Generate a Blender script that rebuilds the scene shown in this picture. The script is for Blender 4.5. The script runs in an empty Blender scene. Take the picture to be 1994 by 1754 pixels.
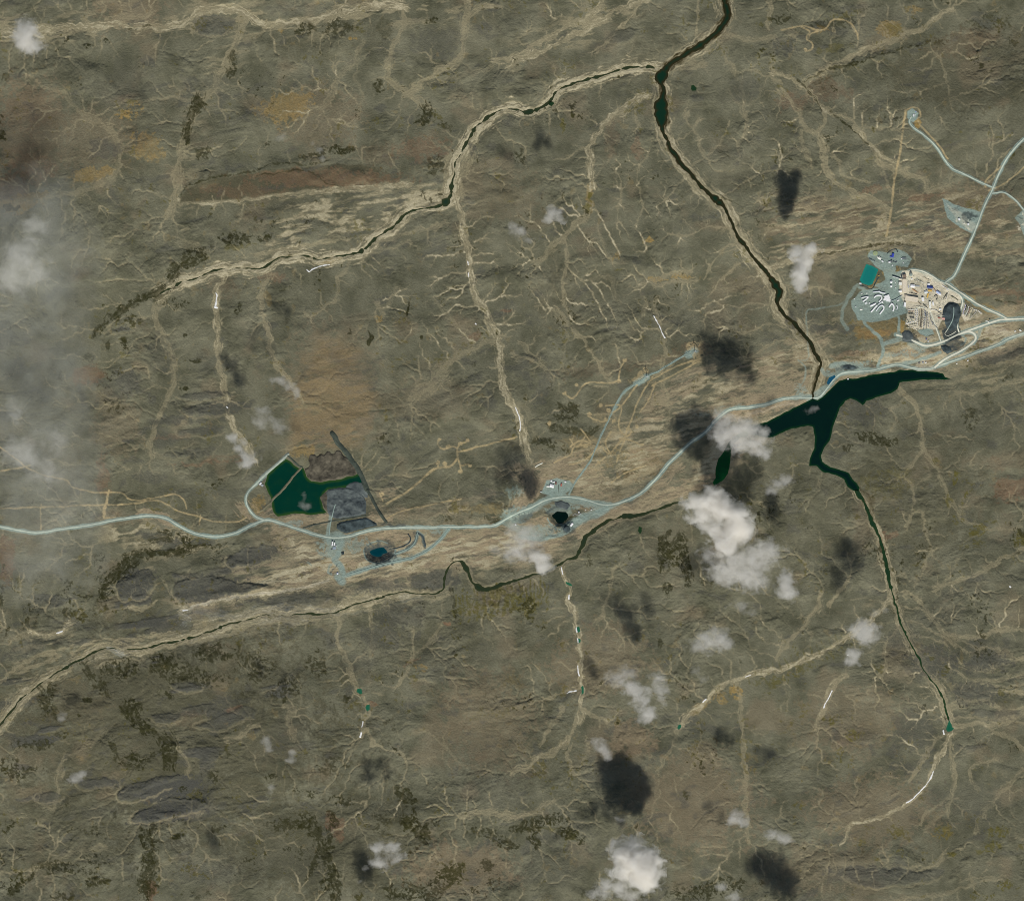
import bpy, math, random, heapq, time
import numpy as np
T0 = time.time()
random.seed(7)
SC = bpy.context.scene
COL = SC.collection
# ------------------------------------------------------------------ camera, sky, sun, exposure
S = 6.0                      # metres per photo pixel
CU, CV = 997.0, 877.0        # photo centre
CAM_H = 60000.0
cd = bpy.data.cameras.new("camera"); cam = bpy.data.objects.new("camera", cd); COL.objects.link(cam)
cam.location = (0, 0, CAM_H)
cd.sensor_width = 36.0
cd.lens = 36.0 * CAM_H / (1994 * S)
cd.clip_start = 1000.0
cd.clip_end = 200000.0
SC.camera = cam
SUN_EL = math.radians(38.0)
sx, sy = 22.0, -150.0        # towards the sun, in photo pixels (x right, y up)
sl = math.hypot(sx, sy)
SUN = np.array([sx / sl * math.cos(SUN_EL), sy / sl * math.cos(SUN_EL), math.sin(SUN_EL)])
w = bpy.data.worlds.new("World"); SC.world = w; w.use_nodes = True
wn = w.node_tree.nodes; bg = wn["Background"]
sky = wn.new("ShaderNodeTexSky"); sky.sky_type = 'NISHITA'; sky.sun_disc = False
sky.sun_elevation = SUN_EL; sky.sun_rotation = math.atan2(SUN[0], SUN[1])
w.node_tree.links.new(sky.outputs[0], bg.inputs[0]); bg.inputs[1].default_value = 0.05
ld = bpy.data.lights.new("sun", 'SUN'); ld.energy = 3.6; ld.angle = math.radians(0.5); ld.color = (1.0, 0.965, 0.9)
lo = bpy.data.objects.new("sun", ld); COL.objects.link(lo)
from mathutils import Vector
lo.rotation_euler = Vector(SUN).to_track_quat('Z', 'Y').to_euler()
SC.view_settings.view_transform = 'Standard'; SC.view_settings.look = 'None'
SC.view_settings.exposure = 0.0; SC.view_settings.gamma = 1.0
cy = SC.cycles
cy.volume_bounces = 16; cy.max_bounces = 18; cy.diffuse_bounces = 2; cy.glossy_bounces = 1; cy.transmission_bounces = 2
cy.transparent_max_bounces = 8; cy.volume_step_rate = 1.0; cy.volume_max_steps = 64; cy.use_denoising = True; cy.pixel_filter_type = 'BLACKMAN_HARRIS'; cy.filter_width = 1.0
try:
    cy.denoiser = 'OPENIMAGEDENOISE'; cy.denoising_prefilter = 'ACCURATE'
except Exception:
    pass

# ------------------------------------------------------------------ noise
_lat = {}
def vnoise(x, y, seed):
    L = _lat.get(seed)
    if L is None:
        L = _lat[seed] = np.random.RandomState(seed).uniform(-1, 1, (256, 256)).astype(np.float32)
    xf = np.floor(x); yf = np.floor(y)
    tx = (x - xf).astype(np.float32); ty = (y - yf).astype(np.float32)
    xi = xf.astype(np.int32) & 255; yi = yf.astype(np.int32) & 255
    x1 = (xi + 1) & 255; y1 = (yi + 1) & 255
    tx = tx * tx * (3 - 2 * tx); ty = ty * ty * (3 - 2 * ty)
    a = L[yi, xi] * (1 - tx) + L[yi, x1] * tx
    b = L[y1, xi] * (1 - tx) + L[y1, x1] * tx
    return a * (1 - ty) + b * ty
def fbm(x, y, sc, oc, seed, g=.5, ax=1.0, rot=0.0):
    c, s = math.cos(rot), math.sin(rot)
    u = (x * c + y * s) / (sc * ax); v = (-x * s + y * c) / sc
    r = 0; a = 1.0; t = 0
    for i in range(oc):
        r = r + a * vnoise(u + 17.3 * i, v + 9.1 * i, seed + i); t += a; a *= g; u = u * 2.03; v = v * 2.03
    return r / t
def sst(x, a, b):
    t = np.clip((x - a) / (b - a), 0, 1); return t * t * (3 - 2 * t)

# ------------------------------------------------------------------ grid in photo pixels
G = 1.2
def axis(lo_, hi_, g):
    core = np.arange(lo_, hi_, g); st = g * 1.15 ** np.arange(1, 46); ext = np.cumsum(st)
    return np.concatenate([core[0] - ext[::-1], core, core[-1] + ext])
AX = axis(-45, 2040, G); AY = axis(-45, 1800, G)
NX, NY = len(AX), len(AY)
X, Y = np.meshgrid(AX.astype(np.float32), AY.astype(np.float32))
print("grid", NX, NY)
# domain warp for natural edges
WX = fbm(X, Y, 16, 2, 11) * 5 + fbm(X, Y, 5, 2, 13) * 1.4
WY = fbm(X, Y, 16, 2, 21) * 5 + fbm(X, Y, 5, 2, 23) * 1.4
def pts(s):
    return [tuple(float(q) for q in p.split(',')) for p in s.split()]
def smooth(P, n=4, closed=False):
    if len(P) < 3 or n < 2: return P
    out = []; m = len(P); rng = range(m if closed else m - 1)
    for i in rng:
        p0 = P[(i - 1) % m] if closed or i > 0 else P[0]
        p1 = P[i]; p2 = P[(i + 1) % m]
        p3 = P[(i + 2) % m] if closed or i + 2 < m else P[m - 1]
        for k in range(n):
            t = k / n
            out.append(tuple(.5 * (2 * b + (c - a) * t + (2 * a - 5 * b + 4 * c - d) * t * t + (3 * b - a - 3 * c + d) * t ** 3)
                             for a, b, c, d in zip(p0, p1, p2, p3)))
    if not closed: out.append(P[-1])
    return out
def win(x0, x1, y0, y1):
    i0, i1 = np.searchsorted(AX, [x0, x1]); j0, j1 = np.searchsorted(AY, [y0, y1])
    return slice(max(j0 - 1, 0), min(j1 + 1, NY)), slice(max(i0 - 1, 0), min(i1 + 1, NX))
def dist_line(P, R, warp=1.0, widths=None):
    """distance-to-line (or distance minus local half width) over the window round a polyline"""
    xs = [p[0] for p in P]; ys = [p[1] for p in P]
    W = win(min(xs) - R, max(xs) + R, min(ys) - R, max(ys) + R)
    D = np.full((W[0].stop - W[0].start, W[1].stop - W[1].start), 1e4, np.float32)
    for i in range(len(P) - 1):
        (ax, ay), (bx, by) = P[i][:2], P[i + 1][:2]
        w2 = win(min(ax, bx) - R, max(ax, bx) + R, min(ay, by) - R, max(ay, by) + R)
        x = X[w2]; y = Y[w2]
        if warp: x = x + WX[w2] * warp; y = y + WY[w2] * warp
        dx, dy = bx - ax, by - ay; L = dx * dx + dy * dy + 1e-9
        t = np.clip(((x - ax) * dx + (y - ay) * dy) / L, 0, 1)
        d = np.hypot(x - ax - t * dx, y - ay - t * dy)
        if widths is not None: d = d - (widths[i] * (1 - t) + widths[i + 1] * t)
        v = D[w2[0].start - W[0].start:w2[0].stop - W[0].start, w2[1].start - W[1].start:w2[1].stop - W[1].start]
        np.minimum(v, d, out=v)
    return W, D
def dist_flow(P, R, warp=1.0, seed=0):
    """distance to the line plus filaments that run along it"""
    xs = [p[0] for p in P]; ys = [p[1] for p in P]
    W = win(min(xs) - R, max(xs) + R, min(ys) - R, max(ys) + R)
    sh = (W[0].stop - W[0].start, W[1].stop - W[1].start)
    D = np.full(sh, 1e4, np.float32); SG = np.zeros(sh, np.float32); TT = np.zeros(sh, np.float32); acc = 0.0
    for i in range(len(P) - 1):
        (ax, ay), (bx, by) = P[i][:2], P[i + 1][:2]
        dx, dy = bx - ax, by - ay; Ls = dx * dx + dy * dy + 1e-9; ln = math.sqrt(Ls)
        w2 = win(min(ax, bx) - R, max(ax, bx) + R, min(ay, by) - R, max(ay, by) + R)
        x = X[w2] + WX[w2] * warp; y = Y[w2] + WY[w2] * warp
        t = np.clip(((x - ax) * dx + (y - ay) * dy) / Ls, 0, 1)
        d = np.hypot(x - ax - t * dx, y - ay - t * dy)
        sg = ((x - ax) * dy - (y - ay) * dx) / ln
        J = slice(w2[0].start - W[0].start, w2[0].stop - W[0].start); I = slice(w2[1].start - W[1].start, w2[1].stop - W[1].start)
        m = d < D[J, I]
        D[J, I][m] = d[m]; SG[J, I][m] = sg[m]; TT[J, I][m] = (acc + t * ln)[m]; acc += ln
    fil = fbm(TT / 9.0, SG, 1.9, 3, 600 + seed % 40, .6)
    return W, D, fil
def sdf_poly(P, R, warp=1.0):
    W, D = dist_line(P + [P[0]], R, warp)
    x = X[W] + WX[W] * warp; y = Y[W] + WY[W] * warp
    ins = np.zeros(x.shape, bool); m = len(P)
    for i in range(m):
        x0, y0 = P[i][:2]; x1, y1 = P[(i + 1) % m][:2]
        if y0 == y1: continue
        c = ((y0 > y) != (y1 > y)) & (x < (x1 - x0) * (y - y0) / (y1 - y0) + x0)
        ins ^= c
    return W, np.where(ins, -np.minimum(D, 1e3), D)
M = {k: np.zeros((NY, NX), np.float32) for k in
     "sand moss olive ochre rust slate warm gravel dark track snowy bank peach dust peat dens flat rel".split()}
BR = fbm(X, Y, 7, 3, 31, .6)        # break-up noise
BR2 = fbm(X, Y, 26, 3, 37, .6)
BF = fbm(X + WX, Y + WY, 3.4, 3, 41, .65)   # finest break-up
def put(k, W, v):
    m = M[k][W]; np.maximum(m, v, out=m)
def L_(k, s, wd, st=1.0, soft=.6, warp=1.0, br=.35, n=4):
    """line of ground cover k: half width wd px, strength st, ragged"""
    P = smooth(pts(s), n)
    if br >= .3 and warp >= .5:
        W, D, fil = dist_flow(P, wd * 3.4 + 8, warp * .8, int(P[0][0]))
        ww = wd * ((2.6 if k == 'sand' else 2) + 1.1 * BR2[W])
        q = 1 - D / ww
        v = sst(q + br * (1.25 * fil + .5 * BR[W] + .3 * BF[W]), .06, .66) * (q > -.4) * (.82 + .45 * fil)
        if k in ('sand', 'peach'):
            halo = sst(1 - D / (wd * 3.2 + 4) + .5 * BR[W] + .8 * fil, .3, 1.2) * .42
            v = np.maximum(v, halo)
        if k in ('moss', 'olive'): v = v * sst(BF[W] + .6 * BR[W] + .25 * q, -.38, .12)
    else:
        W, D = dist_line(P, wd * 1.7 + 6, warp)
        v = 1 - sst(D / wd, 1 - soft, 1 + soft)
        v = v * np.clip(1 + br * (BR[W] * 1.6) + br * BR2[W], 0, 1.4)
    put(k, W, v * st)
def B_(k, cx, cy_, rx, ry, st=1.0, rot=0, br=.8, warp=1.2, thr=None):
    """patch of ground cover k; thr breaks it up into flecks"""
    R = max(rx, ry) * 1.4 + 8
    W = win(cx - R, cx + R, cy_ - R, cy_ + R)
    x = X[W] + WX[W] * warp - cx; y = Y[W] + WY[W] * warp - cy_
    c, s = math.cos(math.radians(rot)), math.sin(math.radians(rot))
    d = np.hypot((x * c - y * s) / rx, (x * s + y * c) / ry)
    f = 1.0 - d + br * .45 * BR2[W]
    if thr is None: v = sst(f + .4 * BR[W] + .3 * BF[W], -.05, .4) * (.9 + .35 * BF[W])
    else: v = sst(f, 0, .5) * (.8 + .5 * BF[W]) * sst(.7 * BR[W] + .75 * BF[W] + .3 * BR2[W] + (f - .5) * .45, thr - .15, thr + .06)
    put(k, W, v * st)
def P_(k, s, st=1.0, soft=2.0, warp=.5, br=.2, thr=None):
    W, D = sdf_poly(pts(s), 12 + soft, warp)
    v = sst(-D, -soft * .5, soft * .5) * np.clip(1 + br * BR[W] + br * BR2[W], 0, 1.3)
    if thr is not None: v = v * sst(BR[W] + .35 * BR2[W], thr - .1, thr + .12)
    put(k, W, v * st)
# ------------------------------------------------------------------ traced water courses (photo pixels: u,v,half width)
def course(s, a=None):
    """'u,v[,w] ...' -> smoothed points with widths"""
    P = [tuple(float(q) for q in p.split(',')) for p in s.split()]
    w0 = a if a is not None else 2.0
    Q = []
    for p in P:
        if len(p) == 3: w0 = p[2]
        Q.append((p[0], p[1], w0))
    return smooth(Q, 4)
RIVERS = {
 'river_main': course("1411,-60,6 1411,0,6 1416,20,7 1412,42,7 1396,62,6 1370,85,5.5 1345,100,5.5 1320,115,5 1302,130,5 1290,145,8 1285,157,9 1291,172,4 1290,188,7 1286,206,11 1289,235,10 1290,252,7 1297,272,3.5 1303,285,5 1315,302,5 1330,325,5 1350,345,3.5 1372,370,4 1390,385,5.5 1399,393,6 1407,400,3.5 1417,418,3 1424,432,3 1430,448,3 1440,464,3.5 1450,480,3.5 1462,497,3 1475,510,4 1490,525,4 1500,540,5.5 1512,556,6.5 1520,568,6.5 1515,580,4 1513,590,3.5 1518,603,3.5 1525,613,4 1542,625,3.5 1555,640,4 1568,655,4.5 1580,670,4.5 1587,685,4 1597,700,3 1600,708,2.5 1594,722,2.2 1590,740,2.2 1586,760,2.2 1583,778,3"),
 'stream_west': course("1276,133,2 1262,131 1240,131,2.2 1210,135,2.5 1190,141,1.5 1160,150,2.8 1130,160,2 1100,168,2 1082,180,2.2 1075,192,3 1060,205,2.5 1040,215,3 1020,217,3 1000,213,1.8 980,212,1.2 955,225,2 938,238,2.3 925,250,2.5 915,268,2.5 905,285,2.2 895,300,1.3 888,315,1.2 885,332,2.2 884,345,2 879,362,3 878,378,4 872,390,5 862,396,3.5 850,402,2.4 825,405,1.5 800,412,2.2 785,422,2 762,443,2 745,455,2 730,467,2.6 715,480,2.6 698,491,3.6 690,494,2 670,497,1.5 650,500,1 620,505,1.8 605,500,1.6 590,497,1.4 560,500,1.2 540,503,1.8 520,517,2.4 500,523,1.3 470,522,1 440,524,1.2 410,530,1.6 385,540,1.2 355,548,1.8 335,560,1.8 310,572,1.2"),
 'stream_south': course("1345,975,1 1320,978,1.4 1300,985,2.5 1275,993,1.6 1262,998,2.6 1245,1003,4 1230,1005,4.5 1215,1005,4 1200,1008,1.2 1183,1015,2.4 1165,1023,3 1155,1033,4 1145,1040,3 1138,1052,4.4 1132,1065,3.6 1125,1075,3 1118,1085,2.4 1105,1088,1.6 1095,1097,2.2 1085,1103,2.4 1065,1115,1.6 1040,1120,1.5 1015,1126,2.2 990,1135,3 975,1140,3.4 955,1147,3.6 940,1147,4.2 930,1142,4 922,1136,2 915,1125,2.4 911,1114,2.6 905,1104,4.6 900,1096,4.2 893,1093,1.4 881,1096,1 872,1108,1.8 866,1120,2 863,1135,1.8 862,1148,1.4 845,1155,1.2 820,1156,1 790,1153,1.2 765,1156,1.2 745,1160,1.2"),
 'stream_lower': course("750,1163,1 735,1164,1.6 720,1168,2 690,1176,1.5 668,1184,2 655,1192,1.4 630,1196,1.6 612,1196,3 600,1193,2 560,1198,.8 520,1197,1 480,1207,1.2 455,1214,1.8 440,1217,2 420,1224,1.6 400,1232,1.2 375,1240,2 352,1246,2 325,1252,2 300,1257,1.8 280,1262,1.6 250,1264,1 210,1262,1 195,1264,1.5 180,1272,2 162,1281,2 148,1288,2.6 130,1297,2 110,1310,1.6 95,1320,1 80,1330,1.6 60,1345,1.2 40,1360,1.2 20,1388,1.6 0,1408,2 -30,1430,2"),
 'stream_east': course("1668,955,4 1672,963,3.5 1680,975,3 1687,990,3.2 1693,1003,2.8 1697,1018,5 1703,1027,3 1712,1042,2.6 1717,1060,2.6 1722,1080,2.8 1726,1100,3.4 1729,1118,3.4 1734,1140,3.2 1737,1150,1.5 1742,1172,1.6 1748,1193,1.8 1755,1215,1.5 1770,1245,1.3 1785,1275,1.3 1800,1303,1.2 1820,1333,1.2 1832,1355,1.4 1840,1378,1.6 1846,1398,1.8"),
}
LAKES = {
 'lake_reservoir': pts("1583,777 1592,779 1605,770 1620,754 1634,741 1650,738 1668,736 1700,729 1740,724 1752,719 1762,720 1790,722 1815,724 1837,727 1840,733 1852,738 1830,739 1800,739 1772,742 1752,745 1748,757 1735,765 1722,770 1702,775 1688,780 1680,789 1674,784 1667,780 1655,775 1645,781 1636,795 1630,812 1622,830 1617,852 1607,870 1599,885 1601,899 1618,909 1640,916 1654,921 1660,932 1668,940 1674,950 1673,957 1662,956 1650,947 1644,934 1628,926 1604,918 1590,908 1575,907 1577,893 1586,872 1587,852 1583,832 1574,829 1545,834 1520,843 1503,852 1490,850 1470,848 1455,845 1455,832 1494,821 1520,808 1545,795 1570,783"),
 'green_water': pts("1458,833 1458,848 1440,853 1430,862 1424,880 1422,905 1418,922 1409,934 1397,942 1391,948 1388,940 1394,930 1394,912 1400,892 1413,872 1425,852"),
 'tailings_water': pts("557,894 566,899 582,911 588,909 592,915 596,927 605,936 622,939 640,936 665,933 690,926 702,919 706,925 711,944 700,950 680,948 655,952 640,953 632,960 627,972 628,988 636,996 630,999 600,1002 575,998 552,1003 540,1005 533,999 530,985 527,968 522,957 516,942 521,924 540,906"),
 'teal_water': pts("1687,514 1699,518 1711,525 1706,537 1699,553 1692,556 1677,551 1674,545 1680,530"),
 'blue_water': pts("1626,730 1628,735 1618,747 1612,749 1610,745 1615,735"),
 'triangle_water': pts("1848,1398 1853,1415 1858,1417 1852,1422 1844,1423 1841,1418 1845,1408"),
 'round_water': pts("1346,168 1351,166 1356,171 1354,177 1348,178 1345,173"),
 'teal_spring': pts("1321,1409 1327,1408 1326,1416 1321,1420 1318,1416"),
 'emerald_upper': pts("697,1340 705,1341 706,1350 701,1351 695,1346"),
 'emerald_lower': pts("713,1372 719,1371 720,1381 714,1384 711,1378"),
 'emerald_mid': pts("1123,1221 1129,1220 1130,1230 1126,1232 1123,1228"),
 'emerald_low': pts("1124,1243 1131,1245 1131,1250 1126,1253 1124,1249"),
 'emerald_curve': pts("1102,1132 1108,1135 1114,1139 1113,1142 1107,1140 1101,1135"),
 'emerald_far': pts("1132,1337 1137,1335 1136,1349 1132,1352"),
 'stream_pond': pts("1244,1024 1249,1026 1250,1034 1247,1040 1243,1034"),
 'black_creek_pool': pts("1068,198 1077,199 1079,203 1073,207 1068,205"),
}
for nm in list(RIVERS):       # uneven, broken water
    P = RIVERS[nm]; a_ = {'river_main': .42, 'stream_west': .85, 'stream_south': .4, 'stream_lower': .7, 'stream_east': .4}[nm]; s_ = 0; out = []
    for i, p_ in enumerate(P):
        if i: s_ += math.hypot(p_[0] - P[i - 1][0], p_[1] - P[i - 1][1])
        nv = float(vnoise(np.array([s_ / 7.0]), np.array([3.3]), 71)[0] + .6 * vnoise(np.array([s_ / 2.8]), np.array([8.3]), 72)[0]); out.append((p_[0], p_[1], p_[2] * (1 + a_ * nv) - (.25 if a_ > .6 else 0)))
    RIVERS[nm] = out
SD = np.full((NY, NX), 60.0, np.float32)      # signed shore distance in px (negative = water)
WID = np.full((NY, NX), -1, np.int16); NAMES = []
def add_shore(nm, W, d):
    k = len(NAMES); NAMES.append(nm); v = SD[W]; m = d < v; v[m] = d[m]; WID[W][m] = k
for nm, P in RIVERS.items():
    ww = [p[2] * (.92 if nm == 'river_main' else 1.08) for p in P]
    W, d = dist_line([p[:2] for p in P], 60, .55, ww); add_shore(nm, W, d)
for nm, P in LAKES.items():
    W, d = sdf_poly(P, 60, .35 if nm not in ('teal_water', 'blue_water') else .06); add_shore(nm, W, d)

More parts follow.
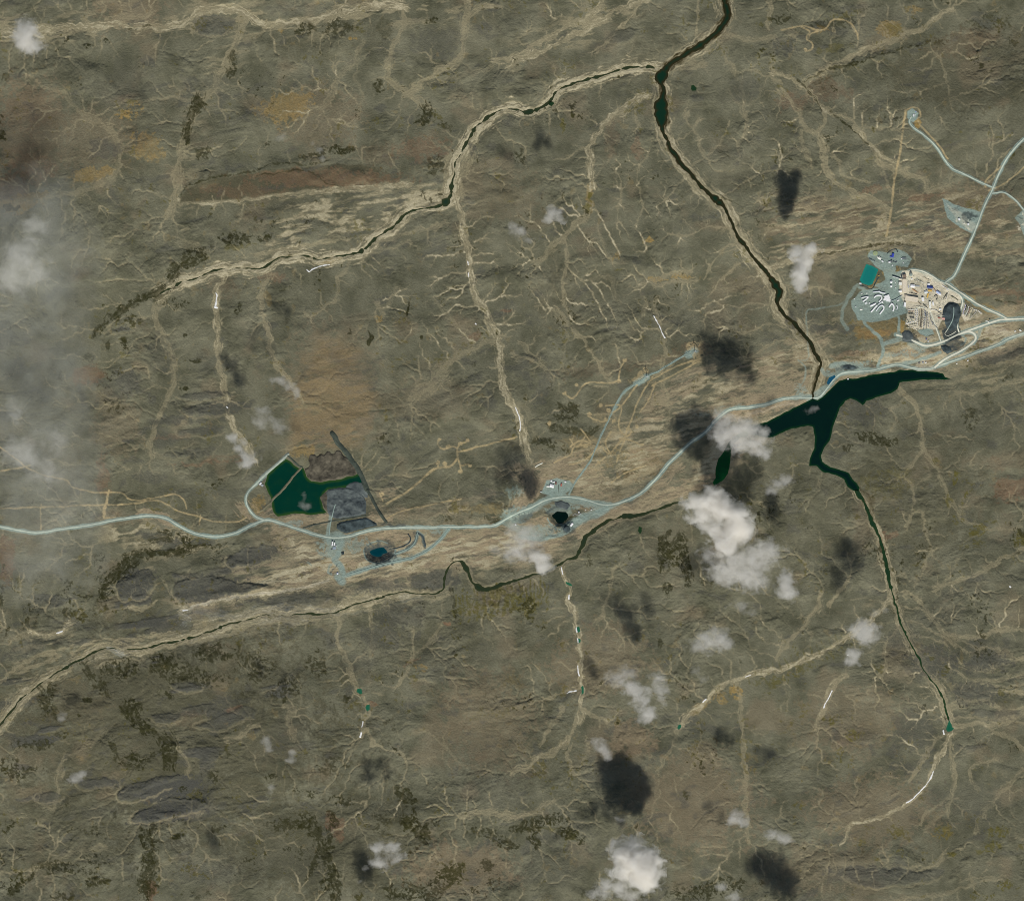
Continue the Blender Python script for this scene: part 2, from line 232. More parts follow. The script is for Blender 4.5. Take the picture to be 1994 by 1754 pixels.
# ------------------------------------------------------------------ ground cover traced from the photograph
# pale sand and gravel along the water
for nm, (wd, st) in {'river_main': (8, .85), 'stream_west': (9, 1.0), 'stream_south': (4.5, .5), 'stream_lower': (9, .8), 'stream_east': (6, .8)}.items():
    P = RIVERS[nm]
    W, d, fil = dist_flow([p[:2] for p in P], 50, .8, len(P)); d = np.maximum(d - np.mean([max(p[2], 0) for p in P]), 0)
    v = sst(1 - d / (wd * (2 + 1.1 * BR2[W])) + .7 * fil + .2 * BR[W], .1, .7) * st * (.9 + .4 * fil); v = np.maximum(v, .42 * sst(1 - d / (wd * 3.6) + .5 * BR[W] + .6 * fil, .2, 1.1)); put('sand', W, v)
TRIB = """888,385 893,400 898,415 903,440 908,470 913,490 915,515 917,545 925,575 940,600 950,620 962,645 970,665 975,685 975,710 978,740 985,765 1000,790 1010,810 1015,835 1020,860 1025,880 1030,905;5.5;.9
975,655 940,670 910,683 880,700 862,718;5;.6
865,715 848,735 840,748 825,758 812,775;11;.5
434,528 436,542 428,556 422,575 421,600 424,640 422,690 426,712 436,740 441,790 450,820 465,850 480,870 497,902;5;.85
525,535 519,552 508,570 510,600 515,620 522,660 530,690 545,720 565,742 582,765 588,785;4;.7
332,562 318,582 301,600 305,635 314,652 328,680 338,710 336,750 322,785 305,820 297,850 293,885;5;.55
-5,68 60,62 100,60 140,53 190,52 220,47 260,51 300,54 335,52 358,44 380,30 400,24 430,20 460,20 480,32 500,43 530,49 560,47 590,41 620,38 650,30 690,18 720,13 760,10 790,18;6;.9
178,48 195,32 202,25;3;.5
190,50 220,40 245,32 275,34 290,25 300,18;5;.5
380,0 395,12 420,20 470,18;5;.5
475,45 462,75 450,105 438,130 425,150 415,172 400,187 385,205 372,235 362,262 356,290 350,320 344,355 338,395 330,420;6;.65
395,188 365,195 345,195 310,192 280,198 250,205 225,222 215,235;3;.45
165,225 185,232 205,245 222,262 232,285 232,310 225,335 215,350 195,358 165,370 130,378 90,383 60,388 30,395;5;.5
60,150 80,165 105,172 128,188 145,210 165,225;4;.4
782,18 786,50 775,75 765,92 762,108 755,140 760,160 790,182 805,190 825,205 838,215;4.5;.6
705,80 690,115 668,140 655,165 645,195 625,210;5;.45
700,115 690,150 705,180 700,215 690,245;3;.35
908,0 906,50 900,85 895,108 872,130 855,138 838,152 820,165 800,180;6;.6
912,30 930,18 950,12 975,15;4;.6
960,118 985,118 1005,108 1035,92 1060,78 1090,62 1115,48 1140,38 1165,18 1172,0;4.5;.8
990,132 1000,125 1050,100 1080,88 1110,70 1135,62 1165,45 1180,38 1200,20 1225,12 1260,0;4.5;.85
1160,100 1175,88 1200,65 1208,55 1225,35 1245,8 1250,0;3;.8
985,118 1000,112 1015,105;5;.6
1050,60 1085,50 1120,25;3;.4
860,155 900,148 960,130;4;.4
1262,186 1240,192 1222,208 1205,222 1185,237 1165,258 1152,278 1147,298 1150,320 1150,345 1153,365;5;.9
1235,205 1240,230 1243,245;3;.5
1150,400 1140,420 1120,438 1100,458 1080,478 1062,500 1045,512;5;.6
1120,372 1100,380 1080,395;3;.4
1355,-10 1360,40 1356,70;2;.6
1340,220 1337,235 1350,250 1360,275 1370,300 1378,315;3;.5
1420,120 1440,160 1450,200 1452,250 1440,285 1435,310;3;.5
1430,170 1440,200 1455,240 1448,270;3;.4
1330,130 1365,125;6;.6
1420,68 1450,80 1480,75 1520,78 1545,70;4;.5
1404,82 1412,110 1425,140 1455,140 1500,150 1520,165;3;.5
1500,140 1540,152 1560,165 1580,185 1598,208 1620,220 1645,228 1665,245 1690,275 1703,290 1725,312 1750,325;4;.8
1565,162 1600,140 1640,120 1680,102 1720,85 1760,68 1800,52 1850,20;4.5;.75
1494,60 1500,20 1492,-5;3;.6
1500,140 1505,100 1498,80;3;.4
1520,175 1535,195 1550,215 1565,245 1575,255 1590,260 1605,240 1608,215;4;.7
1565,245 1560,275 1575,300 1580,325;4;.5
1590,262 1600,285 1605,310 1610,330 1622,350 1640,365 1660,375 1668,382 1700,390 1730,410;5;.7
1620,300 1635,320 1640,340 1660,350 1690,355;3;.5
1660,382 1650,400 1640,410;3;.4
1700,290 1712,320 1735,328 1770,340 1800,355 1810,370 1840,362 1850,365;5;.6
1800,365 1795,390 1797,405;2.5;.4
1680,250 1720,252 1755,258;2.5;.5
1700,285 1725,275 1755,270;2.5;.5
1720,340 1735,370 1760,380;3.5;.45
1810,85 1815,100 1830,112 1838,130 1842,160;2;.5
1490,525 1520,515 1550,508 1580,500 1610,493 1650,485 1680,478 1710,475 1745,470 1790,470;5;.85
1660,470 1700,460 1740,462 1800,475 1850,482 1900,478 1960,472 2000,470;6;.45
1800,475 1840,455 1870,450;3;.4
1494,450 1530,440 1560,448 1600,440 1650,442;4;.45
1490,405 1530,410 1560,400 1600,418 1580,430;4;.4
1494,640 1520,648 1545,660;3;.3
1275,585 1272,598 1277,612 1288,640 1296,665 1295,680 1291,695 1290,715 1292,745 1298,770 1300,790;3.5;.6
1100,455 1103,490 1102,520 1098,545 1097,575 1100,600 1106,615;3;.6
1060,470 1085,520 1075,560 1060,590 1040,600;2;.3
1080,600 1100,625 1120,648 1140,672 1160,700 1180,728 1197,745;3.5;.6
1040,565 1060,590 1100,625;3;.35
1105,620 1103,650 1100,690 1095,720;2;.4
1255,550 1240,555 1250,570 1255,590 1252,610;3;.45
1150,545 1190,540 1195,560 1205,590;3;.4
1160,440 1175,470 1185,495 1195,510 1215,512;2.5;.4
1010,665 1040,690 1060,715 1075,740;3;.5
1000,690 1030,700 1055,712;4;.6
1015,790 1030,810 1040,850;5;.35
1340,530 1290,540 1270,552 1330,548 1355,545;4;.6
1400,490 1410,482 1430,478 1445,483;3;.6
1440,600 1430,615 1400,620;3;.4
1290,640 1340,590 1380,570 1430,560 1480,545;2;.35
1370,700 1330,725 1290,745 1250,780;3;.4
1305,800 1302,830 1300,860;4;.5
1750,750 1755,765 1765,775 1780,785 1788,800 1795,825 1797,850 1795,875;4;.65
1735,795 1745,790 1758,782;1.5;.5
1740,800 1745,820 1738,838;3;.4
1795,870 1820,905 1835,940 1850,975 1870,1000 1890,1020 1940,1030 1990,1025;4;.5
1795,880 1775,905 1765,925 1775,955 1777,990 1775,1010 1765,1030;2.5;.55
1770,900 1760,915 1745,935;2;.4
1800,900 1810,925 1790,940 1780,955;2;.35
1795,1000 1805,1040 1810,1070 1795,1110 1785,1130 1770,1132 1760,1120 1745,1118;3;.5
1994,1068 1960,1085 1930,1100 1900,1118 1870,1130 1850,1138 1820,1145;3.5;.6
1850,1140 1855,1165 1845,1200 1850,1180;2.5;.4
1870,1085 1850,1110 1840,1135 1830,1160;2.5;.4
1760,1155 1775,1160 1795,1178 1815,1205 1830,1225 1840,1235 1865,1240 1900,1240 1930,1232 1950,1225 1994,1228;3.5;.7
1845,1240 1880,1252 1905,1262 1945,1262;2.5;.5
1900,1305 1930,1300 1960,1290 1994,1280;4.5;.6
1850,1340 1880,1335 1920,1325 1960,1320 1994,1310;3.5;.5
1855,1415 1880,1410 1910,1408 1925,1415 1960,1402 1994,1388;4;.75
1850,1380 1870,1372 1900,1365 1935,1370 1955,1385 1994,1375;3.5;.6
1925,1418 1950,1430 1975,1440 1994,1460;3.5;.6
1785,1275 1800,1305 1820,1330 1832,1355 1842,1380 1846,1400;5;.6
1820,1310 1835,1322 1850,1340 1860,1355;3;.4
1852,1425 1852,1460 1855,1500 1862,1530 1850,1560 1846,1590;3.5;.6
1850,1550 1820,1575 1800,1590 1793,1602;2.5;.6
1845,1425 1825,1440 1805,1465 1790,1490 1770,1520;3.5;.6
1850,1425 1840,1450 1825,1480 1815,1505 1805,1525 1790,1545 1765,1565 1740,1580 1715,1590 1690,1594 1660,1605 1650,1620 1640,1645;3;.9
1845,1580 1820,1600 1800,1612;3;.4
1906,1540 1895,1520 1890,1500 1905,1490 1940,1480;3;.5
1994,1500 1960,1530 1930,1560 1910,1590 1900,1620;3.5;.5
1700,1690 1740,1685 1790,1692 1820,1685 1835,1670;3.5;.5
1900,1720 1860,1735 1800,1745 1740,1754;3.5;.45
1960,1705 1900,1710 1870,1720;3;.4
1733,1172 1715,1188 1695,1203 1670,1222 1650,1240 1625,1255 1600,1270 1570,1283 1545,1293 1515,1303 1480,1310 1452,1318 1425,1328 1400,1338 1380,1358 1368,1372 1350,1385 1330,1402 1322,1415;4.5;1
1322,1415 1315,1440 1305,1465 1290,1480 1280,1500;3;.5
1437,1330 1440,1360 1442,1395 1445,1430 1447,1465 1450,1500 1452,1540 1450,1570 1455,1600 1458,1640;3;.6
1360,1410 1362,1440 1355,1480 1348,1495;2.5;.4
1595,1155 1595,1180 1575,1205 1560,1225 1535,1250 1520,1265 1512,1285;3.5;.65
1655,1120 1640,1145 1625,1165 1612,1180;3;.7
1575,1230 1580,1245 1570,1265;2.5;.4
1745,1225 1735,1240 1722,1260 1725,1290 1715,1315;3;.55
1650,1315 1630,1325 1615,1350 1605,1375 1598,1400 1590,1415;4.5;.75
1715,1315 1695,1335 1692,1350;2;.4
1092,1100 1097,1120 1103,1135 1108,1150 1107,1170 1112,1188 1118,1205 1125,1225 1128,1250 1130,1280 1127,1300 1133,1325 1135,1345 1131,1370 1132,1400 1128,1410;3.5;.95
1118,1185 1120,1210 1127,1235;4;.5
1128,1338 1110,1345 1085,1352 1060,1362;2.5;.65
1135,1380 1150,1392 1165,1400 1185,1402;3;.7
1128,1395 1115,1420 1105,1440 1090,1455 1075,1466 1050,1470 1040,1482 1020,1495 1000,1502;4;.75
1095,1380 1085,1400 1065,1425 1050,1450;3;.5
1108,1450 1107,1475 1112,1500 1120,1510;3;.6
1143,1430 1140,1470 1128,1510;2.5;.4
1195,1105 1190,1135 1185,1160 1175,1190 1160,1215;3;.5
1140,1155 1150,1130 1165,1110;2;.35
655,1195 660,1225 658,1255 670,1275 680,1300 690,1325 698,1345 708,1362 716,1380 714,1395 708,1415 701,1432;4;.65
702,1440 690,1455 680,1465;3;.4
715,1420 730,1450 760,1460 780,1470 790,1485;3;.6
716,1397 730,1395 745,1402;2;.4
725,1415 735,1420 750,1432;2;.4
805,1225 802,1260 800,1290 790,1310 770,1340;3;.6
720,1195 722,1230 728,1260 720,1280 705,1285;3.5;.45
850,1195 858,1215 850,1235 835,1255 800,1280;3;.45
860,1185 862,1160;2;.4
0,1395 25,1375 50,1355 75,1335 100,1318 120,1300;5;.7
560,1325 545,1335 530,1345 512,1350;2;.4
555,1375 575,1380 560,1400 568,1420 572,1440;4;.6
440,1440 465,1438 485,1420 500,1410;4;.6
345,1440 350,1460 370,1490 365,1510 380,1540;4;.5
300,1560 330,1545 350,1525;4;.5
105,1560 112,1530 118,1495 128,1480;5;.5
85,1572 105,1575 110,1560;4;.5
0,1700 30,1700 60,1695 90,1685;3;.7
0,1698 40,1702 85,1693 130,1660 200,1650;5;.4
290,1600 320,1598 350,1590 395,1580;5;.5
205,1415 190,1435 175,1450 130,1470;4;.4
300,1690 330,1678 360,1670;4;.4
820,1420 850,1440 870,1455 890,1480 910,1495;2;.4
900,1585 930,1583 960,1582 1000,1588 1040,1580 1080,1560;5;.7
650,1180 640,1140 700,1180;1;.2
60,1228 75,1234 95,1235 115,1232 130,1222 140,1215;4;1
350,1190 370,1180 400,1172 440,1165 490,1160 520,1155 555,1150 600,1140 640,1132;6;.95
355,1197 380,1205 420,1200;6;.5
830,1155 790,1150 750,1150 715,1158 690,1172 665,1182;5;.8
870,1090 850,1105 845,1130 830,1150;3;.6
690,1130 740,1110 790,1100 850,1085 890,1082;4;.7
270,1065 300,1060 330,1052 345,1040;4;.8
240,1050 270,1045 300,1035 310,1025;4;.6
440,1090 470,1078 500,1066;5;.5
455,1112 480,1100 500,1095 530,1085;4;.6
230,1145 250,1130 275,1110 290,1105;4;.6
255,1183 275,1188 295,1178 305,1172;3;.7
345,1115 360,1122 370,1105;2;.5
320,1135 330,1150 335,1170;2;.5
350,470 370,478 400,490;8;.4
370,540 345,545 320,560;12;.3
700,505 725,490 760,482 800,470;3;.45
655,540 670,530 678,512;3;.5
655,540 660,570 640,592 615,608;3;.5
735,470 770,460 830,445 870,435;4;.5
620,470 700,440 760,430 820,400 860,392;3;.4
500,497 560,485 640,470 700,445;4;.5
590,430 625,405 680,390 740,378 800,372;3;.4
670,440 690,410 700,395;4;.35
350,390 400,392 460,385 520,380 580,376 640,372 720,368 790,360;4;.75
745,610 752,600 765,580 775,560;3;.4
735,590 745,610 750,618;3;.5
845,580 860,600 880,620 895,640;3;.4
700,640 720,680 760,720 790,740 760,745;6;.25
800,640 830,680 860,720;5;.2
1835,620 1870,640;1;.1
1520,705 1560,690 1600,690 1640,700;2;.4
1420,735 1470,715 1510,700 1560,690;3.5;.5
1300,835 1340,800 1390,765 1450,735;4;.5
1860,760 1900,765 1950,750 1990,735;3.5;.5
1780,745 1830,748 1880,742 1930,725 1990,700;3;.4
1950,660 1900,700 1850,725;6;.4
1760,1180 1800,1190 1850,1215;2;.7
1770,1210 1810,1225 1850,1250 1880,1270;2;.6
1775,1235 1830,1250 1870,1290 1900,1300;2;.6
1790,1265 1830,1280 1870,1300 1920,1310;2;.6
1800,1290 1850,1300 1890,1325 1940,1335 1994,1335;2;.6
1845,1375 1900,1350 1950,1345 1994,1350;2.5;.7
1850,1400 1890,1395 1930,1400 1994,1408;2.5;.6
1850,1410 1800,1380 1770,1350;1.5;.4
1740,1180 1700,1165 1660,1170;1.5;.4
1350,330 1310,370 1280,400;1.5;.6
1420,450 1380,440 1340,460 1300,455;1.5;.6
1440,480 1400,500 1370,540;1.5;.6
1470,510 1430,520 1400,550 1380,580;1.8;.6
1520,600 1480,590 1440,600 1400,590;1.8;.6
1540,640 1500,630 1450,650 1420,640;1.8;.6
1560,670 1510,665 1470,690 1430,700;1.8;.6
1500,540 1540,560 1590,560 1640,575;1.8;.6
1560,640 1600,630 1650,635;1.8;.5
1400,390 1440,360 1480,340 1520,330;1.6;.5
1330,340 1370,310 1400,280 1420,240;1.6;.5
1300,280 1340,260 1360,230;1.6;.5
1260,300 1240,350 1250,400 1240,440;1.6;.5
1200,330 1210,380 1200,430;1.6;.5
1190,300 1160,350;1.6;.4
120,1275 90,1270 50,1290 10,1320 -20,1340;3;.7
330,1235 280,1240 230,1245 180,1250 140,1270;3;.7
620,1180 560,1175 500,1190 440,1200 380,1220;3;.7
700,1185 640,1200 560,1210 480,1225 400,1245;2.5;.6"""
TRIB_LINES = []
for ln in TRIB.split('\n'):
    if ln.count(';') != 2: continue
    s, a, b = ln.split(';')
    L_('sand', s, float(a) * .85, min(float(b) * 1.0 + .03, .93), .7, 1.4, .46); TRIB_LINES.append((smooth(pts(s), 3), float(a)))
for s in ["1552,680 1560,700", "880,310 870,340 868,375 850,395", "905,290 915,300 905,330 893,345 895,375"]:
    L_('sand', s, 7, .7)
# tone patches: warm, peach, ochre, rust, slate, dark moss
for a in [(640,740,110,130,.5,0),(620,230,90,80,.5,0),(1170,1290,120,80,.6,0),(1230,1440,60,40,.9,0),(1350,1560,140,120,.7,0),(1700,1580,160,80,.6,0),(1650,1400,120,90,.5,0),
          (950,1400,120,120,.5,0),(60,250,80,120,.7,0),(170,270,120,70,.5,0),(250,20,90,50,.7,0),(1900,400,90,60,.7,0),(1800,560,60,20,.6,0),(900,1690,130,60,.8,0),(1080,560,60,90,.2,0),
          (930,60,60,60,.2,0),(1250,120,120,60,.2,0),(1600,1690,150,60,.5,0),(150,1370,90,60,.25,0),(230,830,60,80,.5,0),(820,780,120,50,.4,0),(980,380,90,60,.4,0),(120,900,60,60,.3,0),(1300,1080,80,80,.3,0)]:
    B_('warm', a[0], a[1], a[2], a[3], a[4], a[5])
for s, wd, st in [("560,1110 600,1085 650,1095 700,1100 760,1098 820,1085",26,.5),("600,1060 560,1075 590,1100",24,.45),("540,1025 580,1015 630,1012",9,.65),("690,1055 720,1047 760,1040 800,1045 830,1060",10,.75),
    ("840,1040 900,1050 960,1045 1010,1055 1050,1060",20,.6),("760,1110 830,1085 900,1075 980,1065 1050,1065",9,.6),("1050,1045 1080,1050 1060,1030 1030,1035",16,.9),("1125,1040 1150,1020 1190,1003 1240,992 1290,970 1340,950 1370,942",8,.95),
    ("1130,985 1170,995 1220,985 1260,965 1290,935 1320,910",9,.6),("1160,960 1200,950 1240,920 1280,880",20,.45),("1060,925 1100,915 1140,925 1170,940",18,.7),("1020,915 1040,950 1015,985",12,.75),
    ("740,985 770,1000 830,1000 900,990",10,.4),("700,1015 735,1010 760,1010",6,.8),("765,960 740,965",6,.6),("480,990 500,1010 520,1005",12,.6),("330,1018 300,1000 270,1002",6,.7),
    ("1400,790 1440,780 1490,770 1540,755 1570,745",14,.7),("1400,815 1440,810 1490,795 1540,785 1570,779",9,1.0),("1600,725 1640,712 1690,700 1740,690",10,.55),("1430,750 1480,730 1540,715",10,.4),("1260,790 1300,770 1360,745",10,.6),
    ("1740,690 1770,688 1790,684",6,1.0),("1745,700 1800,698 1820,696",5,.8),("1310,740 1350,725 1390,715",5,.6),("1240,830 1270,810 1300,795",10,.4),("1060,980 1040,1000",3,.6),("1940,640 1900,660 1870,672",8,.35),
    ("600,1110 640,1120 660,1105",14,.6),("940,1020 900,1010 870,1020",8,.35),("560,1010 530,1020",5,.5),("960,960 900,975 830,985",5,.35),("1880,630 1900,625",8,.4),("720,1045 700,1070 690,1090",10,.5)]:
    L_('peach', s, wd, st, .7, 1.2, .6)
for a in [(245,222,26,14,.8,0,.02),(270,215,28,20,.55,0,.1),(180,340,50,18,.5,10,None),(290,290,30,40,.45,30,None),(560,210,60,40,.55,0,None),(635,790,85,65,.32,0,None),(650,720,50,60,.2,0,None),
          (20,400,60,14,.7,0,None),(60,382,50,8,.6,8,None),(735,620,22,12,.7,0,-.1),(1265,470,12,8,.8,0,None),(1300,542,60,8,.7,3,-.1),(1200,500,20,14,.5,0,.0),(1150,385,10,30,.5,0,None),(1380,1365,60,14,.55,35,-.1),(1435,1345,20,22,.9,0,-.05),(1405,1360,12,16,.6,0,0),
          (1785,243,11,10,1.0,0,None),(650,505,25,5,.9,15,None),(1725,55,30,20,.5,0,None),(1785,20,25,12,.5,0,0),(1600,60,30,10,.6,0,0),(1720,640,60,30,.45,0,None),(1735,530,22,12,.7,0,None),(1700,550,12,26,.6,-25,None),(1755,645,6,26,.95,0,None),
          (1770,660,35,12,.6,0,None),(1780,672,50,10,.7,10,None),(1690,650,40,12,.6,0,None),(640,1100,28,14,.6,0,None),(1140,870,70,40,.35,0,-.15),(1200,890,60,30,.4,0,-.15),(1830,1625,30,12,.5,0,0),(685,77,14,6,.9,0,0),(550,62,12,8,.6,0,0),(625,10,14,8,.5,0,0),
          (500,940,10,14,.1,0,None),(820,1300,25,10,.5,0,0),(590,875,30,12,.5,20,None),(1900,590,60,10,.5,-25,None),(520,580,8,18,.4,0,None),(1060,1010,6,6,.3,0,None),(505,985,14,24,.5,0,None),(700,960,5,5,.2,0,None),(720,945,3,3,.2,0,None),(940,990,50,12,.35,0,None),(1250,905,60,30,.35,30,None),(1735,1345,8,8,.3,0,None)]:
    B_('ochre', a[0], a[1], a[2], a[3], a[4], a[5], thr=a[6])
for a in [(640,350,170,24,.5,0),(470,372,110,16,.4,0),(560,345,120,16,.5,0),(20,370,50,50,.55,0),(200,925,22,45,.5,0),(170,730,35,20,.6,0),(60,330,60,40,.4,0),(10,1080,20,60,.6,0),(820,290,70,30,.5,0),(740,300,60,30,.3,0),
          (1975,950,55,30,.6,0),(1940,905,30,20,.3,0),(1720,1045,8,20,1.0,0),(1735,1040,14,8,.6,30),(1700,370,40,8,.5,12),(1800,385,50,8,.55,12),(1960,570,60,10,.5,-4),(1610,180,60,30,.4,0),(1540,200,30,20,.45,0),(1710,650,50,8,.7,0),
          (530,540,40,12,.5,0),(430,555,40,30,.3,0),(980,605,20,3,.6,5),(925,655,14,10,.5,0),(1160,720,90,18,.3,10),(1290,700,80,12,.35,15),(1350,680,40,16,.4,0),(870,1215,14,5,.9,8),(800,1290,20,6,.5,30),(720,1370,14,8,.7,0),(460,1380,20,8,.5,0),
          (650,1600,25,20,.6,0),(660,1620,14,24,.6,0),(295,1735,14,24,.8,0),(370,1400,40,20,.25,0),(230,1010,60,20,.3,0),(400,900,80,5,.5,5),(450,888,60,4,.4,5),(340,850,60,8,.35,5),(1860,640,25,8,.5,0),(1560,700,50,10,.4,0),(1650,690,50,8,.5,5),(1480,690,60,14,.3,15),(1420,330,60,60,.15,0),(1190,270,20,50,.35,0),(1240,290,12,30,.5,0),(50,215,60,50,.3,0),(1870,85,80,30,.3,10),(790,640,30,30,.3,0),(1820,700,20,6,.5,0),(880,1055,12,10,.5,0),(795,1058,25,10,.7,0)]:
    B_('rust', a[0], a[1], a[2], a[3], a[4], a[5])
for a in [(265,1140,42,40,.95,15),(490,1085,55,26,.95,12),(410,1150,90,28,.95,5),(400,1135,70,22,.8,5),(60,1110,90,22,.35,5),(330,1055,30,8,.8,5),(280,1040,25,6,.7,0),(300,1215,14,14,.3,0),
          (325,1535,80,24,1.1,6),(330,1583,95,22,1.1,8),(200,1525,50,10,.8,3),(60,1555,40,6,.7,3),(380,1335,40,12,.8,5),(440,1390,50,20,.8,0),(450,1365,50,10,.6,0),(390,1380,60,14,.6,6),(400,1490,16,20,.7,0),(190,1580,60,20,.4,0),
          (1440,180,50,40,.3,0),(1180,80,60,14,.4,30),(1000,50,40,30,.25,0),(230,180,90,50,.35,0),(240,130,30,30,.3,0),(290,120,16,14,.6,0),(205,290,40,25,.6,0),(275,270,20,18,.6,0),(420,55,40,22,.6,5),(410,160,50,20,.35,0),
          (560,20,50,12,.4,0),(850,80,60,30,.45,0),(860,110,30,12,.5,0),(740,210,14,10,.6,0),(920,290,8,14,.7,20),(1300,400,100,80,.15,0),(240,640,20,5,.9,0),(245,745,30,30,.7,0),(225,760,25,30,.5,0),(315,690,30,50,.4,0),(250,860,20,8,.7,0),(330,820,60,12,.65,5),(420,800,70,14,.75,6),(400,772,60,9,.6,6),(385,840,60,9,.6,6),(380,880,60,12,.5,5),(290,930,50,14,.5,0),(420,710,60,30,.4,0),(530,870,20,14,.3,0),(360,960,60,14,.4,0),(440,960,40,14,.4,0),
          (850,1130,55,22,.75,-5),(740,1140,60,16,.7,5),(560,1165,90,12,.7,5),(600,1200,80,14,.4,0),(780,1200,60,30,.55,0),(740,1240,50,30,.55,0),(700,1290,40,24,.4,0),(850,1300,60,40,.35,0),(1260,1180,60,40,.25,0),(1680,800,60,30,.6,0),(1650,850,70,30,.35,0),(1900,820,80,50,.25,0),(1945,690,60,16,.55,18),(1960,680,40,10,.5,18),
          (1820,1290,60,40,.7,0),(1920,1290,70,22,.7,10),(1900,1350,60,26,.7,0),(1760,1240,40,30,.45,0),(1830,1200,60,40,.35,0),(1950,1390,60,14,.5,0),(1780,1420,50,50,.5,45),(1900,1560,60,60,.35,45),(1830,1550,40,30,.4,0),(1700,1700,110,18,.75,0),(1640,1710,60,14,.5,5),(560,1430,60,60,.35,0),
          (1640,1090,60,30,.2,0),(1170,1140,60,20,.2,0),(390,1270,60,30,.3,0),(60,1260,60,20,.5,20),(120,1250,30,10,.4,0),(600,1680,60,40,.3,0),(400,1700,80,30,.4,0),(330,1640,50,20,.3,0),(960,1540,80,40,.35,0),(900,1480,60,40,.2,0),(1100,1620,90,60,.4,-20),(1080,1690,80,40,.35,0),(940,1280,70,30,.2,0),
          (1370,640,90,50,.3,0),(1250,600,120,80,.2,0),(1560,780,20,6,.2,0),(1060,750,20,50,.5,-25),(1580,600,40,40,.4,30),(1540,625,12,22,.7,0),(1600,640,40,12,.7,0),(1640,640,40,10,.6,0),(1650,720,60,12,.4,0),(1720,712,50,6,.6,0),(1720,40,90,40,.3,10),(1660,20,50,10,.5,5),(1530,90,30,20,.6,0),(1620,60,30,14,.5,0)]:
    B_('slate', a[0], a[1], a[2], a[3], a[4], a[5])
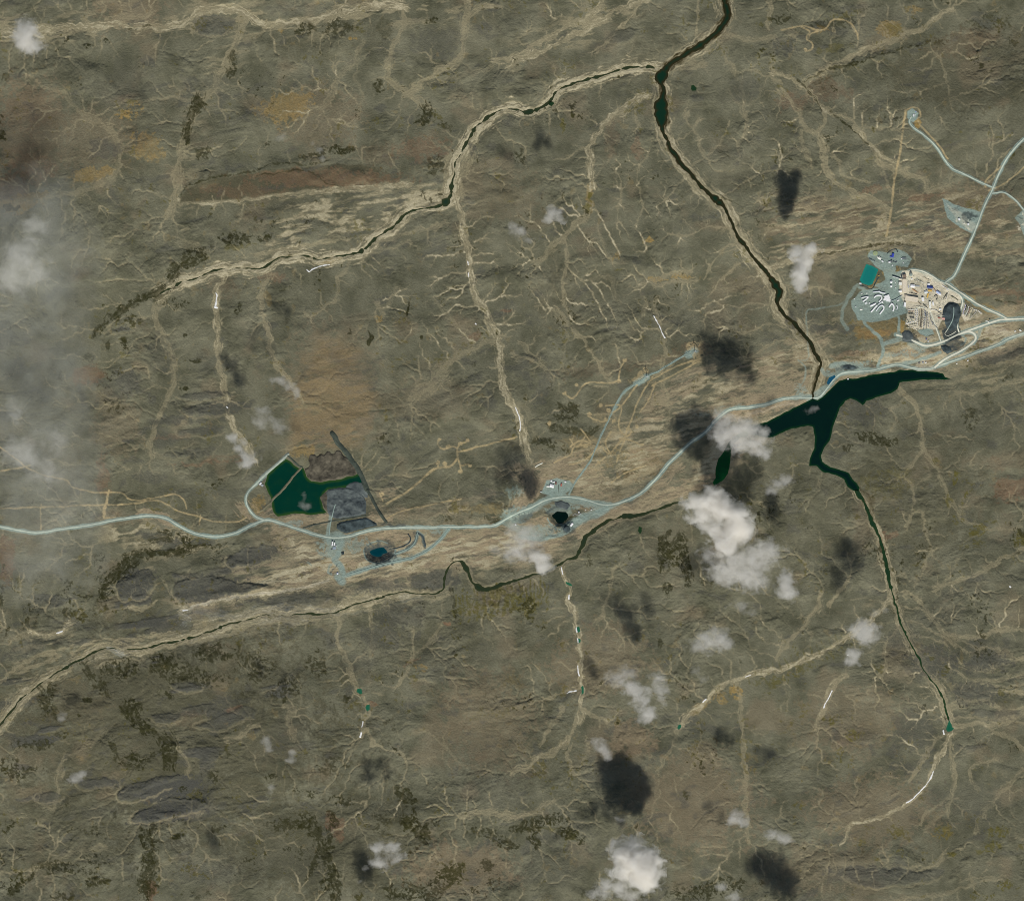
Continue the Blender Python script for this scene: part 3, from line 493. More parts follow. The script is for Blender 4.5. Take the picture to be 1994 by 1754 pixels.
# dark peat, moss, and dark bands along the scarps
for a in [(385,205,16,22,1,30,None),(365,260,8,20,1,0,None),(360,240,20,10,.7,0,.05),(258,55,14,5,.9,0,-.1),(285,52,14,3,.8,0,0),(172,90,14,7,1,0,-.05),(205,82,12,8,.9,0,0),(455,125,8,22,.8,0,0),(400,300,26,16,.8,0,.12),
    (520,280,20,18,.9,0,.08),(650,290,50,10,1,-3,.0),(610,302,40,10,.8,10,.05),(735,170,14,20,.9,0,.0),(590,55,30,18,.9,-5,.02),(660,60,45,22,.75,-10,.05),(750,55,20,28,.45,0,None),(840,25,30,10,.9,0,.05),(850,42,30,8,.9,0,.0),(960,18,30,8,.7,0,.05),
    (835,220,16,18,1.0,0,-.1),(870,245,28,10,.7,-25,.1),(850,320,30,30,.75,0,.0),(1010,310,20,22,.8,0,0),(550,430,70,24,.85,0,.12),(460,465,80,16,.95,3,.1),(380,490,50,16,.9,20,.0),(345,520,26,12,1,30,-.1),(280,580,26,12,1,20,-.4),(235,603,34,7,1,28,-.5),(190,640,24,6,.9,50,-.1),
    (255,620,34,12,.7,0,.1),(245,672,14,20,.95,0,-.05),(208,670,5,12,.8,0,None),(170,700,20,10,.7,0,.05),(25,640,14,8,.9,0,0),(115,730,14,16,.7,0,.05),(20,730,22,5,.8,0,.05),(350,590,40,20,.8,0,.2),(465,600,12,14,.9,0,.0),(360,655,6,5,1,0,None),(380,702,14,6,1,0,.0),(360,757,16,8,1,0,.05),(230,800,24,14,.7,0,.1),(330,870,14,10,1,30,0),(560,620,6,18,.4,0,.1),
    (20,405,22,6,1,0,None),(15,500,12,20,.6,0,.05),(5,260,8,16,.9,0,0),(8,150,10,12,.6,0,.1),(60,355,40,14,.35,0,.1),(160,200,20,10,.4,-30,.1),(150,1060,60,30,.35,0,.15),
    (420,940,20,12,1,15,.0),(320,1040,16,16,1,0,-.05),(360,1050,16,12,1,0,-.1),(300,1075,50,9,1,0,-.4),(255,1085,20,14,1,25,-.4),(225,1115,22,16,1,30,-.3),(205,1140,20,16,1,60,-.2),(195,1090,22,28,.85,0,.05),(170,1160,30,10,.8,0,.1),(130,1190,20,10,.6,0,.1),(350,1080,30,7,.8,0,.1),(400,1063,40,4,.9,5,.0),(0,1160,10,40,.9,0,.0),(60,1130,80,10,.4,5,.1),
    (150,1290,60,12,.9,12,.1),(240,1300,60,30,.9,0,.07),(320,1290,60,30,.95,0,.05),(420,1270,60,30,.85,0,.08),(380,1320,110,30,.8,0,.1),(500,1300,60,50,.7,0,.12),(190,1330,40,20,.9,-45,.0),(90,1365,22,50,.9,-20,.08),(260,1385,26,30,1,0,-.1),(290,1410,20,24,1,-45,-.05),(170,1360,12,8,1,0,None),(320,1350,20,12,.9,0,.0),
    (325,1455,24,22,1,0,-.05),(330,1475,14,16,1,0,-.2),(270,1475,34,12,1,-20,-.02),(220,1445,8,26,.8,0,.05),(200,1440,20,20,.6,0,.1),(60,1450,60,14,.8,0,.08),(30,1500,30,30,.8,0,.1),(70,1495,26,10,.9,0,.05),(5,1490,6,30,.9,0,.05),(120,1430,20,14,.7,0,.1),(440,1465,18,14,.7,0,.1),(358,1535,8,12,1,0,.0),(430,1610,30,8,.7,10,.1),
    (220,1585,8,20,.6,0,.1),(15,1610,22,22,.9,0,.05),(180,1620,20,20,.6,0,.12),(300,1640,22,18,.95,30,-.1),(290,1680,12,36,1,0,-.35),(285,1720,12,26,1,0,-.1),(345,1630,16,7,1,10,-.1),(140,1690,90,22,.8,0,.15),(180,1715,40,14,.9,8,.0),(30,1720,28,30,1.0,0,-.02),(60,1705,10,5,.9,30,None),(120,1740,40,12,.7,0,.1),(305,1725,7,5,1,0,None),(380,1740,40,14,.6,0,.1),(460,1700,14,10,.7,0,.1),
    (620,1300,30,30,.7,0,.1),(560,1340,50,26,.75,20,.08),(475,1360,40,30,.4,0,.1),(520,1510,20,14,1,0,-.15),(640,1490,60,24,.55,0,.15),(580,1535,20,8,1,0,-.05),(605,1545,12,16,1,0,-.1),(555,1362,8,8,.9,0,None),(675,1358,10,12,.9,0,-.1),(655,1380,30,30,.3,0,.1),(505,1310,20,10,.8,0,.05),
    (660,1560,40,16,.9,0,.08),(560,1600,60,26,.7,0,.12),(650,1590,14,22,1,0,-.1),(600,1600,30,22,.9,0,.05),(640,1650,14,40,1,-25,-.1),(610,1680,10,50,.9,-20,.0),(640,1710,16,40,1.0,-30,-.05),(590,1660,20,26,.7,0,.1),(560,1655,14,10,.9,0,.05),(790,1550,30,22,.9,-40,.0),(800,1600,24,40,.9,0,.02),(820,1620,24,22,1,0,-.1),(740,1600,22,30,.6,20,.08),(850,1600,14,10,.8,0,.05),(940,1620,60,18,.8,-10,.08),(985,1645,22,14,1,0,-.05),
    (880,1700,40,30,.85,0,.0),(940,1690,24,22,.8,0,.05),(800,1740,50,24,1,0,-.15),(840,1720,40,14,1,20,.0),(760,1730,20,14,1,0,.0),(960,1720,20,20,.8,0,.05),(1050,1600,70,18,.95,12,.1),(1020,1615,40,8,.9,-10,.0),(1045,1635,10,12,1,0,-.1),(1100,1620,26,14,1,0,-.1),(1130,1630,8,10,1,0,-.1),(1000,1650,14,10,.9,0,-.05),(1030,1690,30,12,.4,0,.1),
    (1100,1595,30,10,.8,0,.05),(1390,1730,120,22,.9,8,.15),(1430,1715,60,14,.8,0,.15),(1300,1720,30,12,.5,0,.1),(1150,1740,30,14,.6,0,.1),(1340,1550,20,16,.6,0,.1),(1265,1735,20,12,.6,0,.1),
    (1300,1080,26,40,1,0,.0),(1325,1070,24,40,1,0,.02),(1340,1110,10,26,.9,0,.0),(1290,1065,10,26,.9,0,-.1),(1300,1150,14,20,.9,0,.0),(1150,1090,14,22,.7,0,.05),(1380,1130,25,12,.7,0,.1),(1225,1080,6,14,.8,0,.05),(1285,1250,7,12,.8,0,None),(1300,1040,5,12,.9,-30,None),
    (1070,870,50,18,.85,-20,.05),(1110,800,20,26,.9,-35,-.05),(1090,815,24,10,.8,-20,.0),(1130,830,30,12,.5,0,.1),(1075,755,14,20,.6,-30,.1),(680,650,6,18,.7,0,.1),(720,660,5,14,1,0,None),(795,600,3.5,17,1,-8,None),(824,655,3,7,1,-20,None),(560,560,22,5,.6,20,.0),(900,815,16,8,.5,0,.1),(920,710,10,6,.4,0,.1),(1035,500,5,5,.8,0,.0),
    (880,1165,12,22,.5,0,.05),(1820,85,40,14,.6,10,.05),(1630,45,70,16,.6,10,.05),(1520,40,30,12,.8,0,.0),(1580,50,20,10,.7,0,.0),(1700,20,40,12,.4,30,.1),(1930,40,60,30,.5,0,.15),(1940,325,30,10,.35,0,.1),(1800,330,20,14,.4,0,.15),
    (1690,850,50,14,.9,-5,.02),(1720,858,40,10,.9,-5,.0),(1650,870,20,8,.7,0,.1),(1710,790,22,4,.4,0,.1),(1890,815,26,30,.7,0,.05),(1925,780,20,20,.5,0,.1),(1960,735,30,5,.8,15,.05),(870,1010,40,10,.8,0,.1),(950,1010,40,8,.7,0,.08),(980,1005,12,8,.6,0,.0),(920,1005,10,12,.5,0,.1),(1170,945,12,20,.5,0,.05),(1230,920,26,8,.7,15,.0),(1245,938,10,8,.8,30,.0),(1200,960,20,22,.4,0,.1),(1300,915,20,20,.3,0,.1)]:
    B_('moss', *a[:5], rot=a[5], thr=a[6])
for s, wd, st in [("880,1150 885,1170 890,1200",3,.8),("1455,1320 1500,1318 1550,1300 1600,1280 1640,1262",0.1,0),("340,560 320,575 300,583",3,.8),("1440,1350 1438,1330",2,.6),("1700,225 1680,205",1,.0),
    ("20,1300 60,1280 110,1265",2,.3),("160,1200 190,1180 205,1160",6,.5),("300,1600 296,1640 300,1690 292,1740",7,.7),("615,1620 630,1660 650,1700 660,1740",4,.8),("640,1600 643,1640 645,1680",3,.8),("95,1345 105,1370 110,1400",3,.8),
    ("1565,160 1600,142 1640,130 1680,120 1690,115",2.4,.95),("1572,172 1600,158 1650,135 1695,112",3,.5),("1690,115 1735,105 1745,100 1770,92 1800,88",1.6,.8),("1555,155 1575,180 1590,198 1602,218",1.8,.9),("1618,216 1640,238 1665,255 1690,280",1.6,.9),
    ("1595,498 1650,487 1680,481 1710,477 1745,475 1785,478",1.8,.85),("1650,1250 1620,1262",1,.1),("1870,585 1890,590",1,.1),("1940,584 1960,588 1990,590",1.5,.8),("352,385 358,370 380,356 420,346 460,338 500,330 540,318 600,322 640,312",1.4,.8),("500,342 540,336 590,332 620,345 640,358 665,366",1.2,.7),("430,318 500,318 560,316",0.6,.3),
    ("270,1062 300,1058 325,1050",1.5,.8),("280,1078 340,1075 400,1066",3,.6),("1300,500 1320,520 1345,545",.5,.3),("1320,770 1360,750 1400,735",1.6,.6),("1380,740 1400,728 1440,712 1470,700",1.2,.5),("1400,375 1410,388 1440,402",1.1,.8),("1390,290 1405,300 1420,307",1,.7),
    ("1650,670 1680,655 1720,650 1770,660",.5,.3),("1610,700 1640,697 1680,703 1720,712",1.5,.6),("1590,655 1620,650 1650,655",1.5,.5),("1740,697 1760,705 1800,690 1830,680",1,.4)]:
    L_('moss', s, wd, st, .6, 1.0, .5)
for a in [(940,1185,60,30,.85,0,.05),(1010,1170,50,30,.85,0,.07),(975,1160,30,22,.7,0,.05),(900,1190,24,18,.8,0,.0),(1055,1165,20,20,.6,0,.1),(1570,1300,50,14,.55,28,.0),(1530,1315,50,16,.75,28,.0),(1620,1275,40,14,.65,30,.05),(1480,1325,40,12,.5,10,.1),
    (1860,930,8,26,.9,-30,-.1),(1885,965,6,30,.9,-30,-.2),(1870,1010,24,16,.9,0,.0),(1905,1030,30,18,.9,0,.0),(1940,1015,30,8,.8,0,.0),(1985,1050,16,20,.9,-30,.0),(1845,975,10,30,.7,0,.0),(1825,895,12,14,.7,0,.0),(1895,1060,30,14,.6,0,.1),(1785,965,6,10,.8,0,.0),(1720,950,70,40,.45,0,.08),(1740,920,60,14,.45,0,.0),(1575,960,10,30,.4,0,.1),(1560,1000,20,40,.25,0,.1),
    (1152,385,6,14,1,0,None),(1145,405,9,8,.9,20,-.2),(1098,245,4,20,.8,-5,None),(1100,1160,14,14,.3,0,.1),(1310,1085,20,30,.5,0,.0),(1245,1240,14,8,.6,10,.05),(1228,1318,10,8,.8,0,-.1),(1330,1550,20,14,.5,0,.1),(1110,1625,26,12,.7,0,.0),(1060,1610,50,14,.5,10,.1),(850,225,22,10,.7,-20,.0),(470,480,40,8,.6,8,.05),(385,480,20,8,.5,20,.1),(725,1310,30,10,.0,0,.1),(735,1318,14,12,.6,0,-.1),
    (1620,1400,26,16,.9,0,.1),(1665,1430,22,20,.8,0,.1),(1640,1480,26,26,.8,0,.15),(1555,1570,20,8,.9,0,.1),(1750,1620,30,20,.8,0,.05),(1835,1622,24,18,.8,0,.0),(1940,1620,40,16,.9,10,.03),(1930,1650,40,14,.9,10,.03),(1755,1660,24,14,.8,0,.1),(1855,1665,12,7,1,20,-.1),(1705,1675,10,6,.8,0,.0),(1955,1725,30,14,1,20,.0),(1930,1745,26,8,1,0,.0),(1680,1640,16,8,.7,0,.1),(1690,1610,20,10,.6,0,.1),(1720,1440,16,10,.5,0,.1),
    (1560,220,20,20,.2,0,.1),(1540,85,30,8,.5,0,.0),(1620,95,40,10,.5,5,None),(1640,30,60,10,.6,10,.0),(1740,60,30,14,.5,0,.0),(30,1710,26,30,.7,0,.0),(880,1700,50,30,.6,0,.05),(960,1390,60,20,.4,10,.1),(1000,1330,30,20,.4,0,.1),(820,1240,60,40,.2,0,.1),(700,1330,20,20,.3,0,.1),(760,1600,20,20,.3,0,.0),(800,1600,20,30,.6,0,.0),(130,1420,20,30,.4,0,.1),(580,1610,70,40,.3,0,.1),(940,240,4,4,.3,0,None)]:
    B_('olive', *a[:5], rot=a[5], thr=a[6])
for k in range(26):       # the drip-like moss runs on the slope south of the stream
    x0 = 888 + k * 7.2; y0 = 1158 - k * 1.1 + 8 * math.sin(k * 2.1); ln = 28 + 26 * abs(math.sin(k * 1.7 + .6))
    L_('olive', "%f,%f %f,%f %f,%f" % (x0, y0, x0 + 3 * math.sin(k * 3.), y0 + ln * .5, x0 - 2 + 4 * math.sin(k), y0 + ln), 1.6 + .8 * math.sin(k * 5.) ** 2, .85, .6, .9, .4)
for k in range(16):
    x0 = 1462 + k * 12; y0 = 1330 - k * 5.3
    L_('olive', "%f,%f %f,%f" % (x0, y0, x0 - 5, y0 - 18), 1.5, .6, .6, .9, .4)
# brown river bed and boggy banks
for s, wd, st in [("1411,-10 1416,20 1412,42 1396,62 1370,85 1345,100 1320,115 1302,130",7,1),("1302,130 1290,145 1288,158",8,.8),("1290,160 1289,185",4,.9),("1293,190 1295,225 1292,255",5,.9),("1303,285 1315,302 1330,325 1350,345",4,.8),("1555,640 1580,670 1595,700",4.5,.6),("1680,975 1690,1000 1700,1020",5,.6),("1595,715 1588,745 1584,772",3.2,.8),("1672,955 1690,965 1697,985 1700,1010",5,.5)]:
    L_('bank', s, wd, st, .35, .8, .3)
# valley floor: long pale and grey streaks along the strike
VS = fbm(X + WX * .7, Y + WY * .7, 4.5, 4, 701, .6, 7.0, -.2); VS2 = fbm(X + WX * .7, Y + WY * .7, 8, 4, 711, .6, 5.0, -.16)
def valley(k, poly, st, lo_, hi, N=None):
    W, d = sdf_poly(pts(poly), 70, 2.5); N = VS if N is None else N
    v = sst(-d, -30, 25) * sst(N[W] + .4 * BR2[W], lo_, hi) * st; put(k, W, v)
VP = "540,1020 620,1060 700,1060 800,1040 900,1040 1000,1030 1100,1050 1180,1010 1300,970 1400,940 1500,830 1600,790 1680,700 1800,640 1980,600 1990,680 1800,730 1640,740 1570,790 1400,830 1330,940 1180,1020 1060,1080 940,1110 860,1110 760,1130 640,1140 520,1150 330,1200 330,1180 480,1120 560,1090"
valley('sand', VP, .95, -.3, .15); valley('peach', VP, .95, -.25, .15, VS2); valley('slate', VP, .6, .12, .4, -VS)
V2 = "1060,900 1150,860 1250,800 1330,750 1450,700 1600,640 1640,600 1600,720 1450,770 1380,830 1300,900 1200,970 1120,965 1060,940"
valley('sand', V2, .85, -.15, .25); valley('peach', V2, .7, -.1, .3, VS2); valley('slate', V2, .4, .15, .45, -VS2)
V3 = "180,1280 330,1240 480,1195 600,1180 700,1160 860,1140 870,1160 700,1190 600,1210 480,1220 350,1260 200,1300"
valley('sand', V3, .95, -.25, .15); valley('snowy', V3, .25, .05, .4, VS2)
V4 = "1480,390 1560,380 1700,400 1860,360 1990,400 1990,500 1800,490 1650,500 1500,530"
valley('sand', V4, .8, -.08, .3); valley('warm', V4, .8, -.2, .2, VS2)
V5 = "1860,560 1994,530 1994,620 1940,600"
valley('sand', V5, .7, 0, .3); valley('rust', V5, .5, .05, .3, VS2)
V6 = "200,1010 330,1010 420,1050 380,1080 260,1080 200,1050"
valley('sand', V6, .9, -.25, .15, VS2)
V7 = "560,380 760,360 880,330 880,400 760,450 640,480 540,500 480,510"
valley('sand', V7, .85, -.1, .3, VS2); valley('slate', V7, .5, .1, .4, -VS2)
V8 = "1750,740 1994,690 1994,760 1850,770"
valley('sand', V8, .6, 0, .35)
V9 = "560,770 620,650 700,680 740,800 700,870 560,880"
valley('warm', V9, .9, -.5, -.1); valley('ochre', V9, .3, -.3, .2, VS2)
V10 = "-40,30 130,20 300,30 420,0 620,0 900,-10 900,40 700,60 480,80 300,70 -40,100"
valley('sand', V10, .7, -.1, .3, VS2)
V11 = "330,400 360,160 440,60 500,70 470,140 400,220 380,420"
valley('sand', V11, .5, -.05, .3)
V12 = "960,150 1000,80 1150,0 1300,-10 1200,60 1050,130"
valley('sand', V12, .7, -.05, .3, VS2)
V13 = "20,1230 20,1380 150,1300 150,1230"
valley('sand', V13, .6, -.2, .3)
for a in [(330,1420,420,260,.75),(640,1640,260,130,.6),(120,1600,200,160,.5),(980,1420,180,130,.45),(1780,950,180,160,.5),(1880,140,180,100,.6),(1560,200,90,80,.3),(620,70,140,60,.4),(560,400,120,60,.45),(1640,1480,200,150,.25),(960,360,140,100,.3),(1900,1650,140,120,.35),(1180,600,160,120,.3),(1560,1000,160,120,.35),(900,1250,260,80,.4),(420,1000,200,40,.3),(80,170,100,100,.3),(240,240,100,120,.35)]:
    B_('peat', a[0], a[1], a[2], a[3], a[4], 0)
# crushed-rock pads and road shoulders (grey-green gravel), dark rock, pale dust, tracks
ROADS = {  # name: (points, half width px, shoulder half width px)
 'haul_road': ("-40,1018 0,1025 40,1033 75,1037 120,1030 170,1023 220,1013 260,1007 295,1004 325,1010 345,1022 370,1035 400,1043 430,1044 460,1037 490,1022 515,1013 530,1014 560,1023 590,1033 620,1042 650,1047 680,1044 710,1035 740,1029 780,1027 830,1027 880,1026 940,1025 965,1022 990,1008 1010,998 1035,988 1060,975 1085,969 1110,968 1140,973 1170,982 1195,982 1225,972 1250,958 1275,935 1300,905 1320,885 1345,862 1375,840 1390,822 1410,805 1425,797 1460,793 1494,787 1520,778 1550,774 1583,775 1597,772 1610,757 1625,738 1640,727 1665,724 1700,721 1730,713 1750,710 1780,717 1810,718 1835,710 1870,698 1900,687 1940,672 1975,655 2040,635", 1.35, 3.8),
 'pond_road': ("515,1013 497,1005 484,990 479,972 484,957 500,941 520,922 541,904 560,886", 1.3, 3.2),
 'plant_road': ("1745,652 1770,660 1785,667 1800,673 1815,672 1840,664 1870,650 1905,637 1940,625 1960,622 2040,619", 1.9, 4.6),
 'hairpin_road': ("1820,716 1835,703 1850,694 1870,684 1890,671 1900,660 1897,650 1885,646 1868,651", 1.9, 3.8),
 'stockpile_road': ("1868,648 1864,632 1868,610 1874,592 1872,580 1862,570 1845,562", 1.3, 3),
 'yard_road': ("1832,664 1825,645 1815,615 1808,602 1795,598 1780,603", 1.1, 2.5),
 'plant_ring_road': ("1768,529 1776,526 1795,528 1815,538 1832,549 1845,553 1860,563 1875,573 1900,590 1925,603 1945,612 1960,620", 1.2, 3.4),
 'airstrip_road': ("1838,552 1848,545 1858,537 1868,517 1880,490 1893,462 1903,437 1912,412 1922,390 1931,372 1943,343 1958,313 1975,290 1994,270 2040,225", 1.5, 3.6),
 'camp_road': ("1936,367 1900,351 1870,336 1852,327 1838,310 1825,290 1808,272 1790,258 1776,248 1770,238 1774,228", 1.3, 2.8),
 'arc_road': ("1931,377 1940,376 1952,375 1965,381 1980,394 1994,411 2030,450", 1.3, 2.4),
 'turbine_road': ("1108,962 1120,940 1133,920 1148,900 1155,885 1165,862 1175,840 1188,812 1200,785 1213,765 1228,754 1245,742 1260,733 1290,718 1320,699 1345,683", .6, 1.9),
 'pit_road': ("875,1028 862,1045 845,1062 825,1076 800,1086 770,1093 740,1100 700,1112 680,1118", 1.0, 3.8),
 'quarry_road': ("813,1037 808,1055 795,1068 770,1078", .9, 3.2),
 'stack_road': ("1855,605 1858,620 1852,632 1843,645 1840,650 1845,654 1855,650 1862,645", .7, 1.4),
}
for nm, (s, hw, sh) in ROADS.items():
    L_('gravel', s, sh, .95, .4, .35, .15, 6); L_('flat', s, sh + 3, 1, .4, 0, 0, 4)
for s, wd, st in [("813,1035 823,1045 828,1062",2.5,.9),("1098,965 1070,972 1020,998",7,.8),("1100,970 1150,980 1190,984",7,.75),("1020,1045 1060,1048 1090,1040 1110,1030",5,.9),("1100,1030 1130,1012 1160,1000 1180,990",9,.9),("1050,985 1020,1000 1000,1012",8,.7),("985,1015 1010,1030 1060,1035",9,.5),
    ("1258,735 1245,742 1240,745",7,.9),("1340,690 1352,684",9,.9),("1230,752 1210,770 1195,800",3,.6),("640,1055 655,1060 660,1075 652,1090 660,1100 668,1115 662,1125",6,.9),("645,1050 660,1050 650,1075",14,.8),("660,1125 700,1110 740,1098 780,1088",4,.8),("660,1122 665,1130",9,.9),("637,1045 640,1020 645,990 650,975",3.4,.7),("600,1095 605,1100",2,.5),("645,1100 640,1115 646,1118",2.5,.7),
    ("1800,535 1820,545 1835,555",0.1,0),("1575,780 1600,760 1620,745",5,.7),("1600,720 1610,730 1640,728 1700,722",5,.6),("1620,712 1640,708 1665,716 1690,722",6,.75),("1560,770 1590,775",5,.7),("1555,700 1570,720 1560,750 1550,770",2,.5),("1710,712 1720,685 1717,665 1700,645 1685,632 1690,622 1720,620",3,.85),("1722,670 1735,665 1760,662 1790,670",4,.8),("1749,612 1750,640 1748,662",2.5,.8),("1770,670 1790,680 1810,672",4,.6),("1720,713 1760,708 1800,698 1830,685",3.5,.8),("1870,652 1880,658 1877,668 1870,672",2.2,.7),("1910,640 1903,655 1895,668",4,.6),
    ("1650,640 1640,620 1642,600 1655,575 1670,555",4,.55),("1560,700 1575,690 1570,610 1600,600 1640,590 1665,560",2,.4),("1675,560 1700,572 1740,572",3,.8),("1725,570 1727,540 1722,520 1710,505",3.5,.9),("1560,620 1565,600",1,.2),
    ("1808,575 1880,600",.1,0)]:
    L_('gravel', s, wd, st, .45, .5, .2)
P_('gravel', "1695,487 1735,492 1745,484 1765,492 1775,505 1768,520 1745,518 1735,540 1705,520 1690,500", .85)
P_('gravel', "1658,585 1675,568 1700,560 1740,566 1762,580 1765,610 1745,618 1700,628 1672,625 1660,605", .95)
P_('gravel', "1720,530 1760,525 1775,545 1765,600 1730,580", .9)
P_('gravel', "1720,565 1735,540 1700,556", .9)
P_('gravel', "1833,387 1850,393 1880,405 1908,412 1905,435 1896,455 1870,445 1845,425", 1.0)
P_('dust', "1840,395 1860,405 1885,425 1905,440 1900,452 1870,440", .35, 6)
P_('gravel', "1975,425 1990,410 2040,440 2040,490 1995,462 1985,440", .8)
P_('gravel', "1766,218 1775,211 1788,222 1786,234 1776,240 1766,232", 1.0)
P_('gravel', "1786,642 1815,640 1818,650 1803,655 1792,652", 1.0)
P_('gravel', "1790,525 1815,535 1838,552 1828,550 1805,543", .9)
P_('gravel', "1840,552 1850,550 1870,565 1905,590 1925,603 1900,596 1870,578", .9)
P_('gravel', "1062,935 1085,932 1110,938 1120,945 1100,962 1075,968 1055,960", .95)
P_('gravel', "1070,980 1110,985 1115,1000 1105,1010 1080,1000", .5)
# plant yard: pale beige dust
P_('dust', "1757,527 1778,527 1797,530 1817,540 1834,551 1847,562 1862,568 1872,580 1870,592 1855,590 1838,600 1838,618 1825,640 1815,642 1795,640 1775,638 1762,630 1768,605 1760,592 1750,565 1752,540", .95, 2, .4, .5)
P_('dust', "1875,590 1900,603 1915,610 1910,618 1895,622 1880,628 1873,615", .7, 2, .5, .9)
P_('flat', "1655,488 1780,484 1870,570 1920,605 1900,625 1840,640 1760,650 1655,630", 1, 6, 0, 0)
P_('dust', "1825,655 1800,665 1780,662 1790,655", .4)
L_('dust', "1925,640 1960,648 1994,650", 5, .45)
L_('dust', "1800,710 1790,716 1812,718", 5, .5)
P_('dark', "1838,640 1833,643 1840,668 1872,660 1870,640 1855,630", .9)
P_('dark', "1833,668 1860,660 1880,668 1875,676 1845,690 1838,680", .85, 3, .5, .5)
P_('dark', "1755,648 1762,643 1775,648 1790,665 1780,670 1758,666", .8)
P_('dark', "1636,712 1646,708 1662,712 1675,718 1660,722 1640,720", .6)
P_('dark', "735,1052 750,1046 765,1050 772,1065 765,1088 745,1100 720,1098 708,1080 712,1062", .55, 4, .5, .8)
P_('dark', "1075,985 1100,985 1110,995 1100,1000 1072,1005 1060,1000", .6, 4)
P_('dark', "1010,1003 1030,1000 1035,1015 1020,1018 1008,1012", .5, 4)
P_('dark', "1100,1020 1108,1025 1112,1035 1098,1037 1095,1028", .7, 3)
L_('dark', "793,1068 810,1050 808,1037", 2.5, .7); L_('dark', "812,1037 824,1048 828,1065", 2, .9)
L_('dark', "645,1118 650,1108 655,1100", 1.5, .7)
L_('dark', "590,1028 640,1016 712,1004", 1.1, .8, .4, .1)
L_('dark', "745,1020 775,1025 790,1024", 3, .8)
for s in ["0,990 60,988 130,985 200,983 255,981 290,975 318,978 345,995 380,1003 420,1015 460,1016 480,1008", "0,870 40,900 62,915 95,928 130,935 145,950 185,958 235,960 255,973 290,972 320,966 345,963 360,978 363,990",
          "212,955 208,975 203,1008", "80,983 80,1030", "210,960 202,1005 225,1008", "390,1002 388,1020", "0,918 60,905",
          "1763,215 1757,260 1749,310 1742,350 1736,405 1726,460", "1765,215 1775,210 1788,214 1792,228 1785,235 1800,255 1825,280 1845,310", "1925,372 1960,355 1994,325", "1919,365 1921,350 1950,325",
          "745,985 770,970 800,952 830,925 850,912 875,908 885,898 891,888 891,872", "893,880 915,874 940,868 970,860 1005,851", "855,857 853,865 859,873 868,875 880,869 890,871 896,864 905,862 911,858", "891,888 893,900 898,906 910,903 915,905", "896,917 895,905", "852,902 853,912", "866,903 867,909", "745,975 740,960", "755,1010 780,995 830,985 870,975 900,972",
          "1100,765 1115,775 1135,752 1150,745 1190,745 1205,742", "1205,745 1208,720 1217,703", "1240,750 1222,775 1205,795 1190,805", "1270,735 1245,775 1225,830 1210,870 1200,900", "1277,745 1265,775 1245,805", "1260,745 1290,728 1320,712 1360,700", "1270,752 1300,735 1340,715 1362,702",
          "1145,810 1170,820 1190,815", "1130,835 1150,860 1130,858 1110,870", "1180,790 1210,790 1205,830 1220,850 1230,840", "1160,905 1190,880 1215,855 1245,865", "1110,905 1140,895 1170,870 1180,880 1200,890", "1190,940 1210,925 1260,905", "1080,900 1110,885 1120,870 1150,865", "1110,855 1125,870 1140,850", "1190,840 1180,860 1190,890",
          "1520,60 1560,52 1600,60 1620,40 1635,38 1655,45 1668,65 1670,78", "1560,55 1575,62 1570,75 1582,85 1580,97 1568,100", "1600,60 1580,65 1575,75"]:
    L_('track', s, 1.7 if not s.startswith(("1763", "745,985")) else 2.2, .75, .6, .35, .45, 5)
for x, y in [(855,857),(873,870),(896,864),(911,858),(852,902),(866,903),(896,918),(916,906),(1217,703),(1100,765),(1124,750),(1148,806),(1205,742),(1070,825),(1240,830),(1225,835),(1140,870),(1195,820),(1210,855),(1185,800),(1568,98),(1250,865),(745,963),(1350,705),(1170,790),(1180,815),(1165,900)]:
    B_('track', x, y, 5, 4.5, .85, 0, .3, .3)
for a in [(1350,672,26,10,.8,25),(1258,722,14,6,.8,0),(1360,690,16,20,.7,0),(1240,735,24,8,.6,25),(1285,725,50,4,.5,30),(1175,815,30,20,.4,0),(1205,830,26,26,.35,0),(1150,860,50,22,.3,0),(1210,880,50,20,.3,0),(1160,920,40,16,.35,0),(1870,430,1,1,0,0),(1880,312,1,1,0,0)]:
    B_('track', *a[:5], rot=a[5], thr=-.15)
for a in [(1730,30,60,14,.2,0,None),(520,500,1,1,0,0,None)]:
    B_('warm', *a[:5], rot=a[5], thr=a[6])
# cliffs, pale specks and late snow dust beside streams
for s, wd, st in [("350,1200 380,1190 420,1195 450,1200 480,1195 530,1183 600,1188 650,1190",7,.5),("130,1295 160,1285 190,1280",4,.35),("200,1270 240,1268",6,.25),("560,1197 590,1197",5,.35),("710,50 760,20",3,.2)]:
    L_('snowy', s, wd, st * .4, .7, 1, .9)

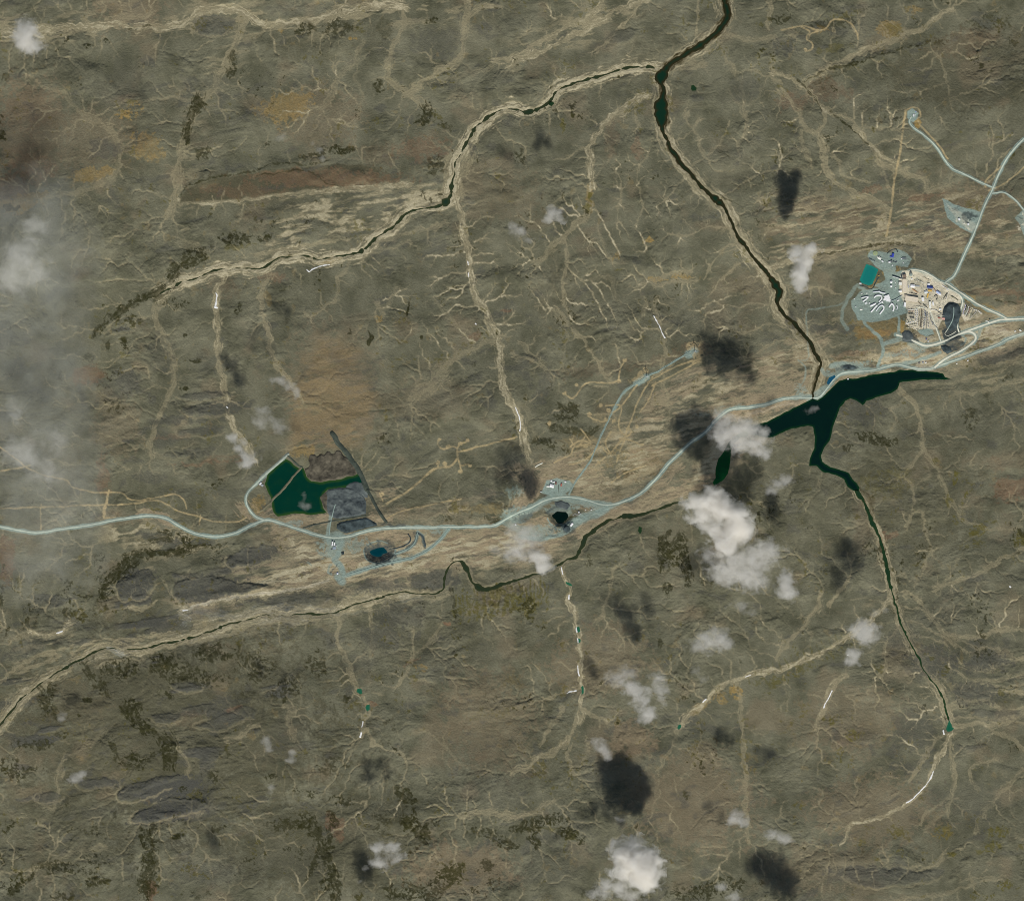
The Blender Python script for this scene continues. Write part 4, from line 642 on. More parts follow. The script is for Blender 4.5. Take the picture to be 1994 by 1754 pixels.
for a in [(1800,575,30,24,.8),(1790,620,26,22,.8),(1835,585,24,20,.6),(1780,550,24,18,.7),(1890,608,20,12,.8),(1815,620,20,16,.7),(1768,615,14,20,.8)]:
    W = win(a[0] - 45, a[0] + 45, a[1] - 40, a[1] + 40); d = np.hypot((X[W] - a[0]) / a[2], (Y[W] - a[1]) / a[3])
    v = (1 - sst(d, .6, 1.1)) * sst(fbm(X[W], Y[W], 3.2, 3, 731, .7) + .4 * BR[W], .02, .3) * a[4]; M['dust'][W] *= 1 - .75 * v; put('gravel', W, v * .8); 
    v = (1 - sst(d, .6, 1.1)) * sst(fbm(X[W], Y[W], 2.4, 2, 741, .7), .3, .5) * .6; put('dark', W, v)
for x0, y0, x1, y1 in [(1787,603,1788,632),(1790.4,603,1787.6,634),(1793.5,603,1791,636),(1796.8,602,1793.8,638),(1800.6,603,1798.4,640),(1804.8,606,1803.6,640),(1764,633.6,1784,628),(1765,637.4,1784,633.6),(1884,597,1878,612),(1888,599,1882,615),(1895.5,601,1889,617),(1768,609,1778,609),(1770,615,1779,616)]:
    L_('dark', f"{x0},{y0} {x1},{y1}", .7, .75, .6, .1, .1, 1)  # thin dark strips painted on the ground as shade between crate rows

for s, wd, st in [("285,1625 290,1650 288,1680 282,1710 284,1740", 11, 1.0), ("300,1632 315,1640", 5, .6), ("612,1610 622,1640 636,1670 650,1700 656,1754", 9, .9), ("640,1615 644,1650 646,1690", 4, .9), ("800,1590 815,1610 830,1635", 7, .8), ("790,1720 830,1735 870,1720 880,1700", 7, .8), ("760,1740 800,1745 850,1750", 6, .9),
   ("325,1440 335,1460 332,1485", 12, .9), ("245,1375 262,1395 282,1415 295,1422", 10, 1.0), ("225,1470 245,1485 275,1490 300,1470", 5, .9), ("215,1440 222,1460 230,1478", 4, .8), ("80,1340 95,1365 110,1390", 5, .8), ("160,1290 175,1310 195,1330 210,1350", 6, .8), ("200,1300 205,1320", 4, .8),
   ("295,1050 320,1045 330,1052", 6, .9), ("350,1045 365,1055 358,1068", 6, 1), ("245,1085 270,1078 310,1076 350,1074 380,1068", 6, 1.0), ("250,1090 235,1105 215,1125 200,1145 205,1160", 11, 1.0), ("1288,1050 1285,1080 1290,1105", 5, 1.0), ("1325,1060 1335,1090 1337,1120 1338,1135", 6, 1.0), ("1350,1300 1360,1290", 1, .1),  # two of these strokes draw the dark band along the curved escarpment
   ("1000,1610 1030,1602 1070,1590 1085,1600", 6, .9), ("1100,1620 1130,1630 1132,1640", 6, 1.0), ("1040,1632 1048,1642", 6, 1.0), ("1685,850 1700,857 1740,858", 7, .9), ("1090,790 1100,800 1115,812", 6, .9), ("1070,830 1110,838 1140,845 1160,835", 6, .8), ("385,190 380,205 372,225", 9, 1.0), ("367,240 362,262", 6, 1.0), ("452,105 455,125 445,150", 5, .9),
   ("315,560 290,575 265,588 240,600 215,618 195,640", 6, 1.0), ("395,500 370,512 350,522 335,540", 7, 1.0), ("830,210 835,225 822,235", 9, 1.0)]:
    L_('moss', s, wd, st, .6, 1.0, .42)
for s, wd, st in [("210,1262 225,1268 238,1275", 5, .9), ("125,1298 145,1290 160,1285", 4, .8), ("350,1195 365,1205 358,1215", 5, .6), ("420,1195 440,1200 470,1198", 4, .5), ("600,1180 620,1185", 5, .5)]:
    L_('snowy', s, wd * .8, st * .45, .7, 1, .5)

for a in [(1010,1000,40,20,.8,-.1),(1060,1035,60,16,.8,-.1),(1150,985,50,10,.8,-.1),(700,1060,60,20,.6,.05),(640,1060,40,30,.7,-.05),(760,1085,60,14,.6,.0),(850,1035,40,8,.7,.0),(560,1020,40,8,.6,.0),(1650,715,60,8,.8,-.1),(1560,760,20,30,.6,0),(1180,990,60,8,.6,0),(1400,800,60,10,.4,0),(1760,690,50,12,.6,0),(1000,960,30,16,.5,0),(1090,990,40,14,.8,-.1)]:
    B_('gravel', a[0], a[1], a[2], a[3], a[4], 10, thr=a[5])
for a in [(1020,1005,30,12,.6,.05),(1085,1030,40,8,.6,.0),(1885,425,18,12,.8,.0),(1860,405,20,8,.5,.1),(1640,716,30,6,.6,.0),(730,1075,30,24,.5,.0),(1040,960,16,20,.6,.0),(1110,1035,20,10,.6,.0)]:
    B_('dark', a[0], a[1], a[2], a[3], a[4], 10, thr=a[5])
for a in [(1880,440,30,8,.6,.05,-30),(1858,412,20,4,.5,.05,-25),(1990,430,14,30,.6,.0,-30)]:
    B_('dust', a[0], a[1], a[2], a[3], a[4], a[6], thr=a[5])
B_('peat', 560, 358, 215, 30, 1.0, 2); B_('peat', 450, 365, 100, 22, 1.0, 8); B_('peat', 700, 345, 90, 26, .8, 0)
M['sand'] *= 1 - .85 * np.clip(M['slate'], 0, 1); M['peach'] *= 1 - .7 * np.clip(M['slate'], 0, 1)
B_('sand', 1, 1, 1, 1, 0)
L_('sand', "350,392 400,392 460,387 520,381 580,376 640,372 720,366 790,358", 4, .9, .7, 1, .4)

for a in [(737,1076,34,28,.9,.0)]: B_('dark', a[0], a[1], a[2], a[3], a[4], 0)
for s, wd in [("708,1072 712,1086 722,1094 737,1097 753,1093 766,1083 771,1070", 1.6), ("716,1060 728,1055 742,1053 755,1057", 1.2), ("1066,1010 1074,1022 1088,1031 1104,1028", 1.4)]: L_('gravel', s, wd, .9, .4, .2, .2, 5)
for s in ["1764,598 1770,603 1766,630", "1779,603 1781,620 1783,640", "1815,600 1822,610 1826,625", "1790,575 1800,590", "1820,552 1826,562", "1785,535 1800,545 1802,560"]: L_('dust', s, 1.4, .9, .4, .1, .1, 4)
W, d = sdf_poly(pts("350,395 352,382 372,362 410,350 460,340 520,330 580,326 640,320 700,318 740,330 735,345 690,356 640,366 580,374 500,384 420,392"), 10, .6)
put('peat', W, sst(-d, -2, 4)); M['sand'][W] *= 1 - .8 * sst(-d, -2, 4)

SLABS = [("225,1138 235,1125 262,1113 278,1105 295,1112 301,1130 296,1148 275,1163 240,1166 228,1152", 9), ("441,1094 450,1077 480,1066 520,1060 541,1067 532,1084 500,1098 462,1106 446,1102", 8), ("338,1155 346,1132 400,1121 455,1130 495,1134 524,1142 480,1156 430,1163 400,1170 350,1174", 9),
 ("225,1546 250,1526 290,1515 346,1505 349,1520 320,1536 280,1551 240,1560", 9), ("255,1592 300,1562 345,1551 392,1555 402,1569 352,1585 300,1599 265,1599", 9), ("150,1522 200,1514 227,1524 200,1531 162,1535", 6), ("334,1333 350,1325 386,1330 391,1344 352,1346", 6), ("298,1392 320,1385 352,1390 345,1405 314,1410", 6),
 ("272,1045 300,1037 325,1040 318,1048 290,1052", 6), ("378,1412 410,1400 470,1375 500,1380 480,1400 430,1420", 5), ("800,1125 840,1110 880,1110 872,1140 830,1148 800,1142", 5), ("1905,702 1950,690 1994,676 1994,692 1950,706 1915,714", 6), ("1640,1700 1700,1690 1780,1695 1835,1690 1828,1708 1760,1722 1680,1728", 5),
 ("350,795 400,787 440,790 436,804 380,810", 5), ("345,770 395,764 430,768 420,778 365,780", 5), ("345,838 400,832 440,834 420,846 360,848", 5), ("210,640 240,638 252,645 230,648", 5), ("1420,160 1450,145 1480,165 1470,195 1435,195", 4), ("370,40 400,30 445,32 460,45 430,68 395,66", 5), ("60,1545 100,1540 120,1552 80,1560", 5), ("300,885 330,880 370,884 345,893", 4), ("560,1170 640,1158 680,1165 640,1178 580,1182", 4), ("1180,75 1215,55 1240,60 1215,85", 4), ("1540,600 1552,612 1548,640 1536,625", 4), ("1755,1290 1790,1300 1800,1330 1770,1320", 4), ("1860,1340 1900,1345 1925,1358 1880,1362", 5), ("1870,1305 1920,1310 1960,1318 1900,1322", 4), ("1890,1380 1930,1382 1940,1395 1900,1396", 5)]
SLABH = np.zeros((NY, NX), np.float32)
for s, h in SLABS:
    W, d = sdf_poly(smooth(pts(s), 3, True), 14, .8); v = sst(-d + 2.2 * BF[W], -1, 3)
    q_ = .78 if h > 6 else (.6 if h > 4.5 else .42); put('slate', W, v * q_ * np.clip(.9 + .3 * BR[W] + .2 * BR2[W], 0, 1.05)); SLABH[W] = np.maximum(SLABH[W], sst(-d, -1, 4) * h)
    for k in ('sand', 'peach', 'moss', 'rust', 'olive'): M[k][W] *= 1 - .85 * v * q_
    put('sand', W, q_ * (1 - sst(np.abs(d - 3 + 2 * BR[W]), .5, 4.5)) * .7 * (Y[W] > np.mean([p[1] for p in pts(s)])))
L_('dust', "352,1188 400,1173 440,1166 490,1160 520,1155 555,1150 600,1141 640,1132", 2.2, .5, .7, 1, .45)
L_('dust', "1400,815 1440,811 1490,797 1540,786 1570,779", 3, .35, .7, 1, .4)
print("traced", round(time.time() - T0, 1))
# ------------------------------------------------------------------ natural drainage: least-cost tree rooted at the traced streams
def drainage():
    g = 1.5
    ax = np.arange(-40, 2036, g); ay = np.arange(-40, 1796, g); nx, ny = len(ax), len(ay)
    x, y = np.meshgrid(ax.astype(np.float32), ay.astype(np.float32))
    wa = 1 - sst(np.hypot((x - 1170) / 170, (y - 540) / 190), .6, 1.2); wb = 1 - sst(np.hypot((x - 1440) / 120, (y - 520) / 130), .6, 1.2)
    cost = np.exp(1.9 * fbm(x, y, 8, 3, 51, .6) + 1.0 * fbm(x, y, 34, 2, 57) + .6 * fbm(x, y, 6, 2, 61, .5, 3.0, -.25) + 2.0 * wa * fbm(x, y, 5, 2, 63, .5, 7.0, 1.1) + 1.8 * wb * fbm(x, y, 5, 2, 65, .5, 7.0, -.3)).ravel()
    iu = np.clip(np.searchsorted(AX, ax), 0, NX - 1); iv = np.clip(np.searchsorted(AY, ay), 0, NY - 1)
    src = (SD[np.ix_(iv, iu)] < 1.5)
    strong = M['sand'][np.ix_(iv, iu)] > .5
    dist = np.full(nx * ny, 1e9); par = [-1] * (nx * ny); order = []
    H = []
    sr = src.ravel(); st = strong.ravel()
    base = np.where(sr, 0.0, np.where(st, 1.0, -1))
    border = np.zeros((ny, nx), bool); border[0] = border[-1] = True; border[:, 0] = border[:, -1] = True
    base = np.where((base < 0) & border.ravel(), 60.0, base)
    dl = dist.tolist(); cl = cost.tolist()
    for i in np.nonzero(base >= 0)[0].tolist():
        dl[i] = float(base[i]); heapq.heappush(H, (dl[i], i))
    done = bytearray(nx * ny)
    nb = [(-1, 1.), (1, 1.), (-nx, 1.), (nx, 1.), (-nx - 1, 1.41), (-nx + 1, 1.41), (nx - 1, 1.41), (nx + 1, 1.41)]
    pop, push = heapq.heappop, heapq.heappush
    N = nx * ny
    while H:
        d, i = pop(H)
        if done[i]: continue
        done[i] = 1; order.append(i); c = cl[i]; ix = i % nx
        for o, wgt in nb:
            j = i + o
            if j < 0 or j >= N or done[j]: continue
            jx = j % nx
            if jx - ix > 1 or ix - jx > 1: continue
            nd = d + wgt * (c + cl[j])
            if nd < dl[j]: dl[j] = nd; par[j] = i; push(H, (nd, j))
    acc = [1.0] * N
    for i in reversed(order):
        p = par[i]
        if p >= 0: acc[p] += acc[i]
    A = np.log(np.array(acc, np.float32).reshape(ny, nx))
    A[src] = np.minimum(A[src], 3)
    A = np.maximum(sst(A, math.log(12), math.log(500)), .42 * sst(A, math.log(5), math.log(24)))
    B = A.copy()
    big = sst(A, .75, 1)
    for sh in ((0, 1), (1, 0), (0, -1), (-1, 0)): B = np.maximum(B, .75 * np.roll(big, sh, (0, 1)))
    return ax, ay, g, B, np.array(dl, np.float32).reshape(ny, nx)
DAX, DAY, DG, DR, DD = drainage()
def upsample(F, warp):
    fx = np.clip((X + WX * warp - DAX[0]) / DG, 0, len(DAX) - 1.01); fy = np.clip((Y + WY * warp - DAY[0]) / DG, 0, len(DAY) - 1.01)
    xi = fx.astype(np.int32); yi = fy.astype(np.int32); tx = fx - xi; ty = fy - yi
    return (F[yi, xi] * (1 - tx) + F[yi, xi + 1] * tx) * (1 - ty) + (F[yi + 1, xi] * (1 - tx) + F[yi + 1, xi + 1] * tx) * ty
RIV = upsample(DR, .4).astype(np.float32)
print("drainage", round(time.time() - T0, 1))
# how dense the small pale channels are, by region
DEN = np.full((NY, NX), .38, np.float32)
for a in [(1300,500,300,220,.62),(1620,280,220,140,.4),(1850,1280,200,200,.65),(1500,620,160,80,.35),(1250,220,150,80,.25),(620,160,160,100,.2),(860,560,240,180,.15),(780,1560,140,60,.2),(1750,430,200,60,.25),(1100,80,140,80,.2),(950,620,160,160,.2)]:
    d = np.hypot((X - a[0]) / a[2], (Y - a[1]) / a[3]); DEN += a[4] * (1 - sst(d, .4, 1.2))
for a in [(650,760,130,130,.5),(300,1400,260,240,.22),(940,1420,130,120,.2),(230,150,90,60,.2),(660,350,180,40,.3),(1600,1450,200,120,.1),(420,940,300,120,.1)]:
    d = np.hypot((X - a[0]) / a[2], (Y - a[1]) / a[3]); DEN -= a[4] * (1 - sst(d, .4, 1.2))
DEN = np.clip(DEN * (1 + .7 * fbm(X, Y, 45, 2, 71)), 0, 1)
M['sand'] = np.maximum(M['sand'], RIV * np.clip(DEN * 1.3, 0, 1) * np.clip(1 + .9 * BR + .5 * BR2, .15, 1.3))
# background mottling
QX = X + 26 * fbm(X, Y, 90, 2, 77); QY = Y + 26 * fbm(X, Y, 90, 2, 79)
STR = fbm(QX, QY, 7, 4, 81, .6, 4.0, -.14) * np.clip(.45 + 1.3 * fbm(X, Y, 110, 2, 83), .05, 1.3)        # streaks following the strike of the bedrock
MOT = fbm(X, Y, 70, 4, 91, .55)
MOT2 = fbm(QX, QY, 24, 5, 95, .62, 1.8, -.2)
SMO = .12 + .88 * sst(fbm(QX, QY, 75, 3, 85, .6) + .5 * DEN - .25, -.12, .3)
M['sand'] = np.maximum(M['sand'], sst(MOT2 + .6 * STR, .3, .75) * .5 * SMO)
M['warm'] = np.maximum(M['warm'], sst(MOT + .3 * MOT2, .1, .6) * .45)
M['slate'] = np.maximum(M['slate'], sst(-MOT2 - .4 * STR + .15 * fbm(X, Y, 120, 2, 99), .18, .55) * .5)
M['rust'] = np.maximum(M['rust'], sst(fbm(X, Y, 60, 4, 103, .55, 2.5, -.2), .34, .7) * .3)
M['ochre'] = np.maximum(M['ochre'], sst(fbm(X, Y, 22, 4, 107, .6), .42, .66) * .28)
sw = sst(Y - .35 * X, 650, 1150) * .10
mreg = fbm(X, Y, 60, 3, 111)
M['moss'] = np.maximum(M['moss'], sst(.7 * BR + .6 * BF + .5 * BR2 + .8 * mreg + sw, .62 , .84) * .8 * SMO)
M['olive'] = np.maximum(M['olive'], sst(.7 * BR + .6 * BF + .5 * BR2 + .8 * fbm(X, Y, 50, 3, 115) + sw * .5, .66, .88) * .6)

def blur(F, r, it=2):
    for _ in range(it):
        for axis_ in (0, 1):
            c = np.cumsum(np.insert(F, 0, 0, axis=axis_), axis=axis_, dtype=np.float64); n = F.shape[axis_]
            i1 = np.minimum(np.arange(n) + r + 1, n); i0 = np.maximum(np.arange(n) - r, 0)
            F = ((np.take(c, i1, axis_) - np.take(c, i0, axis_)) / ((i1 - i0)[:, None] if axis_ == 0 else (i1 - i0)[None, :])).astype(np.float32)
    return F
# ------------------------------------------------------------------ heights (metres)
HS = fbm(X, Y, 420, 2, 201) * 60 + fbm(X, Y, 150, 2, 205, .5, 1.8, -.12) * 40
def hs_at(u, v):
    i = int(np.clip(np.searchsorted(AX, u), 0, NX - 1)); j = int(np.clip(np.searchsorted(AY, v), 0, NY - 1)); return float(HS[j, i])
LV = {}
for nm, P in LAKES.items():
    c = np.mean([p[0] for p in P]), np.mean([p[1] for p in P]); LV[nm] = hs_at(*c) if nm != 'green_water' else LV['lake_reservoir']
    W, d = sdf_poly(P, 70, 0)
    t = 1 - sst(d, 3, 26 if max(p[0] for p in P) - min(p[0] for p in P) < 60 else 60)
    HS[W] = HS[W] * (1 - t) + LV[nm] * t
det = (fbm(QX, QY, 60, 3, 211, .5, 2.0, -.12) * 30 + STR * 6 + SMO * fbm(QX, QY, 14, 3, 215, .55) * 12 + SMO * fbm(X, Y, 5, 2, 219, .6) * 3
       - RIV * (2.2 + 4 * DEN) - sst(M['sand'], .3, .9) * 1.2)
det += np.abs(fbm(QX, QY, 90, 4, 221, .5, 1.4)) * 30
SB = blur(np.maximum(M['sand'], RIV * .8), 1, 1); det -= blur(M['sand'], 14) * 34 + SB * 4.5
# scarps and ridges traced along their crest: (line, half width, height)
for s, wd, ht in [("1565,158 1600,140 1640,128 1680,118 1735,103 1745,98 1800,86",10,16),("270,1075 340,1072 400,1062",8,14),("350,378 400,350 460,338 500,330 560,320 640,322 700,350 760,372",16,14),("500,336 545,330 600,345 650,362",7,7),
                  ("240,1138 290,1105",7,9),("345,1165 420,1158 520,1148",9,12),("60,1228 95,1236 130,1224",6,10),("460,1068 500,1058 530,1055",8,8),("260,1540 300,1525 345,1512",6,9),("330,1555 360,1552 400,1560",5,9),
                  ("1840,690 1900,675 1960,660 1994,650",8,8),("1560,700 1640,690 1740,700",6,8),("1300,762 1360,742 1430,715",5,7),("1580,270 1600,320",5,4),("500,700 560,690",6,4)]:
    W, D = dist_line(smooth(pts(s), 4), wd * 2.5 + 8, .8); t = np.clip(1 - D / (wd * 1.6), 0, 1); det[W] += ht * t * t * (3 - 2 * t)
# the strike of small steps in the lower left and far right
reg = np.clip(1.1 * (1 - sst(np.hypot((X - 330) / 430, (Y - 1350) / 420), .5, 1.1)) + .6 * (1 - sst(np.hypot((X - 1850) / 260, (Y - 1350) / 260), .5, 1.1)), 0, 1)
stp = fbm(X, Y, 20, 3, 231, .5, 4.5, -.14)
stp = sst(stp + .25 * BR2, .14, .34); det += reg * stp * 6
M['slate'] = np.maximum(M['slate'], reg * stp * np.clip(.35 + 1.2 * fbm(X, Y, 50, 2, 233), 0, .85))
M['sand'] = np.maximum(M['sand'], reg * (1 - sst(np.abs(stp - .12), .0, .12)) * .45 * sst(MOT2, -.1, .3))
# corrugated solifluction on the dark slope beside the scarp
cg = (1 - sst(np.hypot((X - 1625) / 60, (Y - 150) / 22), .5, 1.1)); det += cg * fbm(X, Y, 4, 2, 235, .6, 2.5, .5) * 14
flatm = np.clip(M['flat'], 0, 1)
roadm = np.zeros_like(HS)
ROADPTS = {}
for nm, (s, hw, sh) in ROADS.items():
    P = smooth(pts(s), 6); ROADPTS[nm] = P
    W, D = dist_line(P, 16, 0); roadm[W] = np.maximum(roadm[W], 1 - sst(D, hw + .8, hw + 6.5))
det += SLABH * 1.3
detb = blur(det, 5)
det = det * (1 - .88 * flatm) + detb * .88 * flatm
det = det * (1 - roadm) + (detb + 3.0) * roadm
a = sst(SD, 2.5, 13)
shore = np.clip(SD * .9, -7, 4)
Hh = HS - 1.0 + np.where(SD < 2.5, shore, shore * (1 - a) + a * (np.maximum(det, -3 * (SD < 20)) + 3))
Hh = Hh.astype(np.float32)
# open pits with benches
PITS = [("flooded_pit", pts("720,1074 724,1071 731,1068 739,1066 747,1065 753,1071 756,1075 751,1077 745,1079 742,1083 735,1085 727,1083 722,1079"), pts("712,1063 722,1055 740,1052 757,1057 768,1068 768,1082 755,1093 735,1098 717,1093 708,1080"), 46),
        ("black_pit", pts("1075,1003 1080,999 1084,996 1092,997 1101,997 1106,1001 1107,1007 1104,1012 1099,1015 1097,1018 1091,1020 1085,1018 1082,1012 1077,1008"), pts("1068,1000 1078,990 1095,989 1110,993 1116,1005 1110,1018 1098,1027 1083,1026 1070,1015"), 34)]
for nm, Pi, Po, dp in PITS:
    W, di = sdf_poly(Pi, 60, .25); W2, do = sdf_poly(Po, 60, .3)
    J = slice(max(W[0].start, W2[0].start), min(W[0].stop, W2[0].stop)); I = slice(max(W[1].start, W2[1].start), min(W[1].stop, W2[1].stop))
    di = di[J.start - W[0].start:J.stop - W[0].start, I.start - W[1].start:I.stop - W[1].start]
    do = do[J.start - W2[0].start:J.stop - W2[0].start, I.start - W2[1].start:I.stop - W2[1].start]
    top = hs_at(*np.mean(Pi, 0)); lv = top - dp; LV[nm] = lv
    r = np.clip(di, 0, None) / (np.clip(di, 0, None) + np.clip(-do, 0, None) + 1e-6)
    q = r * 4; tr = (np.floor(q) + sst(q - np.floor(q), .35, .95)) / 4
    h = lv + np.where(di < 0, np.maximum(di, -4), tr * (Hh[J, I] - lv) + .5)
    Hh[J, I] = np.where(do < 0, np.minimum(h, Hh[J, I]), Hh[J, I])
# the sunken corner south of the yard
W, d = sdf_poly(pts("1833,628 1850,625 1870,645 1868,655 1848,665 1838,650"), 30, .2); Hh[W] -= 14 * sst(-d, 0, 4)
# far land beyond the photograph stays gentle
def zat(u, v):
    fx = np.interp(u, AX, np.arange(NX)); fy = np.interp(v, AY, np.arange(NY))
    xi = np.minimum(fx.astype(int) if isinstance(fx, np.ndarray) else int(fx), NX - 2); yi = np.minimum(fy.astype(int) if isinstance(fy, np.ndarray) else int(fy), NY - 2)
    tx = fx - xi; ty = fy - yi
    return (Hh[yi, xi] * (1 - tx) + Hh[yi, xi + 1] * tx) * (1 - ty) + (Hh[yi + 1, xi] * (1 - tx) + Hh[yi + 1, xi + 1] * tx) * ty
def wx(u): return (u - CU) * S
def wy(v): return (CV - v) * S

# ------------------------------------------------------------------ materials
def lin(c): return tuple(((q / 255) / 12.92 if q / 255 <= .04045 else ((q / 255 + .055) / 1.055) ** 2.4) for q in c)
KI = (0.70, 0.685, 0.665)      # how bright a white level surface renders here (linear)
def alb(r, g, b, m=1.0):
    return tuple(min(x / k * m, .92) for x, k in zip(lin((r, g, b)), KI)) + (1,)
class NT:
    def __init__(s, name):
        s.m = bpy.data.materials.new(name); s.m.use_nodes = True; s.t = s.m.node_tree; s.n = s.t.nodes; s.l = s.t.links
        s.b = s.n["Principled BSDF"]; s.o = s.n["Material Output"]; s.b.inputs["Roughness"].default_value = .9
        s.b.inputs["Specular IOR Level"].default_value = .1
    def new(s, t, **k):
        n = s.n.new(t)
        for a_, v in k.items(): setattr(n, a_, v)
        return n
    def put(s, sock, v):
        if hasattr(v, 'node') or isinstance(v, bpy.types.NodeSocket): s.l.new(v, sock)
        else: sock.default_value = v
    def math(s, op, a_, b_=0.0, c_=None, clamp=False):
        n = s.new("ShaderNodeMath", operation=op, use_clamp=clamp); s.put(n.inputs[0], a_); s.put(n.inputs[1], b_)
        if c_ is not None: s.put(n.inputs[2], c_)
        return n.outputs[0]
    def mix(s, f, a_, b_):
        n = s.new("ShaderNodeMix", data_type='RGBA'); s.put(n.inputs[0], f); s.put(n.inputs[6], a_); s.put(n.inputs[7], b_); return n.outputs[2]
    def noise(s, sc, det_=3, rough=.6, vec=None):
        n = s.new("ShaderNodeTexNoise"); n.inputs["Scale"].default_value = sc; n.inputs["Detail"].default_value = det_; n.inputs["Roughness"].default_value = rough
        if vec is not None: s.l.new(vec, n.inputs["Vector"])
        return n.outputs[0]
    def pos(s): return s.new("ShaderNodeNewGeometry").outputs["Position"]
    def attr(s, nm): return s.new("ShaderNodeAttribute", attribute_name=nm).outputs["Fac"]
    def vary(s, col, pairs, amt=.25):
        """col brightness times noise"""
        p = s.pos(); c = col
        for sc, am in pairs:
            f = s.noise(sc, 3, .6, p); f = s.math('MULTIPLY_ADD', f, 2 * am, 1 - am)
            n = s.new("ShaderNodeMix", data_type='RGBA', blend_type='MULTIPLY'); n.inputs[0].default_value = 1
            s.put(n.inputs[6], c)
            cc = s.new("ShaderNodeCombineColor"); [s.l.new(f, cc.inputs[i]) for i in range(3)]
            s.l.new(cc.outputs[0], n.inputs[7]); c = n.outputs[2]
        return c
def simple(name, rgb, vary_=((.02, .12), (.2, .1)), rough=.85, spec=.15):
    t = NT(name); t.put(t.b.inputs["Base Color"], t.vary(alb(*rgb), vary_)); t.b.inputs["Roughness"].default_value = rough
    t.b.inputs["Specular IOR Level"].default_value = spec
    return t.m
# ground cover material: masks -> colours
t = NT("tundra")
p = t.pos()
base = t.mix(t.math('MULTIPLY_ADD', t.math('SUBTRACT', t.noise(.0028, 6, .62, p), .5), 2.6, .5, clamp=True), alb(72, 72, 58), alb(107, 105, 88))
c = base
LAYERS = [('peat', alb(72, 69, 54), .85), ('warm', alb(112, 100, 81), .85), ('slate', alb(69, 69, 65), .93), ('rust', alb(108, 84, 66), .85), ('ochre', alb(138, 115, 68), .85), ('peach', alb(148, 132, 108), .85), ('sand', alb(137, 128, 103), .88),
          ('olive', alb(82, 77, 36), .85), ('moss', alb(43, 43, 25), .95), ('bank', alb(46, 40, 20), 1), ('gravel', alb(122, 137, 130), .95), ('dust', alb(186, 178, 158), .95), ('dark', alb(60, 66, 66), 1), ('track', alb(160, 143, 108), .8), ('snowy', alb(160, 165, 165), 1)]
grain = t.noise(.035, 4, .7, p)       # ~30 m grain
fine = t.noise(.16, 3, .7, p)
for k, col, mx in LAYERS:
    v = t.attr(k)
    # ragged edge: mask sharpened by grain
    e = t.math('MULTIPLY_ADD', t.math('SUBTRACT', grain, .5), .55, v)
    e = t.math('MULTIPLY', e, t.math('MULTIPLY', v, 2.2, clamp=True), clamp=True)
    c = t.mix(t.math('MULTIPLY', e, mx, clamp=True), c, col)
    if k == 'sand': c = t.mix(t.math('MULTIPLY', t.math('SUBTRACT', e, .72), 3.0, clamp=True), c, alb(162, 154, 130))
c = t.vary(c, ((.012, .14), (.04, .18), (.09, .22)))
mm = t.new("ShaderNodeMix", data_type='RGBA', blend_type='MULTIPLY'); mm.inputs[0].default_value = 1; mm.clamp_result = False; t.l.new(c, mm.inputs[6]); mm.inputs[7].default_value = (1.05, 1.035, .98, 1); c = mm.outputs[2]
t.put(t.b.inputs["Base Color"], c); t.b.inputs["Roughness"].default_value = 1; t.b.inputs["Specular IOR Level"].default_value = 0
bmp = t.new("ShaderNodeBump"); bmp.inputs["Strength"].default_value = .9; bmp.inputs["Distance"].default_value = 9.0
t.l.new(t.noise(.045, 4, .65, p), bmp.inputs["Height"]); t.l.new(bmp.outputs[0], t.b.inputs["Normal"])
M_GROUND = t.m

# ------------------------------------------------------------------ mesh helpers
def tag(o, label=None, cat=None, group=None, kind=None):
    if label: o['label'] = label
    if cat: o['category'] = cat
    if group: o['group'] = group
    if kind: o['kind'] = kind
    return o
def mesh_np(name, V, F, mat, parent=None, attrs=None, smooth_=True):
    me = bpy.data.meshes.new(name); V = np.asarray(V, np.float32); F = np.asarray(F, np.int32); k = F.shape[1]
    me.vertices.add(len(V)); me.vertices.foreach_set("co", V.ravel())
    me.loops.add(F.size); me.loops.foreach_set("vertex_index", F.ravel())
    me.polygons.add(len(F)); me.polygons.foreach_set("loop_start", np.arange(0, F.size, k, dtype=np.int32)); me.polygons.foreach_set("loop_total", np.full(len(F), k, np.int32))
    me.polygons.foreach_set("use_smooth", np.full(len(F), smooth_))
    for nm, a_ in (attrs or {}).items():
        at = me.attributes.new(nm, 'FLOAT', 'POINT'); at.data.foreach_set("value", np.ascontiguousarray(a_.ravel(), np.float32))
    me.update(calc_edges=True); me.materials.append(mat)
    o = bpy.data.objects.new(name, me); COL.objects.link(o)
    if parent: o.parent = parent
    return o
def obj(name, V, F, mat, parent=None, smooth_=False):
    me = bpy.data.meshes.new(name); me.from_pydata([tuple(v) for v in V], [], F); me.update(); me.materials.append(mat)
    if smooth_: me.polygons.foreach_set("use_smooth", [True] * len(me.polygons))
    o = bpy.data.objects.new(name, me); COL.objects.link(o)
    if parent: o.parent = parent
    return o
def grid_faces(nx, ny):
    i = np.arange(nx - 1); j = np.arange(ny - 1); I, J = np.meshgrid(i, j); q = (J * nx + I).ravel()
    return np.stack([q, q + nx, q + nx + 1, q + 1], 1)   # counter-clockwise seen from above (v grows southwards)
V = np.stack([wx(X).ravel(), wy(Y).ravel(), Hh.ravel()], 1)
ground = mesh_np("ground", V, grid_faces(NX, NY), M_GROUND, None, {k: np.clip(M[k], 0, 1) for k, _, _ in LAYERS})
tag(ground, kind='structure')
print("ground", round(time.time() - T0, 1))
